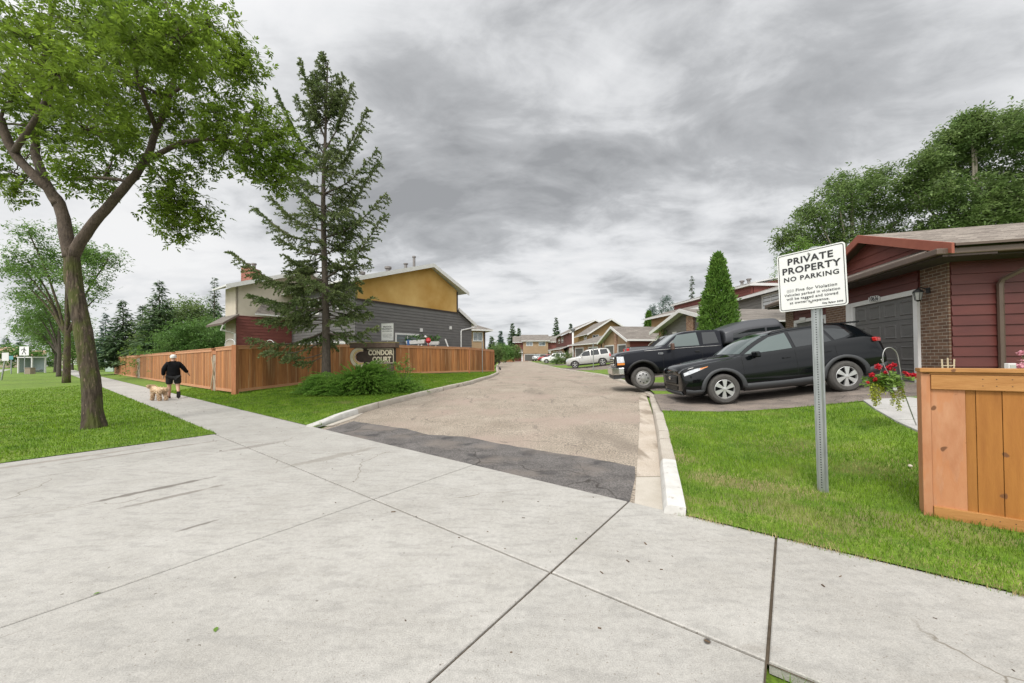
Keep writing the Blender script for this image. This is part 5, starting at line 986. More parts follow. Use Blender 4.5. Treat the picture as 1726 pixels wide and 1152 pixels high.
for nm, lab, yy, xl, xr, zpk, ze_, wm, ft in (('town_house', 'tan two-storey town house with a white rake facing the court behind the low garage', 53, 11.4, 17.5, 7.0, 5.0, stuct, stuct), ('town_house', 'two-storey town house red above and cream below in the middle distance', 63, 10.4, 18.5, 7.9, 6.0, stuct, redsid2)):
    T = townhouse(nm, lab, (xl, yy, .5)); FH = Fr((xl, yy), (1, .05), (.05, -1)); xp = (xl + xr) / 2 - xl; W_ = xr - xl
    wallp(T, FH, [(0, .3), (W_, .3), (W_, ze_), (xp, zpk), (0, ze_)], wm); FS = Fr((xl, yy), (0, 1), (-1, 0)); dp = 9 if yy < 60 else 22
    wallp(T, FS, [(0, 3.2), (dp, 3.2), (dp, ze_), (0, ze_)], ft, 'side_wall', 'siding' if yy > 60 else 'flat', .3); wallp(T, FS, [(0, .3), (dp, .3), (dp, 3.195), (0, 3.195)], stucw if yy > 60 else stuct, 'lower_wall')
    for sd_, ux in ((0, -.5), (1, W_ + .5)):
        slab(T, [FH.P(ux, ze_ - .1, .6), FH.P(xp, zpk + .12, .6), FH.P(xp, zpk + .12, -dp), FH.P(ux, ze_ - .1, -dp)], .1, shing2, 'roof', wht); b = MB(); b.prism([FH.P(ux, ze_ - .35, .62), FH.P(xp, zpk - .12, .62), FH.P(xp, zpk + .13, .62), FH.P(ux, ze_ - .09, .62)], FH.n * .06); b.build('rake_fascia', wht, T)
    if yy > 60:
        window(T, FS, 10, 13, 4.6, 5.5, pm=pane); window(T, FS, 3, 5, 1.9, 2.7, pm=paned); window(T, FS, 8, 11, 1.9, 2.7, pm=paned); window(T, FS, 15, 18, 4.6, 5.5, pm=pane)
    else: window(T, FH, .5, 1.3, 3.9, 4.7, pm=paned); window(T, FS, 2, 4, 3.8, 4.7, pm=pane)
T = townhouse('town_house', 'small brick garages with a low hip roof before the red and cream house', (9, 74, .5))
FJ = Fr((9.3, 66), (-.05, 1), (-1, -.05)); wallp(T, FJ, [(0, .3), (14, .3), (14, 3.1), (0, 3.1)], brickr); slab(T, [FJ.P(-.5, 3.1, .6), FJ.P(14.5, 3.1, .6), FJ.P(14.5, 4.1, -2.5), FJ.P(-.5, 4.1, -2.5)], .12, shing2, 'roof', wht)
for u in (1, 4.5, 8): garage_door(T, FJ, u, u + 2.4, .6, 2.6, .05, doorg2, detail=False)
# end of the court
T = townhouse('town_house', 'wide two-storey house closing the far end of the court, tan centre and red ends', (6, 105, .6))
FK = Fr((.8, 105), (1, 0), (0, -1)); wallp(T, FK, [(0, .3), (12, .3), (12, 6.2), (0, 6.2)], redsid2, kind='siding', h=.3); FK2 = Fr((3.2, 104), (1, 0), (0, -1))
wallp(T, FK2, [(0, 2.7), (7.2, 2.7), (7.2, 6.4), (0, 6.4)], stucb, 'upper_wall', th=1.1); wallp(T, FK2, [(0, .3), (7.2, .3), (7.2, 2.69), (0, 2.69)], brickr, 'lower_wall', d=-.12, th=.8)
garage_door(T, FK2, .5, 3.2, .66, 2.45, -.06, doorg2, detail=False); garage_door(T, FK2, 4.1, 6.8, .66, 2.45, -.06, doorg2, detail=False); window(T, FK2, 1.0, 2.7, 5.0, 6.0, pm=pane, fw=.12); window(T, FK2, 4.6, 6.3, 5.0, 6.0, pm=pane, fw=.12)
slab(T, [FK2.P(-.5, 6.4, .6), FK2.P(7.7, 6.4, .6), FK2.P(7.7, 8.4, -4.5), FK2.P(-.5, 8.4, -4.5)], .2, shing2, 'roof', wht); slab(T, [FK.P(-.6, 6.1, .6), FK.P(12.6, 6.1, .6), FK.P(12.6, 8.0, -4), FK.P(-.6, 8.0, -4)], .2, shing2, 'roof', wht)
for u0, u1 in ((-.3, 2.3), (9.7, 12.4)): slab(T, [FK.P(u0, 3.2, 1.4), FK.P(u1, 3.2, 1.4), FK.P(u1, 4.0, .02), FK.P(u0, 4.0, .02)], .25, shing2, 'porch_roof', wht)
for u in (1.9, 9.9): b = MB(); FK.box(b, u, u + .5, .3, 2.95, .1, .7); b.build('porch_wall', wht, T)

# --- left: big ochre and grey house
PL, PR = Vector((-9.5, 22.0)), Vector((-4.4, 29.2)); uu = (PR - PL).normalized(); vv_ = Vector((-uu.y, uu.x))
T = townhouse('town_house', 'large house with ochre stucco gable over dark grey siding behind the cedar fence', (-9.5, 22, .5), 'town houses on the left of the court')
G1 = Fr(tuple(PL), tuple(uu), tuple(-vv_)); Lh = (PR - PL).length; up_ = .66 * Lh; zpk = 8.42; zL, zR = 6.42, 7.0; zb0, zb1 = 5.08, 5.15
wallp(T, G1, [(0, .3), (Lh, .3), (Lh, 5.08), (0, 5.08)], greys, 'wall', 'siding', .205)
wallp(T, G1, [(0, 5.18), (Lh, 5.18), (Lh, zR - .1), (up_, zpk - .1), (0, zL - .05)], stucy, 'gable_wall', d=.03, th=.15)
b = MB(); G1.box(b, -.02, Lh, 5.0825, 5.178, -.05, .075); G1.box(b, Lh - .1, Lh + .02, 5.18, zR - .15, -.05, .07); b.build('band_trim', soff, T)
G2 = Fr(tuple(PL), tuple(vv_), tuple(-uu)); 
wallp(T, G2, [(0, .3), (8.4, .3), (8.4, 6.4), (0, 6.4)], greys, 'side_wall', 'siding', .205)
for u0, u1, z0, z1 in ((.9, 2.0, 4.75, 5.75), (4.4, 5.6, 4.6, 5.6), (3.3, 4.4, .9, 2.6), (5.4, 7.2, .9, 2.55), (1.2, 2.4, .9, 2.5)): window(T, G2, u0, u1, z0, z1, pm=curt if z0 < 2 else pane, mull=1, fw=.09)
def rk(F, a, b_, za, zb, d0, dep, th=.10, t=T, ff=.26):
    slab(t, [F.P(a, za, d0), F.P(b_, zb, d0), F.P(b_, zb, -dep), F.P(a, za, -dep)], th, shing2, 'roof', wht); m = MB(); m.prism([F.P(a, za - ff, d0 + .005), F.P(b_, zb - ff, d0 + .005), F.P(b_, zb + .02, d0 + .005), F.P(a, za + .02, d0 + .005)], F.n * .04); m.build('rake_fascia', wht, t)
rk(G1, -.75, up_, 6.22, zpk, .55, 9); rk(G1, up_, Lh + .8, zpk, 6.85, .55, 9)
G3 = Fr(tuple(PR), tuple(uu), tuple(-vv_)); wallp(T, G3, [(0, .3), (1.7, .3), (1.7, 4.6), (0, 5.4)], greys, 'rear_wing', 'siding', .205, th=3); rk(G3, 0, 2.1, 5.5, 4.35, .2, 5)
b = MB(); b.tube([G3.P(2.0, 4.35, .22), G3.P(2.0, 4.1, .2), G3.P(.4, 3.75, .08), G3.P(.35, 3.6, .08), G3.P(.35, .5, .08)], .055, 6); b.build('downspout', wht, T)
window(T, G1, 2.95, 4.75, 1.1, 3.1, pm=pane, mull=1, fw=.12)
for u, z in ((4.9, 3.4), (7.7, 3.75)):
    u = {4.9: 4.95, 7.7: 7.9}[u]; b = MB(); G1.box(b, u, u + .22, z, z + .25, .02, .09); b.build('dryer_vent', wht, T)
b = MB(); b.lathe([(.11, -.1), (.11, .45), (.17, .46), (.17, .52), (.05, .55)], G1.P(4.7, 7.95, -1.2), n=12); b.lathe([(.16, -.1), (.16, .25), (.24, .26), (.24, .4), (.05, .46)], G1.P(3.4, 7.6, -1.5), n=12); b.lathe([(.1, -.1), (.1, .9), (.14, .91), (.14, 1.0), (.04, 1.02)], G1.P(5.3, 8.1, -1.0), n=12); b.lathe([(.2, 0), (.2, .14), (.05, .2)], G1.P(1.0, 6.95, -.9), n=12); b.build('roof_vent', metalv, T)
# white and red unit
T2 = townhouse('town_house', 'cream stucco and red siding house end with a brick chimney left of the spruce', (-18.3, 24, .4), 'town houses on the left of the court')
Q0 = Vector((-18.3, 24.0)); K1 = Fr(tuple(Q0), tuple(uu), tuple(-vv_)); pkz = 6.5 + 4.4 * .375
wallp(T2, K1, [(0, 4.45), (8.8, 4.45), (8.8, 6.45), (4.4, pkz), (0, 6.45)], stucw, 'upper_wall'); wallp(T2, K1, [(0, .3), (8.8, .3), (8.8, 4.445), (0, 4.445)], redsid2, 'wall', 'siding', .205)
rk(K1, -.7, 4.4, 6.32, pkz + .12, .5, 2.2, t=T2); rk(K1, 4.4, 9.4, pkz + .12, 6.3, .5, 2.2, t=T2); K2 = Fr(tuple(Q0), tuple(vv_), tuple(-uu)); wallp(T2, K2, [(0, .3), (2.0, .3), (2.0, 6.4), (0, 6.4)], stucw, 'side_wall')
slab(T2, [K2.P(-.6, 3.85, .9), K2.P(2.6, 3.85, .9), K2.P(2.6, 4.5, .02), K2.P(-.6, 4.5, .02)], .14, shing2, 'porch_roof', brtrim); slab(T2, [K1.P(.9, 4.62, .5), K1.P(5.5, 4.62, .5), K1.P(5.5, 5.55, .03), K1.P(1.6, 5.55, .03)], .1, shing2, 'skirt_roof', wht)
b = MB(); b.tube([K2.P(-.55, 3.72, .85), K2.P(-.3, 3.4, .9), K2.P(-.12, 3.2, .1), K2.P(-.1, .5, .1)], .06, 6); b.build('downspout', wht, T2)
b = MB(); c_ = K1.P(1.3, 6.9, -1.3); b.box((c_.x - .42, c_.y - .42, 6.3), (c_.x + .42, c_.y + .42, 7.95)); ch_ = b.build('chimney', brickmat('chimney_brick', (.30, .085, .06), (.38, .12, .085), (.3, .2, .16), .3), T2); b = MB()
for dx in (-.2, .2): b.lathe([(.11, 0), (.11, .3), (.16, .32), (.16, .42), (.04, .44)], (c_.x + dx, c_.y, 7.95), n=10)
b.build('chimney_pot', metalv, ch_)
# tan unit behind on the left of the court
T3 = townhouse('town_house', 'tan house with dark posts and two small windows behind the fence end', (-4.5, 42, .4), 'town houses on the left of the court')
M1 = Fr((-5.9, 41.0), (.93, .36), (.36, -.93)); wallp(T3, M1, [(0, .3), (3.0, .3), (3.0, 4.75), (0, 4.75)], stucb)
for u in (-.02, 1.2, 2.85): b = MB(); M1.box(b, u, u + .15, .3, 4.7, .002, .05); b.build('timber_post', soff, T3)
window(T3, M1, .3, .95, 3.6, 4.4, pm=pane, fw=.08); window(T3, M1, 1.6, 2.6, 3.5, 4.4, pm=pane, fw=.08); slab(T3, [M1.P(-.8, 4.75, .6), M1.P(3.8, 4.75, .6), M1.P(1.4, 5.95, -3), M1.P(-.8, 5.95, -3)], .15, shing2, 'roof', wht); slab(T3, [M1.P(3.8, 4.75, .6), M1.P(3.8, 4.75, -6), M1.P(1.4, 5.95, -6), M1.P(1.4, 5.95, -3)], .15, shing2, 'roof', wht)
M2 = Fr(tuple(M1.P(3.0, 0).xy), (-.36, .93), (.93, .36)); wallp(T3, M2, [(0, .3), (6, .3), (6, 4.7), (0, 4.7)], stucb, 'side_wall')
# far left houses across the street
rng = random.Random(3)
for k, (px, Y, W_, hgt, lab) in enumerate(((-20, 120, 20, 5.8, 'pale house with a broad tan hip roof across the street at the left edge'), (45, 135, 15, 5.2, 'low tan-roofed house across the street left of the street trees'), (120, 150, 16, 6.0, 'cream gabled house glimpsed between the street tree trunks'))):
    T4 = thing('house', lab, 'house', (XP(px, Y), Y, .3), 'houses across the street'); X0 = XP(px, Y) - W_ / 2; FX = Fr((X0, Y), (1, -.1), (-.1, -1)); wallp(T4, FX, [(0, -1), (W_, -1), (W_, hgt * .62), (0, hgt * .62)], stucw)
    slab(T4, [FX.P(-.6, hgt * .6, .6), FX.P(W_ + .6, hgt * .6, .6), FX.P(W_ * .72, hgt * 1.12, -5), FX.P(W_ * .28, hgt * 1.12, -5)], .2, mat('tan_roof', (.34, .22, .14), (.42, .29, .20), 1, .9), 'roof', wht); garage_door(T4, FX, W_ * .55, W_ * .55 + 4.5, -.5, 2.0, .05, wht, detail=False, trim=stucw); window(T4, FX, 1.5, 4, 1.4, 2.6, pm=paned)

# ------------------------------------------------------------------ vegetation
def leafmat(name, c1, c2, trans=.35, isl=.35, sc=.8, rough=.55): return mat(name, c1, c2, sc, rough, island=isl, trans=trans, detail=3, spec=.3)
ash = leafmat('ash_leaf', (.105, .175, .018), (.20, .285, .036), .55); ash2 = leafmat('street_tree_leaf', (.10, .19, .04), (.17, .28, .07), .5); elm = leafmat('broad_leaf', (.11, .18, .055), (.19, .26, .085), .45)
fresh = leafmat('fresh_leaf', (.12, .24, .04), (.19, .30, .06), .4); cedl = leafmat('cedar_spray', (.09, .19, .03), (.16, .28, .05), .35, sc=3); jun = leafmat('juniper_spray', (.13, .27, .04), (.22, .38, .065), .4, sc=2)
spr = leafmat('spruce_needle', (.10, .15, .048), (.185, .22, .088), .35, .45, 1.4); sprb = leafmat('dark_conifer_needle', (.055, .105, .045), (.10, .155, .06), .2, .4, .6); blues = leafmat('blue_conifer_needle', (.055, .11, .08), (.09, .15, .11), .2, .4, .6); bushm = leafmat('bush_leaf', (.085, .18, .04), (.15, .26, .065), .4)
bark = mat('mossy_bark', (.030, .021, .014), (.105, .078, .055), 9, .95, bump=1.0, bscale=16, stretch=(2.2, 2.2, .45)); blotch(bark, (.075, .085, .018), 3.2, .46, .60, stretch=(1.6, 1.6, .6), amt=.85); blotch(bark, (.20, .14, .10), 14, .62, .66, stretch=(2, 2, .5), amt=.8)
bark2 = mat('grey_bark', (.06, .048, .038), (.12, .10, .08), 8, .95, bump=.8, stretch=(2, 2, .5)); barkr = mat('reddish_limb_bark', (.055, .040, .030), (.115, .085, .062), 9, .9, bump=.9, bscale=22, stretch=(1.5, 1.5, .7)); barks = mat('spruce_bark', (.07, .055, .042), (.13, .105, .085), 12, .95, bump=.8, stretch=(2, 2, .6)); barkp = mat('pale_bark', (.22, .19, .15), (.32, .28, .23), 5, .9)
def leaf_quads(C, D, Nn, Lg, Wd, fold=.0):
    """rhombic leaves: centre-base C, direction D, normal Nn, length Lg, half width Wd (numpy arrays)"""
    S = np.cross(D, Nn); S /= np.maximum(np.linalg.norm(S, axis=1, keepdims=True), 1e-6)
    a = C; b = C + D * (Lg * .45)[:, None] + S * Wd[:, None]; c = C + D * Lg[:, None] - Nn * (Lg * fold)[:, None]; d = C + D * (Lg * .45)[:, None] - S * Wd[:, None]
    V = np.stack([a, b, c, d], 1).reshape(-1, 3); return V
def rdir(r, n): v_ = r.normal(size=(n, 3)); return v_ / np.linalg.norm(v_, axis=1, keepdims=True)
def crown_mesh(name, m, parent, centres, lsize, lw, per, spread, r, compound=5, droop=.5):
    """leaves in twig clumps: every centre carries `per` compound leaves"""
    C = np.repeat(centres, per, axis=0) + r.normal(size=(len(centres) * per, 3)) * spread; n = len(C)
    A = rdir(r, n); A[:, 2] = A[:, 2] * .6 - droop * .5; A /= np.linalg.norm(A, axis=1, keepdims=True)
    Nn = rdir(r, n); Nn[:, 2] = np.abs(Nn[:, 2]) + .8; Nn -= A * np.sum(Nn * A, 1, keepdims=True); Nn /= np.linalg.norm(Nn, axis=1, keepdims=True)
    S = np.cross(A, Nn); Vs = []
    for k in range(compound):
        if compound == 1: D = A; B = C
        else:
            side = (k - (compound - 1) / 2) / ((compound - 1) / 2); pos = 1 - abs(side) * .75
            B = C + A * (lsize * pos * .9); D = A * (.55 + .45 * (1 - abs(side))) + S * side * .9
        D = D + r.normal(size=(n, 3)) * .18; D /= np.linalg.norm(D, axis=1, keepdims=True)
        Lg = lsize * r.uniform(.75, 1.25, n); Vs.append(leaf_quads(B, D, Nn, Lg, Lg * lw, .12))
    V = np.concatenate(Vs); return np_mesh(name, V, np.arange(len(V)).reshape(-1, 4), m, parent)
def limb(mb, pts, r0, r1, n=8, wob=.0, rr=random):
    P = [Vector(p) for p in pts]; out = []; 
    for i in range(len(P) - 1):   # catmull-rom
        p0, p1, p2, p3 = P[max(i - 1, 0)], P[i], P[i + 1], P[min(i + 2, len(P) - 1)]
        for k in range(5):
            t_ = k / 5; out.append(.5 * ((2 * p1) + (p2 - p0) * t_ + (2 * p0 - 5 * p1 + 4 * p2 - p3) * t_ * t_ + (3 * p1 - p0 - 3 * p2 + p3) * t_ ** 3))
    out.append(P[-1]); N_ = len(out) - 1
    if wob: out = [o + Vector((rr.uniform(-wob, wob), rr.uniform(-wob, wob), rr.uniform(-wob, wob))) if 0 < i < N_ else o for i, o in enumerate(out)]
    mb.tube(out, [r0 + (r1 - r0) * (i / N_) ** .8 for i in range(N_ + 1)], n); return out
def deciduous(name, label, base, trunk, limbs, blobs, leafm, barkm, lsize, per, spread, seed, comp=5, cl_per=60, group=None, limbm=None, lw=.17, cat='tree', droop=.5, tr=(.25, .17), flare=True, twigs=True):
    r = np.random.default_rng(seed); rr = random.Random(seed); t = thing(name, label, cat, base, group); B = Vector(base)
    m = MB(); tp = [B + Vector(p) for p in trunk]; pts = limb(m, [q for p_, q_2 in zip(tp, tp[1:]) for q in ([p_.lerp(q_2, k_ / 8) for k_ in range(8)] if flare else [p_])] + [tp[-1]], tr[0], tr[1], 72 if flare else 14)
    if flare:
        from mathutils import noise as mn
        nr = 72
        for i in range(len(m.v)):   # furrowed bark and a knotty outline
            ring_, a_ = i // nr, 2 * math.pi * (i % nr) / nr; c_ = pts[min(ring_, len(pts) - 1)]; v_ = Vector(m.v[i]); hh = v_.z * 1.1
            rid = mn.noise(Vector((math.cos(a_) * 5.5, math.sin(a_) * 5.5, hh * 2.2))) * .085 + abs(mn.noise(Vector((math.cos(a_) * 13, math.sin(a_) * 13, hh * 3.5)))) * -.13 + mn.noise(Vector((math.cos(a_) * 1.3, math.sin(a_) * 1.3, hh * 1.2))) * .13
            m.v[i] = tuple(c_ + (v_ - c_) * (1 + rid))
        for i, v_ in enumerate(m.v):
            h = v_[2] - B.z
            if h < .45: a = math.atan2(v_[1] - B.y, v_[0] - B.x); k = 1 + (.45 - h) * .7 * (.6 + .4 * math.sin(a * 5 + seed)); m.v[i] = (B.x + (v_[0] - B.x) * k, B.y + (v_[1] - B.y) * k, v_[2])
    tk = m.build('trunk', barkm, t, smooth=True, fixn=True); cents = []; nodes = list(pts)
    lm = limbm or barkm
    for (P_, r0, r1) in limbs:
        m = MB(); pp = limb(m, [B + Vector(p) for p in P_], r0, r1, 10, .012, rr); nodes += pp[3:]; m.build('limb', lm, t, smooth=True)
    tw = MB()
    for (bx_, by_, bz, rx, ry, rz, dens) in blobs:
        c = B + Vector((bx_, by_, bz)); k = max(3, int(cl_per * dens)); near = min(nodes, key=lambda q: (q - c).length); 
        if (near - c).length < rx * 3: limb(tw, [near, near.lerp(c, .5) + Vector((0, 0, .1 * rx)), c], max(.012, .035 * rx), .010, 6, .02, rr)
        u = rdir(r, k) * (r.random((k, 1)) ** .42); cc = u * np.array([rx, ry, rz]) + np.array(c); cents.append(cc)
        if twigs:
            for q in cc[::3]: limb(tw, [c, c.lerp(Vector(q), .5) + Vector((0, 0, .04)), Vector(q)], .011, .003, 4, .01, rr)
    if tw.v: tag(tw.build('twigs', lm, t, smooth=True), kind='stuff')
    crown_mesh('crown', leafm, t, np.concatenate(cents), lsize, lw, per, spread, r, comp, droop); return t
# the big street tree: blobs given as seen along sight lines, converted to metres about the base
bt = Vector((-9.07, 7.88, 0.0))
def bl(px, py, rp, dy=0., d=1., ry=None, flat_=.8):
    Y = bt.y + dy; s = Y / 610; hor = 604 - (px - 863) * .00785; return (XP(px, Y) - bt.x, dy, 1.45 + (hor - py) * s, rp * s, (ry or rp * s), rp * s * flat_, d)
blobs = [bl(40, 60, 85, .4, 1.6), bl(150, 40, 85, -.6, 1.6), bl(260, 30, 80, .5, 1.5), bl(350, 40, 55, 0, 1.0), bl(400, 90, 45, .4, .8), bl(330, 110, 60, -.5, 1.0), bl(410, 115, 28, .2, .4), bl(30, 150, 75, -.3, 1.4), bl(120, 130, 75, .8, 1.4), bl(210, 130, 75, -.4, 1.4), bl(300, 190, 55, .4, 1.0), bl(60, 220, 65, .6, 1.1), bl(140, 215, 65, -.8, 1.1), bl(215, 230, 50, .7, .9),
 bl(370, 200, 40, -.3, .7), bl(420, 190, 40, .3, .7), bl(465, 225, 38, .2, .7), bl(420, 255, 45, -.3, .9), bl(480, 262, 32, .2, .6), bl(465, 298, 30, 0, .5), bl(380, 250, 30, 0, .4), bl(330, 255, 38, .2, .6), bl(295, 300, 38, -.1, .7), bl(310, 345, 42, .1, .8), bl(270, 345, 32, .3, .5), bl(290, 385, 22, 0, .35), bl(335, 370, 20, .1, .25),
 bl(180, 290, 35, .8, .45), bl(120, 285, 30, -.6, .4), bl(20, 290, 35, .5, .45), bl(20, 325, 22, .2, .25), bl(150, 315, 22, .3, .2), bl(-60, 100, 95, 0, 1.3), bl(-80, 220, 70, .4, .9), bl(100, -60, 100, 0, 1.3), bl(250, -50, 90, .3, 1.2), bl(60, 40, 80, 1.8, 1.2), bl(200, 60, 80, 2.2, 1.2), bl(300, 60, 60, -1.8, .9), bl(90, 120, 70, -1.9, 1.0), bl(190, 190, 55, 1.9, .8), bl(225, 60, 70, -1.8, 1.0)]
def q_(px, py, dy=0.): Y = bt.y + dy; s = Y / 610; return (XP(px, Y) - bt.x, dy, 1.45 + (604 + (863 - px) * .00785 - py) * s)
deciduous('street_tree', 'big leaning ash with mossy forked trunk on the boulevard lawn, nearest street tree', tuple(bt), [(0.0, 0, -.1), q_(155, 660), q_(140, 560), q_(122, 470), q_(118, 420)],
 [([q_(118, 435), q_(108, 385), q_(97, 340), q_(60, 300, -.2), q_(20, 255, -.3), q_(-5, 195, -.4)], .125, .07), ([q_(120, 432), q_(150, 385), q_(195, 330), q_(243, 268, .1), q_(262, 215, .15), q_(285, 155, .1), q_(300, 60, 0)], .112, .04), ([q_(97, 345), q_(70, 300), q_(55, 240, .4), q_(60, 150, .5), q_(75, 60, .6)], .11, .04), ([q_(120, 300, .1), q_(170, 298, .2), q_(215, 305, .2)], .04, .035), ([q_(243, 268, .1), q_(320, 235, 0), q_(400, 240, .1), q_(450, 270, .1)], .06, .02), ([q_(285, 155, .1), q_(350, 115, .1), q_(405, 100, .2)], .045, .018), ([q_(243, 270, .1), q_(280, 310, .1), q_(300, 350, .1)], .035, .012), ([q_(60, 150, .5), q_(130, 100, 1.2), q_(190, 60, 1.9)], .05, .02), ([q_(262, 215, .15), q_(230, 130, -.9), q_(225, 60, -1.6)], .05, .02), ([q_(20, 255, -.3), q_(70, 170, -1.2), q_(90, 110, -1.8)], .06, .02)],
 blobs, ash, bark, .10, 7, .115, 11, comp=5, cl_per=50, group='street trees on the boulevard', limbm=barkr, lw=.19, tr=(.168, .122))
# the row behind it
def simple_tree(name, label, x, y, h, R, z, leafm, seed, trunk_h=.32, lean=0., group=None, lsize=.12, per=8, spread=.22, cl=34, nb=16, tr=.16, barkm=bark2, comp=3, squash=.8, cat='tree', cone=0):
    rr = random.Random(seed); bl_ = []; limbs = []
    for k in range(nb):
        a = 2 * math.pi * k * .618 + rr.uniform(-.3, .3); f = (k + .5) / nb; hh = h * (trunk_h + .06 + (1 - trunk_h - .12) * f); prof = math.sin(math.pi * min(1, (.18 + f * .80))) ** .7 if not cone else (1 - f * .75)
        rr_ = R * prof * rr.uniform(.45, .78); br = R * rr.uniform(.30, .44) * (.55 + .45 * prof); bl_.append((rr_ * math.cos(a) + lean * hh * .1, rr_ * math.sin(a), hh, br, br, br * squash, .5 + prof * .7))
        if k % 3 == 0: limbs.append(([(lean * h * trunk_h * .1, 0, h * trunk_h * rr.uniform(.85, 1.3)), (rr_ * .5 * math.cos(a), rr_ * .5 * math.sin(a), hh * .78), (rr_ * math.cos(a), rr_ * math.sin(a), hh)], tr * .45, .02))
    bl_.append((0, 0, h * .55, R * .4, R * .4, h * .18, 1.0))
    return deciduous(name, label, (x, y, z), [(0, 0, -.1), (lean * h * trunk_h * .05, 0, h * trunk_h * .5), (lean * h * trunk_h * .1, 0, h * trunk_h), (lean * h * .07, .1, h * .8)], limbs, bl_, leafm, barkm, lsize, per, spread, seed, comp, cl, group, lw=.2, tr=(tr, tr * .3), cat=cat, flare=False)
SG = 'street trees on the boulevard'
simple_tree('street_tree', 'fourth street tree along the boulevard, small in the distance', XP(94, 50), 50, 9.5, 4.5, 0, ash2, 23, .28, 0, SG, .26, 8, .4, 26, 14, .24)
simple_tree('street_tree', 'last street tree where the boulevard lawn meets the sidewalk end', XP(122, 62), 62, 7.5, 3.2, 0, ash2, 24, .25, 0, SG, .3, 7, .4, 24, 12, .2)

def conifer(name, label, x, y, z, H, R, m, seed, levels=16, per=7, droop=.15, needle=.32, nw=.16, gap=.12, group=None, cat='tree', tip=.9, gaps=0.0, tr=None, dens=7):
    r = np.random.default_rng(seed); rr = random.Random(seed); t = thing(name, label, cat, (x, y, z), group); mb = MB(); tr = tr or H * .017
    mb.tube([(x, y, z - .1), (x, y, z + H * .5), (x, y, z + H * .99)], [tr, tr * .6, .01], 7); mb.build('trunk', barks, t, smooth=True); C = []; D = []; Lg = []
    for l_ in range(levels):
        f = l_ / (levels - 1); zz = z + H * (gap + (1 - gap) * f * .985); rad_ = R * (1 - f) ** tip * rr.uniform(.82, 1.12) + .02
        for k in range(max(4, int(per * (1 - f * .4)))):
            if rr.random() < gaps: continue
            zj = zz + rr.uniform(-.5, .5) * H / levels; a = rr.uniform(0, 2 * math.pi); L_ = rad_ * rr.uniform(.65, 1.08); d = np.array([math.cos(a), math.sin(a), 0]); n = max(3, int(dens * L_ / R * 3))
            for i in range(n):
                s_ = (i + rr.random()) / n; p = np.array([x, y, zj]) + d * L_ * s_ + np.array([0, 0, L_ * (-droop * s_ + .12 * s_ * s_)]); sd = np.array([-d[1], d[0], 0])
                for q in (-1, 1):
                    C.append(p + r.normal(size=3) * .04 * R); v_ = d * (.5 + .6 * s_) + sd * q * rr.uniform(.3, .9) + np.array([0, 0, rr.uniform(-.5, .15)]); D.append(v_ / np.linalg.norm(v_)); Lg.append(needle * rr.uniform(.7, 1.3) * (1 - .35 * f))
    C = np.array(C); D = np.array(D); Lg = np.array(Lg); Nn = rdir(r, len(C)); Nn[:, 2] += 1.2; Nn -= D * np.sum(Nn * D, 1, keepdims=True); Nn /= np.linalg.norm(Nn, axis=1, keepdims=True)
    V = leaf_quads(C, D, Nn, Lg, Lg * nw, .15); np_mesh('crown', V, np.arange(len(V)).reshape(-1, 4), m, t); return t
# the tall ragged spruce by the court sign: branches placed one by one as they grow
sb = Vector((XP(549, 14.5), 14.5, .30)); t = thing('spruce_tree', 'tall ragged spruce with sparse upswept branches on the corner lawn by the juniper', 'tree', tuple(sb)); mb = MB()
def sq(px, py, dy=0.): Y = sb.y + dy; return Vector((XP(px, Y), Y, 1.45 + (604 + (863 - px) * .00785 - py) * Y / 610))
tp = [sb + Vector((0, 0, -.1)), sq(550, 600), sq(548, 480), sq(545, 340), sq(549, 220), sq(553, 100)]; limb(mb, tp, .21, .02, 10); mb.build('trunk', barks, t, smooth=True)
br = [(250, 596, 140), (285, 622, 182), (325, 637, 252), (300, 610, 215), (400, 652, 325), (380, 640, 272), (430, 606, 370), (470, 650, 360), (500, 600, 440), (540, 628, 500), (560, 632, 552), (520, 603, 468), (350, 612, 300), (210, 580, 125), (190, 575, 150), (230, 505, 95), (290, 466, 150), (260, 500, 160), (330, 470, 250), (350, 480, 290), (390, 455, 330), (410, 430, 350), (430, 470, 400), (490, 390, 425), (470, 425, 462), (500, 420, 497), (520, 437, 540), (560, 420, 570), (575, 445, 592), (460, 480, 430), (600, 500, 610), (450, 500, 445), (540, 470, 520), (555, 590, 560), (595, 480, 600)]
rr = random.Random(9); r = np.random.default_rng(9); Cn = []; Dn = []; Ln_ = []; tm = MB(); hero = []
for (y0, px, py) in br: hero.append((sq(548, y0), sq(px, py, rr.uniform(-.9, .9)), .22, 1.0))
for k in range(105):
    f = rr.random(); y0 = 120 + f * 420; a = rr.uniform(0, 2 * math.pi); L_ = (.35 + 1.9 * (f ** .8)) * rr.uniform(.5, 1.0); s_ = sq(548, y0); hero.append((s_, s_ + Vector((math.cos(a) * L_, math.sin(a) * L_, L_ * rr.uniform(-.25, .6 - .5 * f))), .15, .8))
for k in range(18):
    y0 = rr.uniform(430, 570); a = rr.uniform(1.2, 5.0); L_ = rr.uniform(1.0, 2.0) if math.cos(a) < -.2 else .45; s_ = sq(548, y0); hero.append((s_, s_ + Vector((math.cos(a) * L_, math.sin(a) * L_, -L_ * rr.uniform(-.05, .3))), .12, 1.0))
for y0 in range(100, 200, 9):
    for k in range(3): a = rr.uniform(0, 6.28); s_ = sq(551, y0); L_ = .25 + (y0 - 100) * .006; hero.append((s_, s_ + Vector((math.cos(a) * L_, math.sin(a) * L_, L_ * .8)), .05, .9))
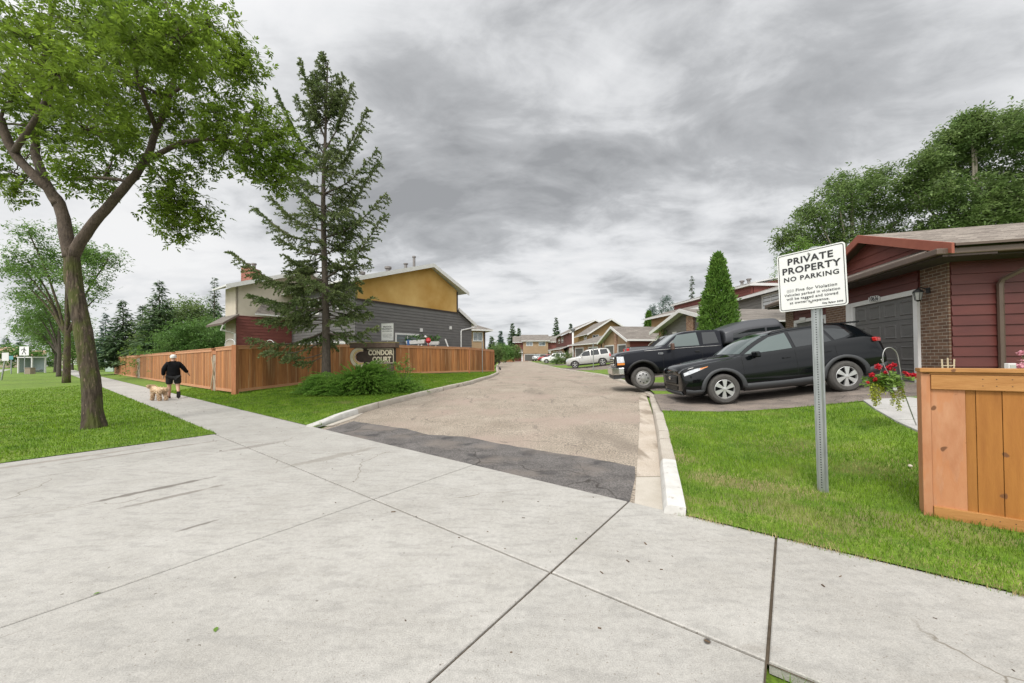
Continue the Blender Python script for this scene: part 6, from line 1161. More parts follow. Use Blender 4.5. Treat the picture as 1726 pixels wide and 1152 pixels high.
for (A, B_, sag, den) in hero:
    L_ = (B_ - A).length; mid_ = A.lerp(B_, .5) - Vector((0, 0, sag * L_ * .5)); pts = limb(tm, [A, mid_, B_], .012 + .012 * L_, .006, 5); n = len(pts)
    steps = max(5, int(L_ * 9.5))
    for i in range(steps):
        f = (i + .5) / steps
        if f < .22 or rr.random() < (.25 if f < .5 else .0): continue
        j = min(int(f * (n - 1)), n - 2); p = pts[j].lerp(pts[j + 1], f * (n - 1) - j); d = (pts[j + 1] - pts[j]).normalized(); sd = d.cross(Vector((0, 0, 1))).normalized()
        for q in (-1, 1):
            tl_ = (.20 + .34 * math.sin(math.pi * min(1, f * .9 + .08))) * rr.uniform(.6, 1.15) * min(1, L_ / 1.3); td = (d * .75 + sd * q * rr.uniform(.3, 1) + Vector((0, 0, rr.uniform(-.75, .25)))).normalized(); kk = max(3, int(tl_ * 31 * den))
            for w_ in range(kk):
                g_ = w_ / kk; c = p + td * tl_ * g_ - Vector((0, 0, .12 * g_ * g_)); 
                for _ in range(3): nd = (td + Vector(r.normal(size=3)) * .55).normalized(); Cn.append(c); Dn.append(nd); Ln_.append(.095 * rr.uniform(.7, 1.3))
        for _ in range(4): Cn.append(p); Dn.append((d + Vector(r.normal(size=3)) * .6).normalized()); Ln_.append(.08)
tm.build('branches', barks, t, smooth=True); C = np.array([tuple(c) for c in Cn]); D = np.array([tuple(c) for c in Dn]); Lg = np.array(Ln_); Nn = rdir(r, len(C)); Nn -= D * np.sum(Nn * D, 1, keepdims=True); Nn /= np.linalg.norm(Nn, axis=1, keepdims=True)
V = leaf_quads(C, D, Nn, Lg, Lg * .21, .0); np_mesh('crown', V, np.arange(len(V)).reshape(-1, 4), spr, t)

# spreading juniper and the leafy shrub growing through it
def spray_bush(name, label, x, y, z, rx, ry, h, n, m, seed, L0=(.35, .75), nl=.075, up=.35, cat='shrub', edge=.0):
    r = np.random.default_rng(seed); rr = random.Random(seed); t = thing(name, label, cat, (x, y, z)); C = []; D = []; Lg = []; tw = MB()
    for k in range(n):
        a = rr.uniform(0, 2 * math.pi); f = rr.random() ** .6; px_, py_ = x + rx * f * math.cos(a), y + ry * f * math.sin(a); hz_ = z + h * (1 - f * f) ** .5 * rr.uniform(.45, 1.0) * (.85 + .25 * math.sin(px_ * 3.1 + seed)); s_ = Vector((x + (px_ - x) * .75, y + (py_ - y) * .75, max(z, hz_ - .15)))
        d = Vector((math.cos(a) * (.4 + f), math.sin(a) * (.4 + f), up + rr.uniform(-.15, .35) * (1.2 - f))).normalized(); L_ = rr.uniform(*L0); 
        if k % 8 == 0: limb(tw, [(x + (px_ - x) * .2, y + (py_ - y) * .2, z), s_, s_ + d * L_ * .6], .016, .004, 4)
        st_ = int(L_ / .028)
        for i in range(st_):
            g_ = i / st_; c = s_ + d * L_ * g_ + Vector((0, 0, -.16 * g_ * g_ * L_))
            for _ in range(3): v_ = (d * .8 + Vector(r.normal(size=3)) * .5 * (1 - g_ * .5)).normalized(); C.append(tuple(c)); D.append(tuple(v_)); Lg.append(nl * rr.uniform(.6, 1.3) * (1.1 - g_ * .5))
    if tw.v: tw.build('stems', bark2, t, smooth=True)
    C = np.array(C); D = np.array(D); Lg = np.array(Lg); Nn = rdir(r, len(C)); Nn[:, 2] += .6; Nn -= D * np.sum(Nn * D, 1, keepdims=True); Nn /= np.linalg.norm(Nn, axis=1, keepdims=True); V = leaf_quads(C, D, Nn, Lg, Lg * .2, .05); np_mesh('foliage', V, np.arange(len(V)).reshape(-1, 4), m, t); return t
jx, jy = XP(598, 13.6), 13.9
spray_bush('juniper_bush', 'wide spreading green juniper in front of the court sign and spruce trunk', jx, jy, .22, 2.25, 1.0, .98, 2900, jun, 31, L0=(.4, .85), nl=.08, up=.22)
def leafy_shrub(name, label, x, y, z, rx, h, m, seed, n=40, lsize=.10, cat='shrub', per=9, sp=.12, comp=3, group=None):
    r = np.random.default_rng(seed); rr = random.Random(seed); t = thing(name, label, cat, (x, y, z), group); tw = MB(); cc = []
    for k in range(n):
        a = rr.uniform(0, 6.28); f = rr.random() ** .5; q = Vector((x + rx * f * math.cos(a), y + rx * f * math.sin(a), z + h * rr.uniform(.3, 1.0) * (1 - .35 * f))); cc.append(tuple(q)); 
        if k % 2 == 0: limb(tw, [(x, y, z), Vector((x, y, z)).lerp(q, .5) + Vector((0, 0, .06)), q], .014, .004, 4)
    tw.build('stems', bark2, t, smooth=True); crown_mesh('foliage', m, t, np.array(cc), lsize, .28, per, sp, r, comp, .3); return t
leafy_shrub('leafy_shrub', 'light green broad-leaved shrub growing up before the lettering of the court sign', XP(636, 14.4), 14.4, .3, .30, 1.22, fresh, 32, 14, .08, per=5)
leafy_shrub('leafy_shrub', 'yellow-green sapling sprouting just right of the court sign', XP(683, 14.3), 14.3, .3, .42, 1.25, fresh, 33, 12, .11, per=5)
spray_bush('juniper_bush', 'low ragged end of juniper reaching right over the corner lawn', XP(672, 13.7), 13.8, .2, .95, .5, .55, 260, jun, 34, up=.25)
# cedar columns
def thuja(name, label, x, y, z, H, R, m, seed, n=5200, l=.16, group=None):
    r = np.random.default_rng(seed); t = thing(name, label, 'tree', (x, y, z), group); mb = MB(); mb.tube([(x, y, z - .1), (x, y, z + H * .6)], [.09, .03], 6); mb.build('trunk', bark2, t)
    f = r.random(n) ** 1.15; a = r.uniform(0, 2 * np.pi, n); prof = np.where(f < .22, .80 + .2 * (f / .22), (1 - (f - .22) / .78) ** .72) * R; prof = prof * (1 + .10 * np.sin(a * 4 + f * 17) + .07 * np.sin(a * 9 - f * 40)); rr_ = prof * (.55 + .45 * r.random(n) ** .35)
    C = np.stack([x + rr_ * np.cos(a), y + rr_ * np.sin(a), z + .05 + f * H * .97], 1); D = np.stack([np.cos(a) * .55, np.sin(a) * .55, np.full(n, .75)], 1) + r.normal(size=(n, 3)) * .28; D /= np.linalg.norm(D, axis=1, keepdims=True)
    C = np.repeat(C, 4, 0) + r.normal(size=(n * 4, 3)) * .045 * (R / .9); D = np.repeat(D, 4, 0) + r.normal(size=(n * 4, 3)) * .3; D /= np.linalg.norm(D, axis=1, keepdims=True)
    Nn = rdir(r, len(C)); Nn -= D * np.sum(Nn * D, 1, keepdims=True); Nn /= np.linalg.norm(Nn, axis=1, keepdims=True); Lg = l * r.uniform(.6, 1.2, len(C)); V = leaf_quads(C, D, Nn, Lg, Lg * .22, .05); np_mesh('crown', V, np.arange(len(V)).reshape(-1, 4), m, t); return t
thuja('cedar_tree', 'tall dense conical cedar standing behind the black truck canopy', XP(1212, 17), 17, .6, 5.75, .98, cedl, 41, 6500)
thuja('cedar_tree', 'small pointed cedar rising behind the roof of the gabled garage', XP(1094, 45), 45, .6, 6.6, .85, cedl, 42, 2200, .28)
simple_tree('ornamental_tree', 'small bright green tree top showing just above the no parking sign', XP(1352, 19), 19, 7.2, 1.3, .6, fresh, 43, .5, 0, None, .12, 8, .16, 22, 10, .08)
# big trees on the right
def pblobs(Y, base, L_, seed, lo_=0.8):
    rr = random.Random(seed); o = []
    for e_ in L_:
        px, py, rp = e_[:3]; s = Y / 610; dy = rr.uniform(-.8, .8) * rp * s; o.append((XP(px, Y) - base[0], dy, 1.45 + (604 - (px - 863) * .00785 - py) * s - base[2], rp * s, rp * s, rp * s * lo_, e_[3] if len(e_) > 3 else 1.0))
    return o
RG = 'tall trees behind the right houses'
def ptree(name, label, px, Y, z, L_, leafm, seed, tr, barkm, lsize, per, spread, cl, grp, comp=3, htop=None, lows=6, lw=.22, lo_=.8):
    base = (XP(px, Y), Y, z); B_ = pblobs(Y, base, L_, seed, lo_); H_ = max(b[2] for b in B_); hl = min(b[2] for b in B_)
    lim = [([(0, 0, max(1.2, hl * .55)), (b[0] * .45, b[1] * .4, (hl * .55 + b[2]) * .52), (b[0], b[1], b[2])], tr * .42, .03) for b in B_[::2]]
    return deciduous(name, label, base, [(0, 0, -.1), (.05, 0, H_ * .3), (0, 0, H_ * .6), (.1, 0, H_ * .88)], lim, B_, leafm, barkm, lsize, per, spread, seed, comp, cl, grp, lw=lw, tr=(tr, tr * .2), flare=False)
ptree('poplar_tree', 'broad rounded tree behind the red house, left of the taller one', 1440, 34, .6, [(1333, 398, 22, .7), (1345, 425, 20, .5), (1368, 372, 30), (1390, 405, 28), (1405, 338, 32), (1428, 308, 24, .8), (1440, 360, 32), (1462, 330, 30), (1490, 300, 28), (1500, 345, 32), (1470, 395, 30), (1520, 390, 30), (1540, 345, 26), (1420, 400, 24, .7), (1372, 350, 14, .4), (1318, 408, 10, .25), (1510, 285, 15, .4)], elm, 51, .42, barkp, .27, 10, .34, 62, RG)
ptree('poplar_tree', 'tallest dense tree rising over the red house at the right edge', 1650, 30, .6, [(1556, 300, 24, .7), (1575, 335, 32), (1592, 262, 30), (1620, 228, 28), (1612, 300, 36), (1648, 218, 26), (1655, 265, 38), (1640, 335, 38), (1690, 232, 34), (1700, 290, 42), (1685, 345, 38), (1735, 240, 34), (1745, 310, 42), (1600, 375, 34), (1575, 385, 26), (1650, 380, 34), (1720, 365, 34), (1560, 275, 14, .4), (1640, 200, 12, .4), (1700, 203, 14, .5)], elm, 52, .48, barkp, .26, 12, .34, 78, RG)
ptree('poplar_tree', 'leafy tree crown cut by the right edge above the roof', 1800, 27, .6, [(1760, 210, 30), (1790, 180, 45), (1800, 260, 55), (1765, 330, 45), (1840, 320, 60)], elm, 53, .42, barkp, .25, 10, .4, 70, RG)
ptree('street_tree', 'second street tree with a slim straight trunk partly behind the big leaning ash', 112, 24.5, 0, [(62, 395, 22, .7), (80, 425, 28), (40, 440, 24, .7), (18, 455, 22, .6), (60, 465, 24, .6), (100, 380, 18, .5), (120, 425, 26), (150, 430, 24), (180, 438, 22, .7), (165, 465, 22, .6), (135, 470, 24, .6), (95, 460, 26, .8), (45, 485, 18, .4), (180, 490, 14, .3), (150, 505, 14, .25), (25, 425, 14, .3)], ash2, 21, .22, bark, .17, 10, .24, 40, SG)
ptree('street_tree', 'third street tree, dark trunk left of the second one', 99, 35, 0, [(40, 520, 18, .6), (60, 505, 20, .7), (85, 500, 22), (55, 535, 24), (80, 535, 24), (105, 520, 18, .6), (45, 555, 18, .6), (70, 565, 20, .6), (30, 540, 12, .4), (120, 545, 12, .3)], ash2, 22, .2, bark2, .20, 10, .3, 36, SG)
# conifers and bushes left of the big house
CG = 'conifers behind the sidewalk fence'
def cf(px, top, base, Y, wpx, m, seed, label, group=CG, z=.3, **k):
    s = Y / 610; hor = 604 - (px - 863) * .00785; Ht = 1.45 + (hor - top) * s - z; return conifer('spruce_tree', label, XP(px, Y), Y, z, Ht, wpx * s / 2, m, seed, group=group, **k)
cf(207, 508, 600, 38, 78, sprb, 61, 'broad dark spruce at the far end of the sidewalk fence', levels=24, per=12, needle=.5)
cf(268, 474, 600, 36, 96, sprb, 62, 'tallest spruce behind the middle of the sidewalk fence', levels=26, per=13, needle=.5)
cf(240, 515, 600, 40, 80, sprb, 63, 'dark spruce between the two taller ones behind the sidewalk fence', levels=22, per=12, needle=.5)
cf(361, 470, 590, 38, 62, sprb, 64, 'slim spruce standing just left of the cream house', levels=24, per=9, needle=.45, droop=.3)
cf(178, 530, 600, 62, 46, blues, 65, 'bluish spruce seen beyond the trunk of the big ash', levels=16, per=10, needle=.7)
cf(10, 570, 600, 150, 22, blues, 66, 'small distant conifer over the far roofs at the left edge', levels=12, per=9, needle=1.5)
cf(33, 572, 600, 150, 20, blues, 67, 'small distant conifer just right of the leftmost one over the far roofs', levels=12, per=9, needle=1.5)
simple_tree('leafy_tree', 'round leafy tree between the spruces and the cream house', XP(318, 40), 40, 7.6, 4.4, .3, elm, 71, .2, 0, None, .28, 11, .5, 34, 18, .2)
simple_tree('leafy_tree', 'bright leafy tree overhanging the fence behind the walking person', XP(322, 27), 27, 4.0, 2.4, .3, bushm, 72, .15, 0, None, .17, 11, .28, 30, 14, .12)
simple_tree('leafy_tree', 'green tree in front of the slim spruce beside the porch roof', XP(352, 30), 30, 4.5, 2.3, .3, bushm, 73, .15, 0, None, .18, 11, .28, 30, 14, .12)
simple_tree('leafy_tree', 'dense leafy tree low behind the middle of the fence', XP(285, 40), 40, 4.6, 3.0, .3, elm, 74, .12, 0, None, .26, 11, .4, 30, 14, .16)
leafy_shrub('leafy_shrub', 'pale green shrub showing over the fence top behind the person', XP(252, 30), 30, .3, 1.6, 2.7, fresh, 75, 40, .16, per=9, sp=.25)
leafy_shrub('leafy_shrub', 'low green hedge clump at the far end of the sidewalk fence', XP(170, 66), 66, .3, 4, 4.5, bushm, 76, 60, .5, per=10, sp=.7)
leafy_shrub('leafy_shrub', 'small round tree before the far houses left of the street trees', XP(68, 100), 100, -.2, 3.5, 6.5, bushm, 77, 40, .7, per=9, sp=.8)
leafy_shrub('leafy_shrub', 'leafy tree in front of the broad tan roof at the left edge', XP(18, 95), 95, -.2, 4, 6.0, bushm, 78, 40, .7, per=9, sp=.8)
# trees at the end of the court
DG = 'trees at the end of the court'
for k, (px, top, Y, wpx, mm, lab) in enumerate(((864, 546, 112, 30, sprb, 'spruce standing left of the far house roof'), (844, 558, 100, 26, blues, 'bluish spruce behind the bushes left of the far house'), (875, 554, 118, 18, sprb, 'small spruce close to the left end of the far house roof'), (829, 568, 90, 22, sprb, 'dark spruce just beyond the fence end'), (938, 536, 125, 22, sprb, 'pointed spruce behind the far house, right of its roof'), (1168, 466, 60, 26, sprb, 'tall dark spruce behind the left side of the big cedar'), (962, 546, 120, 10, sprb, 'tiny spruce tip behind the lamp post'))):
    cf(px, top, 600, Y, wpx, mm, 80 + k, lab, group=DG, levels=22, per=10, needle=Y * .008, nw=.2)
for k, (px, top, Y, wpx, lab) in enumerate(((1101, 512, 70, 18, 'thin tree behind the roofs left of the taller bare-topped one'), (1124, 494, 72, 36, 'loose bare-topped tree above the brown house roof'), (1204, 470, 66, 26, 'thin treetop between the dark spruce and the big cedar'))):
    s = Y / 610; simple_tree('leafy_tree', lab, XP(px, Y), Y, (603 - top) * s + 1, wpx * s / 2, .5, blues, 90 + k, .4, 0, DG, .3, 5, .35, 16, 12, .15)
for k, (px, Y, R_, h_, mm, lab) in enumerate(((852, 78, 1.7, 4.2, bushm, 'mid green bush before the left end of the far house'), (841, 60, 1.3, 3.8, bushm, 'tall green bush just past the fence end'), (865, 92, 1.8, 5.0, elm, 'dark bush touching the far house wall'), (834, 48, 1.2, 3.2, elm, 'dark green bush tight against the fence end'))):
    leafy_shrub('leafy_shrub', lab, XP(px, Y), Y, .5, R_, h_, mm, 100 + k, 90, Y * .0035, per=12, sp=R_ * .16, group=DG)
leafy_shrub('leafy_shrub', 'round dark bush hiding the back of the white SUV', XP(952, 52), 52, .5, 1.5, 1.9, elm, 110, 60, .16, per=14, sp=.22)
leafy_shrub('leafy_shrub', 'low yellow-green bush left of the round dark one', XP(938, 53), 53, .45, .8, 1.0, bushm, 111, 30, .16, per=10, sp=.16)
leafy_shrub('vine_plant', 'green vine climbing the brick corner left of the mottled pier', XP(1120, 26), 26.0, .6, .5, 3.0, bushm, 112, 50, .14, per=9, sp=.12)

# ------------------------------------------------------------------ person and dog
def skin(name, V_, E_, m, parent, sub=2, root=0, smooth=True):
    me = bpy.data.meshes.new(name); me.from_pydata([p for p, _ in V_], E_, []); o = bpy.data.objects.new(name, me); COL.objects.link(o)
    sk = o.modifiers.new('s', 'SKIN'); sk.use_smooth_shade = True; L_ = me.skin_vertices[0].data
    for i, (_, r_) in enumerate(V_): L_[i].radius = r_ if isinstance(r_, tuple) else (r_, r_); L_[i].use_root = (i == root)
    sb2 = o.modifiers.new('u', 'SUBSURF'); sb2.levels = sub; dg = bpy.context.evaluated_depsgraph_get(); dg.update(); nm = bpy.data.meshes.new_from_object(o.evaluated_get(dg)); bpy.data.objects.remove(o)
    nm.materials.clear(); nm.materials.append(m); o = bpy.data.objects.new(name, nm); COL.objects.link(o); o.parent = parent; return o
skinm = mat('skin', (.50, .29, .20), rough=.55); hairw = mat('white_hair', (.62, .60, .57), (.72, .70, .67), 40, .9, bump=.5); jack = mat('black_jacket', (.004, .004, .005), (.010, .010, .012), 8, .8, bump=.5, bscale=9, spec=.12); shortm = mat('black_shorts', (.008, .008, .009), rough=.85); shoe = mat('brown_shoe', (.10, .05, .035), (.18, .09, .06), 10, .7); sole = mat('dark_sole', (.02, .018, .016), rough=.9)
t = thing('person', 'white-haired person in black jacket and shorts walking away along the sidewalk', 'person')
HV = {}
P_ = [('pel', (0, 0, .92), .15), ('bel', (0, .03, 1.05), .165), ('che', (0, .02, 1.24), .16), ('nb', (0, .03, 1.40), .075), ('nk', (0, .05, 1.46), .058), ('hd1', (0, .07, 1.53), .072), ('hd2', (0, .075, 1.60), .088), ('hd3', (0, .06, 1.66), .06), ('nose', (0, .175, 1.57), .012), ('chin', (0, .13, 1.50), .035), ('earL', (-.085, .06, 1.575), .014), ('earR', (.085, .06, 1.575), .014),
 ('shL', (-.17, .02, 1.34), .058), ('elL', (-.27, -.03, 1.10), .046), ('wrL', (-.27, .07, .88), .030), ('paL', (-.27, .10, .80), .032),
 ('shR', (.17, .02, 1.34), .058), ('elR', (.30, -.03, 1.12), .046), ('wrR', (.42, .04, .95), .032), ('paR', (.455, .06, .89), .034),
 ('hiL', (-.10, 0, .86), .105), ('knL', (-.11, .06, .50), .066), ('caL', (-.11, .05, .34), .062), ('anL', (-.11, .09, .09), .038), ('foL', (-.12, .20, .04), .038),
 ('hiR', (.10, 0, .86), .105), ('knR', (.12, -.02, .50), .066), ('caR', (.12, -.17, .37), .060), ('anR', (.12, -.34, .22), .038), ('foR', (.12, -.36, .10), .036)]
ix = {n_: i for i, (n_, _, _) in enumerate(P_)}; EN = [('pel', 'bel'), ('bel', 'che'), ('che', 'nb'), ('nb', 'nk'), ('nk', 'hd1'), ('hd1', 'hd2'), ('hd2', 'hd3'), ('hd2', 'nose'), ('hd1', 'chin'), ('hd2', 'earL'), ('hd2', 'earR'), ('che', 'shL'), ('shL', 'elL'), ('elL', 'wrL'), ('wrL', 'paL'), ('che', 'shR'), ('shR', 'elR'), ('elR', 'wrR'), ('wrR', 'paR'), ('pel', 'hiL'), ('hiL', 'knL'), ('knL', 'caL'), ('caL', 'anL'), ('anL', 'foL'), ('pel', 'hiR'), ('hiR', 'knR'), ('knR', 'caR'), ('caR', 'anR'), ('anR', 'foR')]
VV = [(p, r_) for _, p, r_ in P_]; EE = [(ix[a], ix[b]) for a, b in EN]
for side, base, dn in (('paL', Vector((-.27, .10, .80)), Vector((0, .25, -1)).normalized()), ('paR', Vector((.455, .06, .89)), Vector((.45, .3, -.8)).normalized())):
    for k in range(4):
        a = Vector((0, 1, .2)) * (k - 1.5) * .018; q1 = base + a + dn * .05; q2 = q1 + dn * (.03 - .004 * abs(k - 1.4)) + Vector((0, .01, 0)); VV.append((tuple(q1), .009)); VV.append((tuple(q2), .008)); EE.append((ix[side], len(VV) - 2)); EE.append((len(VV) - 2, len(VV) - 1))
    VV.append((tuple(base + Vector((.0, .045, .01)) + dn * .01), .010)); EE.append((ix[side], len(VV) - 1)); VV.append((tuple(base + Vector((.0, .055, 0)) + dn * .04), .009)); EE.append((len(VV) - 2, len(VV) - 1))
skin('body', VV, EE, skinm, t, 2)
J = [((0, .0, .80), (.215, .165)), ((0, .0, .90), (.225, .175)), ((0, .02, 1.02), (.225, .18)), ((0, .01, 1.2), (.205, .16)), ((0, .0, 1.34), (.15, .12)), ((0, .02, 1.42), .075), ((-.17, 0, 1.345), .102), ((-.275, -.03, 1.10), .080), ((-.275, .06, .88), .062), ((.17, 0, 1.345), .102), ((.30, -.03, 1.12), .078), ((.41, .035, .965), .062)]
skin('jacket', J, [(0, 1), (1, 2), (2, 3), (3, 4), (4, 5), (3, 6), (6, 7), (7, 8), (3, 9), (9, 10), (10, 11)], jack, t, 2)
S_ = [((0, 0, .90), (.185, .14)), ((-.11, .01, .80), .125), ((-.115, .05, .52), .112), ((.11, .0, .80), .125), ((.125, -.015, .52), .112)]
skin('shorts', S_, [(0, 1), (1, 2), (0, 3), (3, 4)], shortm, t, 2)
m = MB(); 
for i in range(7):
    for j in range(17):
        th, ph = math.pi * .56 * i / 6, 2 * math.pi * j / 16; fr_ = 1.0 if i < 6 else .97; y_ = -math.cos(ph) * math.sin(th); yy = .05 + .112 * y_; m.v.append((.102 * math.sin(ph) * math.sin(th), yy if y_ < .5 else .05 + .112 * .5 + (y_ - .5) * .02, 1.60 + .088 * math.cos(th) - (.035 if y_ < 0 and i > 4 else 0)))
m.f = [(i * 17 + j, i * 17 + j + 1, (i + 1) * 17 + j + 1, (i + 1) * 17 + j) for i in range(6) for j in range(16)]; m.mi = [0] * len(m.f); m.build('hair', hairw, t, smooth=True, local=True)
for sx_, cx, cy, cz, tilt in ((-1, -.12, .17, .035, 0), (1, .12, -.37, .15, 1)):
    m = MB(); 
    if not tilt: m.prism([(cx - .05, cy - .16, .03), (cx + .05, cy - .16, .03), (cx + .055, cy + .08, .03), (cx, cy + .13, .03), (cx - .055, cy + .08, .03)], (0, 0, .06)); m.prism([(cx - .055, cy - .17, .0), (cx + .055, cy - .17, .0), (cx + .06, cy + .09, .0), (cx, cy + .14, .0), (cx - .06, cy + .09, .0)], (0, 0, .03), 1)
    else: m.prism([(cx - .05, cy + .06, .27), (cx + .05, cy + .06, .27), (cx + .055, cy + .06, .06), (cx, cy + .06, .015), (cx - .055, cy + .06, .06)], (0, -.07, 0)); m.prism([(cx - .055, cy - .01, .28), (cx + .055, cy - .01, .28), (cx + .06, cy - .01, .06), (cx, cy - .01, .0), (cx - .06, cy - .01, .06)], (0, -.03, 0), 1)
    m.build('shoe', [shoe, sole], t, local=True, bevel=.012)
t.matrix_world = Matrix.Translation((-13.05, 13.95, zg(-13.05, 13.95))) @ Matrix.Rotation(math.atan2(.608, -.794) - math.pi / 2 - .1, 4, 'Z')
furm = mat('cream_fur', (.60, .42, .27), (.70, .54, .38), 9, .95, bump=.8, bscale=40); furl = mat('cream_fur_tufts', (.62, .45, .29), (.74, .58, .42), 5, .95, island=.2); nosem = mat('dog_nose', (.03, .022, .02), rough=.5)
t = thing('dog', 'curly cream dog standing on the sidewalk left of the person, head turned left', 'dog')
D_ = [('rump', (-.26, 0, .44), (.11, .12)), ('loin', (-.10, 0, .45), (.105, .115)), ('rib', (.10, 0, .43), (.12, .145)), ('chest', (.24, 0, .43), (.105, .135)), ('neck', (.34, .03, .53), .085), ('head', (.43, .06, .62), .085), ('muz', (.53, .08, .595), .045), ('tip', (.60, .09, .585), .034), ('eL', (.40, .13, .62), .03), ('eL2', (.40, .155, .54), .032), ('eR', (.42, -.02, .62), .03), ('eR2', (.42, -.045, .54), .032),
 ('t1', (-.36, 0, .50), .045), ('t2', (-.46, -.02, .50), .065), ('t3', (-.55, -.03, .44), .04)]
for sd, nm in ((.085, 'L'), (-.085, 'R')):
    off = .04 if sd > 0 else -.05
    D_ += [('fs' + nm, (.22, sd, .36), .07), ('fe' + nm, (.20 + off, sd, .24), .052), ('fw' + nm, (.22 + off, sd, .11), .042), ('fp' + nm, (.25 + off, sd, .025), .04), ('hh' + nm, (-.25, sd, .38), .085), ('hk' + nm, (-.20 + off, sd, .27), .06), ('ho' + nm, (-.31 + off, sd, .15), .040), ('hs' + nm, (-.29 + off, sd, .06), .038), ('hp' + nm, (-.26 + off, sd, .025), .04)]
dx = {n_: i for i, (n_, _, _) in enumerate(D_)}; DE = [('rump', 'loin'), ('loin', 'rib'), ('rib', 'chest'), ('chest', 'neck'), ('neck', 'head'), ('head', 'muz'), ('muz', 'tip'), ('head', 'eL'), ('eL', 'eL2'), ('head', 'eR'), ('eR', 'eR2'), ('rump', 't1'), ('t1', 't2'), ('t2', 't3')]
for nm in 'LR': DE += [('chest', 'fs' + nm), ('fs' + nm, 'fe' + nm), ('fe' + nm, 'fw' + nm), ('fw' + nm, 'fp' + nm), ('rump', 'hh' + nm), ('hh' + nm, 'hk' + nm), ('hk' + nm, 'ho' + nm), ('ho' + nm, 'hs' + nm), ('hs' + nm, 'hp' + nm)]
bd_ = skin('body', [(p, r_) for _, p, r_ in D_], [(dx[a], dx[b]) for a, b in DE], furm, t, 2)
r = np.random.default_rng(5); me = bd_.data; cs = np.array([tuple(p.center) for p in me.polygons]); ns = np.array([tuple(p.normal) for p in me.polygons]); cs = np.repeat(cs, 3, 0) + r.normal(size=(len(cs) * 3, 3)) * .008; ns = np.repeat(ns, 3, 0); D = ns * .5 + r.normal(size=ns.shape) * .5 + np.array([-.3, 0, -.4]); D /= np.linalg.norm(D, axis=1, keepdims=True); Nn = rdir(r, len(D)); Nn -= D * np.sum(Nn * D, 1, keepdims=True); Nn /= np.linalg.norm(Nn, axis=1, keepdims=True); Lg = r.uniform(.025, .05, len(D)); V = leaf_quads(cs, D, Nn, Lg, Lg * .22, 0); fo = np_mesh('fur', V, np.arange(len(V)).reshape(-1, 4), furl, None); fo.parent = t
m = MB(); m.lathe([(.001, -.015), (.018, -.01), (.02, .005), (.001, .014)], (.638, .096, .60), axis='Z', n=8); m.build('nose', nosem, t, local=True, smooth=True)
for y_ in (.02, .115): m = MB(); m.lathe([(.001, -.01), (.010, 0), (.001, .01)], (.495, y_, .645), n=8); m.build('eye', nosem, t, local=True, smooth=True)
t.matrix_world = Matrix.Translation((-12.88, 13.2, zg(-12.88, 13.2) + .005)) @ Matrix.Rotation(rad(160), 4, 'Z') @ Matrix.Scale(.86, 4)

# ------------------------------------------------------------------ garden things and small objects
hx, hy = 6.02, 5.42; hzb = zl(hx, hy); s_ = hy / 610
def hp(px, py, dy=0.): Y = hy + dy; return Vector((XP(px, Y), Y, 1.45 + (604 + (863 - px) * .00785 - py) * Y / 610))
t = thing('shepherd_hook', 'thin leaning metal shepherd hook with a double curl holding the flower basket', 'plant hook', (hx, hy, hzb)); m = MB()
limb(m, [hp(1546, 728), hp(1532, 690), hp(1521, 655), hp(1516, 620), hp(1512, 597), hp(1503, 587), hp(1493, 588), hp(1488, 598), hp(1488, 612), hp(1485, 606)], .0075, .006, 8); m.build('hook', steel2, t, smooth=True)
bc = hp(1494, 651); t = thing('flower_basket', 'hanging basket of red geraniums and trailing lime creeper on the shepherd hook', 'flower basket', tuple(bc)); m = MB()
m.lathe([(.001, -.085), (.07, -.08), (.095, .02), (.105, .03), (.105, .045), (.09, .045)], bc, n=18); bk = m.build('pot', mat('basket_grey', (.10, .10, .095), (.15, .15, .14), 9, .7), t, smooth='auto'); m = MB(); m.box((bc.x - .015, bc.y - .099, bc.z - .055), (bc.x + .045, bc.y - .090, bc.z - .015)); m.build('pot_tag', wht, bk)
m = MB()
for k in range(3): a = 2.1 * k + .4; m.tube([bc + Vector((.1 * math.cos(a), .1 * math.sin(a), .04)), hp(1488, 612)], .0022, 4)
m.build('hanger', steel2, t)
r = np.random.default_rng(77); rr = random.Random(77); cc = np.array(bc) + np.stack([r.normal(0, .085, 46), r.normal(0, .08, 46), r.uniform(.03, .13, 46)], 1); crown_mesh('foliage', leafmat('geranium_leaf', (.10, .20, .03), (.19, .28, .05), .35), t, cc, .045, .42, 8, .03, r, 3, .1)
lime = leafmat('lime_creeper', (.28, .33, .03), (.40, .42, .05), .4); cc = []
for (px, pyb, n_) in ((1468, 676, 26), (1474, 684, 30), (1481, 680, 22), (1487, 664, 12), (1506, 682, 26), (1512, 692, 30), (1518, 676, 18), (1500, 668, 14)):
    a_ = hp(px, 648, -.04); b_ = hp(px + rr.uniform(-3, 3), pyb, -.06)
    for i in range(n_ * 3): cc.append(tuple(a_.lerp(b_, i / (n_ * 3)) + Vector((rr.uniform(-.014, .014), rr.uniform(-.014, .014), 0))))
crown_mesh('trailing_creeper', lime, t, np.array(cc), .022, .42, 3, .010, r, 1, .3)
redm = mat('geranium_red', (.55, .012, .03), (.66, .03, .05), 30, .6, island=.3, trans=.2); stm = MB()
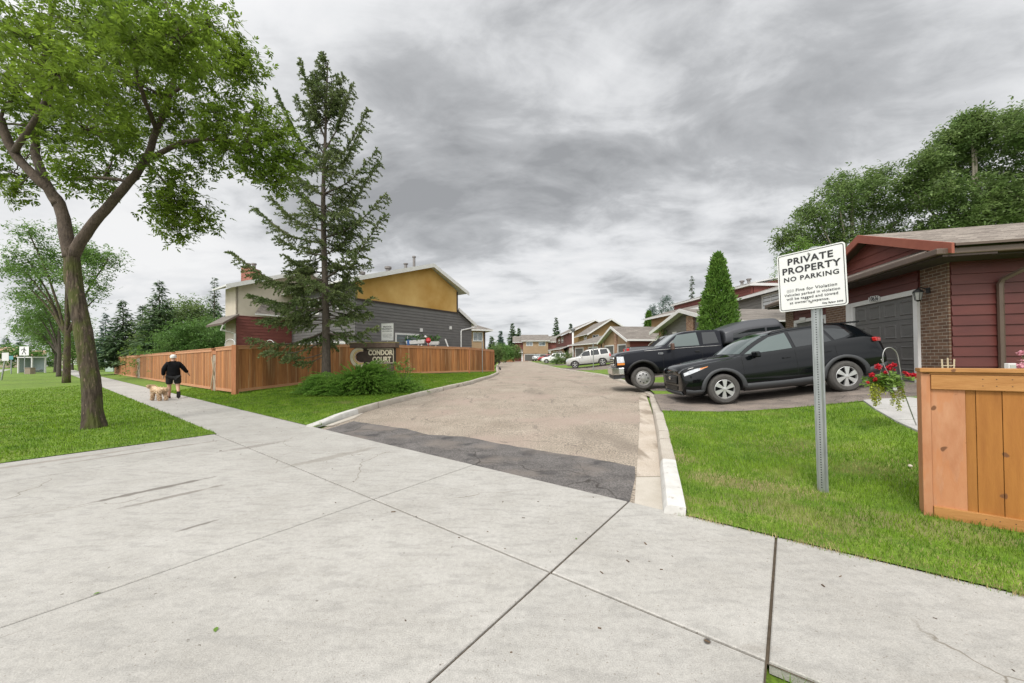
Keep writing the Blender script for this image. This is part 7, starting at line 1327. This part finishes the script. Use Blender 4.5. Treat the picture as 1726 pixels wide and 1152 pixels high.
for (px, py, rr_) in ((1480, 618, .034), (1468, 632, .030), (1500, 621, .042), (1474, 640, .026), (1487, 641, .028), (1507, 615, .028), (1530, 632, .030), (1539, 634, .038), (1492, 628, .024), (1462, 645, .018), (1524, 628, .02)):
    c = hp(px, py, rr.uniform(-.06, .04)); limb(stm, [bc + Vector((0, 0, .05)), bc.lerp(c, .6) + Vector((0, 0, .03)), c], .003, .002, 4); crown_mesh('flower_head', redm, t, np.array(c) + rdir(r, 30) * (rr_ * .95 * r.random((30, 1)) ** .4), rr_ * .55, .6, 6, rr_ * .2, r, 1, .0)
stm.build('flower_stems', mat('stem_green', (.10, .16, .04), rough=.7), t)
# stone planter, pebbles, trellis stakes, pink flowers
pc = Vector((8.05, 6.35, zl(8.05, 6.35))); t = thing('stone_planter', 'low cream stone planter bowl at the foot of the brick pier', 'planter', tuple(pc)); m = MB(); m.lathe([(.13, 0), (.15, .03), (.21, .20), (.24, .27), (.24, .31), (.205, .31), (.19, .25), (.001, .24)], pc, n=24); m.build('bowl', mat('cast_stone', (.40, .36, .29), (.48, .44, .37), 12, .9, bump=.4), t, smooth='auto'); r = np.random.default_rng(4); crown_mesh('plant', bushm, t, np.array(pc) + np.stack([r.normal(0, .07, 20), r.normal(0, .07, 20), r.uniform(.26, .40, 20)], 1), .06, .3, 5, .03, r, 3, .1)
peb = mat('pebble', (.28, .23, .18), (.46, .40, .34), 30, .8, island=.35); m = MB(); rr = random.Random(8)
for k in range(240):
    u = rr.random(); x = 7.55 + rr.uniform(-.1, 1.9); y = 6.9 - .27 * (x - 7.5) + rr.uniform(-.02, .5) - .75; 
    s1_ = rr.uniform(.018, .045); z = zl(x, y) + .035 + s1_ * .3; a = rr.uniform(0, 3); m.add([(x + s1_ * math.cos(a + q * 1.257) * rr.uniform(.7, 1.1), y + s1_ * math.sin(a + q * 1.257) * rr.uniform(.7, 1.1), z - s1_ * .3) for q in range(5)] + [(x, y, z + s1_ * .35)] + [(x, y, z - s1_ * .6)], [(q, (q + 1) % 5, 5) for q in range(5)] + [((q + 1) % 5, q, 6) for q in range(5)])
po = m.build('pebbles', peb); tag(po, 'bed of mixed brown pebbles between the concrete path and the house', 'pebbles', None, 'stuff')
t = thing('plant_trellis', 'three pale wooden trellis stakes rising above the honey-coloured fence', 'trellis', (4.9, 3.9, .1)); m = MB(); 
for px, py in ((1587, 606), (1597, 604), (1608, 606)): Y = 3.9; m.tube([(XP(1597, Y), Y, .1), (XP(px, Y), Y, 1.45 + (598.5 - py) * Y / 610)], .007, 5)
Y = 3.9; m.tube([(XP(1586, Y), Y, 1.45 + (598.5 - 617) * Y / 610), (XP(1609, Y), Y, 1.45 + (598.5 - 617) * Y / 610)], .005, 5); m.build('stakes', mat('pale_cane', (.50, .40, .26), (.58, .49, .34), 8, .8), t)
pkm = mat('pink_petals', (.68, .30, .36), (.75, .42, .48), 20, .6, trans=.3); pf = Vector((XP(1723, 3.3), 3.3, 1.35)); t = thing('pink_flowers', 'pale pink blossoms peeking over the fence at the right edge', 'flowers', (pf.x, pf.y, .1)); m = MB(); r = np.random.default_rng(2)
for (px, py) in ((1724, 596), (1720, 619), (1728, 612)): c = Vector((XP(px, 3.3), 3.3, 1.45 + (597.5 - py) * 3.3 / 610)); limb(m, [(pf.x + .05, 3.35, .1), (pf.x + .03, 3.32, .8), c], .004, .002, 4); crown_mesh('flower_head', pkm, t, np.array(c) + rdir(r, 12) * .018, .022, .6, 4, .006, r, 1, 0)
m.build('stems', mat('stem_green', (.1, .16, .04)), t)
# utility: golf-ball stone, leaf litter
t = MB(); c = Vector((XP(1530, 4.15), 4.15, 0)); c.z = zl(c.x, c.y) + .02; t.lathe([(.001, -.018), (.016, -.010), (.021, .002), (.015, .014), (.001, .019)], (0, 0, 0), n=10); so_ = t.build('pebble', mat('pale_stone', (.52, .44, .36), (.6, .52, .44), 30, .8), smooth=True); so_.location = (c.x, c.y, c.z + .012); tag(so_, 'single pale round stone lying on the lawn left of the honey-coloured fence', 'stone')
def ground_pt(px, py): # flat paving in front
    Y = 1.45 * 610 / (py - (604 + (863 - px) * .00785)); return XP(px, Y) * 1.0, Y
lit = mat('litter_brown', (.05, .03, .018), (.12, .08, .045), 30, .9, island=.4); m = MB(); rr = random.Random(12)
spots = [(1054, 944), (1110, 958), (1185, 1077), (1084, 915), (700, 870), (662, 862), (820, 895), (772, 905), (905, 845), (880, 872), (560, 790), (610, 775), (360, 742), (372, 760), (1380, 985)]
for k in range(150):
    if k < len(spots): x, y = ground_pt(*spots[k]); s1_ = rr.uniform(.005, .009)
    else: x, y = sa(rr.uniform(-16, 9), rr.uniform(.05, 2.6)); s1_ = rr.uniform(.002, .006) * (1 + max(0, y - 6) * .12)
    z = zg(x, y) + .001; a = rr.uniform(0, 3); L_ = s1_ * rr.uniform(1, 2.6); m.obox((x, y, z + s1_ * .3), (L_ * math.cos(a), L_ * math.sin(a), 0), (-s1_ * math.sin(a) * .6, s1_ * math.cos(a) * .6, 0), (0, 0, s1_ * .3))
lo_ = m.build('litter', lit); tag(lo_, 'scattered dark twig bits, cones and crumbs of soil on the concrete walk', 'litter', None, 'stuff')
for (px, py, s1_, lab) in ((365, 1058, .022, 'single bright green fallen leaf in the lower left of the concrete'), (166, 998, .016, 'smaller green fallen leaf on the concrete further left'), (968, 907, .012, 'tiny pale green leaf lying near the middle slab')):
    x, y = ground_pt(px, py); m = MB(); m.add([(0, -s1_, 0), (s1_ * .5, -s1_ * .2, .004), (s1_ * .42, s1_ * .5, .003), (0, s1_, .001), (-s1_ * .42, s1_ * .5, .003), (-s1_ * .5, -s1_ * .2, .004), (0, 0, .0)], [(0, 1, 6), (1, 2, 6), (2, 3, 6), (3, 4, 6), (4, 5, 6), (5, 0, 6)]); o = m.build('fallen_leaf', fresh, smooth=True); o.location = (x, y, zg(x, y) + .003); o.rotation_euler = (0, 0, px); tag(o, lab, 'leaf')
# court lamp post and thin sign poles
Y = 50.; lp = (XP(966, Y), Y, zg(XP(966, Y), Y)); t = thing('street_lamp', 'pale lamp post with a flared top beside the court road', 'street lamp', lp); m = MB(); m.tube([lp, (lp[0], Y, 4.9)], .13, 10); m.build('pole', wht, t, smooth=True); m = MB(); m.lathe([(.1, 0), (.14, .1), (.34, .42), (.36, .46), (.1, .56), (.03, .72)], (lp[0], Y, 4.9), n=14); m.build('lamp_head', mat('lamp_grey', (.20, .21, .22), rough=.5), t, smooth='auto')
for px, Y, z1, lab in ((1000, 29.5, 2.62, 'thin grey sign pole on the verge in front of the silver SUV'), (813, 28.2, 2.75, 'thin bare metal pole standing before the curved end of the board fence')):
    x = XP(px, Y); m = MB(); m.tube([(0, 0, -.1), (0, 0, z1 - zl(x, Y))], .035, 8); m.tube([(0, 0, .12), (0, 0, .14)], .06, 8); o = m.build('metal_pole', galv, smooth='auto'); o.location = (x, Y, zl(x, Y)); tag(o, lab, 'pole')
Y = 30.1; x = XP(841, Y); t = thing('black_bag', 'small black bag left on the kerb at the fence end', 'bag', (x, Y, zg(x, Y) + .12)); skin('bag', [((0, 0, .14), .14), ((.1, 0, .18), .15), ((.05, 0, .34), .05)], [(0, 1), (1, 2)], blackp, t, 2)
# things on the patio behind the fence
def onf(px, Y): return XP(px, Y)
fl = leafmat('pot_flowers_leaf', (.05, .12, .03), (.09, .17, .04), .2)
for k, (p0, p1, Y, z0, lab) in enumerate(((684, 716, 24.5, 2.42, 'white tilted flower trough hung over the curved fence top'), (719, 740, 25.5, 2.42, 'white flower trough right of the red ball above the fence'))):
    x0, x1 = onf(p0, Y), onf(p1, Y); t = thing('flower_trough', lab, 'planter', ((x0 + x1) / 2, Y, z0), 'flower troughs behind the fence'); m = MB(); m.hexa([(x0 + .05, Y, z0), (x1 - .05, Y, z0 + (.07 if k == 0 else 0)), (x1 - .05, Y + .25, z0 + (.07 if k == 0 else 0)), (x0 + .05, Y + .25, z0), (x0, Y - .04, z0 + .24), (x1, Y - .04, z0 + .24 + (.10 if k == 0 else 0)), (x1, Y + .3, z0 + .24 + (.10 if k == 0 else 0)), (x0, Y + .3, z0 + .24)]); m.build('trough', wht, t, bevel=.02)
    r = np.random.default_rng(k); crown_mesh('plants', fl, t, np.stack([r.uniform(x0, x1, 24), r.uniform(Y, Y + .25, 24), r.uniform(z0 + .3, z0 + .62, 24)], 1), .10, .35, 5, .05, r, 3, .1); m = MB(); m.box((x0 + .2, Y + .05, 1.2), (x0 + .28, Y + .15, z0)); m.box((x1 - .28, Y + .05, 1.2), (x1 - .2, Y + .15, z0)); m.build('trough_legs', wht, t)
Y = 24.8; x = onf(722, Y); t = thing('red_ball', 'red and white garden ball ornament between the two flower troughs', 'ornament', (x, Y, 2.4)); m = MB(); m.lathe([(.001, 0), (.12, .04), (.19, .17), (.16, .31), (.07, .38), (.001, .39)], (x, Y, 2.5), n=16); m.tube([(x, Y, 1.0), (x, Y, 2.5)], .03, 6); m.build('ball', mat('ball_red', (.5, .02, .03), rough=.35, coat=.5), t, smooth='auto'); m = MB(); m.lathe([(.001, 0), (.09, .04), (.11, .1), (.04, .18), (.001, .19)], (x - .2, Y, 2.86), n=12); m.build('white_knob', wht, t, smooth='auto')
Y = 24.6; x = onf(689, Y); m = MB(); m.lathe([(.13, 0), (.16, .35), (.14, .36), (.001, .36)], (0, 0, 0), n=12); o = m.build('blue_pot', mat('pot_blue', (.05, .12, .30), rough=.4), smooth='auto'); o.location = (x, Y, 2.38); tag(o, 'blue plant pot at the left end of the white flower trough', 'pot')
Y = 26.3; m = MB(); m.tube([(0, 0, 0), (-.28, 0, .78)], .05, 6); o = m.build('white_board', wht); o.location = (onf(757, Y), Y, 2.1); tag(o, 'slanted white plank leaning right of the flower troughs above the fence', 'plank')
for k, (px, Y, hw, zt, lab) in enumerate(((388, 18.5, .26, 2.55, 'white garden hoop above the fence corner beside the downspout'), (455, 19, .22, 2.55, 'grey garden hoop between the windows, left of spruce trunk'), (520, 19.5, .25, 2.5, 'garden hoop above the fence left of the spruce trunk'), (375, 19.5, .14, 2.1, 'small hoop furthest left above the fence'))):
    x = onf(px, Y); m = MB(); m.tube([(-hw, 0, -1.3), (-hw, 0, -.3)] + [(-hw * math.cos(a), 0, -.3 + hw * 1.1 * math.sin(a)) for a in [math.pi * i / 8 for i in range(1, 8)]] + [(hw, 0, -.3), (hw, 0, -1.3)], .018, 6); o = m.build('garden_hoop', wht, smooth=True); o.location = (x, Y, zt); tag(o, lab, 'hoop', 'garden hoops behind the fence')
# left background street furniture
Y = 46.; x0, x1 = XP(31, Y), XP(54, Y); t = thing('bus_shelter', 'white framed glass bus shelter across the boulevard lawn at the left', 'bus shelter', ((x0 + x1) / 2, Y, -.1)); m = MB()
for x in (x0, x1):
    for y in (Y, Y + 1.3): m.box((x - .06, y - .06, -.2), (x + .06, y + .06, 2.0))
m.box((x0 - .1, Y - .1, 1.98), (x1 + .1, Y + 1.45, 2.10)); m.build('frame', wht, t); m = MB(); m.box((x0 + .06, Y + 1.28, .1), (x1 - .06, Y + 1.30, 1.95)); m.box((x0 - .01, Y + .06, .1), (x0 + .01, Y + 1.24, 1.95)); m.build('glass_panel', mat('shelter_glass', (.30, .35, .36), rough=.1, coat=.6), t); m = MB(); m.box((x0 + .2, Y + .9, .35), (x1 - .2, Y + 1.2, .42)); m.build('bench', steel2, t)
Y = 44.5; x = XP(40.5, Y); t = thing('crossing_sign', 'white pedestrian crossing sign with a black walking figure above the bus shelter', 'sign', (x, Y, -.1)); m = MB(); m.tube([(x, Y + .05, -.2), (x, Y + .05, 3.35)], .04, 6); m.build('post', galv, t); m = MB(); m.box((x - .58, Y - .01, 2.25), (x + .58, Y + .01, 3.35)); sbd = m.build('sign_board', signw, t)
m = MB(); yy = Y - .013; Z0 = 2.8
def fig(pts): m.prism([(x + a, yy, Z0 + b) for a, b in pts], (0, -.008, 0))
fig([(.03 + .07 * math.cos(a), .38 + .07 * math.sin(a)) for a in [k * .7854 for k in range(8)]]); fig([(-.08, -.05), (.06, -.05), (.10, .30), (-.04, .30)]); fig([(-.08, -.04), (.0, -.04), (-.20, -.42), (-.29, -.40)]); fig([(0, -.04), (.07, -.04), (.17, -.2), (.27, -.40), (.18, -.43), (.08, -.22)]); fig([(.07, .28), (.11, .22), (.28, .06), (.24, .0), (.05, .18)]); fig([(-.02, .30), (-.06, .24), (-.24, .12), (-.30, .02), (-.35, .06), (-.28, .20)]); m.build('walking_figure', signk, sbd)
Y = 43.; x = XP(46, Y); t = thing('utility_box', 'brown utility cabinet in front of the bus shelter', 'utility box', (x, Y, -.1)); m = MB(); m.box((x - .35, Y, -.15), (x + .35, Y + .5, .72)); m.build('cabinet', mat('box_brown', (.25, .20, .15), rough=.7), t, bevel=.03); m = MB(); m.box((x - .38, Y - .03, .722), (x + .38, Y + .53, .77)); m.build('lid', mat('box_brown', (0, 0, 0)), t)
for k, (px0, px1, Y, z1, lab) in enumerate(((2, 10, 29, 2.0, 'leaning grey street sign post near the left edge'), (19, 19, 44, 2.2, 'upright street sign post with a teal blade left of the bus shelter'))):
    x0, x1 = XP(px0, Y), XP(px1, Y); t = thing('street_sign', lab, 'sign', (x0, Y, -.1)); m = MB(); m.tube([(x0, Y, -.2), (x1, Y, z1)], .05, 8); m.build('post', galv, t); m = MB(); m.box((x1 - .25, Y - .06, z1 - .45), (x1 + .3, Y - .04, z1 + (0 if k else .2))); m.build('sign_plate', wht if k == 0 else mat('teal_sign', (.08, .25, .26), rough=.5), t)
Y = 50.; m = MB(); m.box((-.55, 0, 0), (.55, .7, 1.9)); m.box((-.6, -.04, 1.9), (.6, .74, 1.98)); o = m.build('transformer_box', mat('pale_green_metal', (.34, .42, .36), (.40, .47, .42), 2, .6), bevel=.03); o.location = (XP(184, Y), Y, 0); tag(o, 'pale green transformer cabinet beyond the far fence end', 'utility box')
Y = 56; m = MB(); m.tube([(0, 0, -.2), (0, 0, 2.6)], .06, 8); o = m.build('metal_pole', galv, smooth=True); o.location = (XP(177, Y), Y, 0); tag(o, 'thin pole beside the pale green transformer cabinet', 'pole')
for k in range(9):
    pass
t = thing('wooden_fence', 'low weathered fence across the street before the tan-roofed houses', 'fence', (XP(30, 100), 100, -.2)); m = MB(); x0, x1 = XP(-40, 100), XP(30, 100); m.box((x0, 100, -.5), (x1, 100.06, 1.4)); m.build('board_panel', weath, t); m = MB(); m.box((x0, 99.95, 1.402), (x1, 100.1, 1.48)); m.build('cap_rail', weath, t)
Y = 112; t = thing('wooden_fence', 'distant stained fence left of the far house at the court end', 'fence', (XP(850, 98), 98, .4)); m = MB(); m.box((XP(842, 98), 98, .3), (XP(867, 98), 98.06, 2.0)); m.build('board_panel', cedar, t); m = MB(); m.box((XP(842, 98), 97.95, 2.002), (XP(867, 98), 98.1, 2.08)); m.build('cap_rail', cedar_t, t)
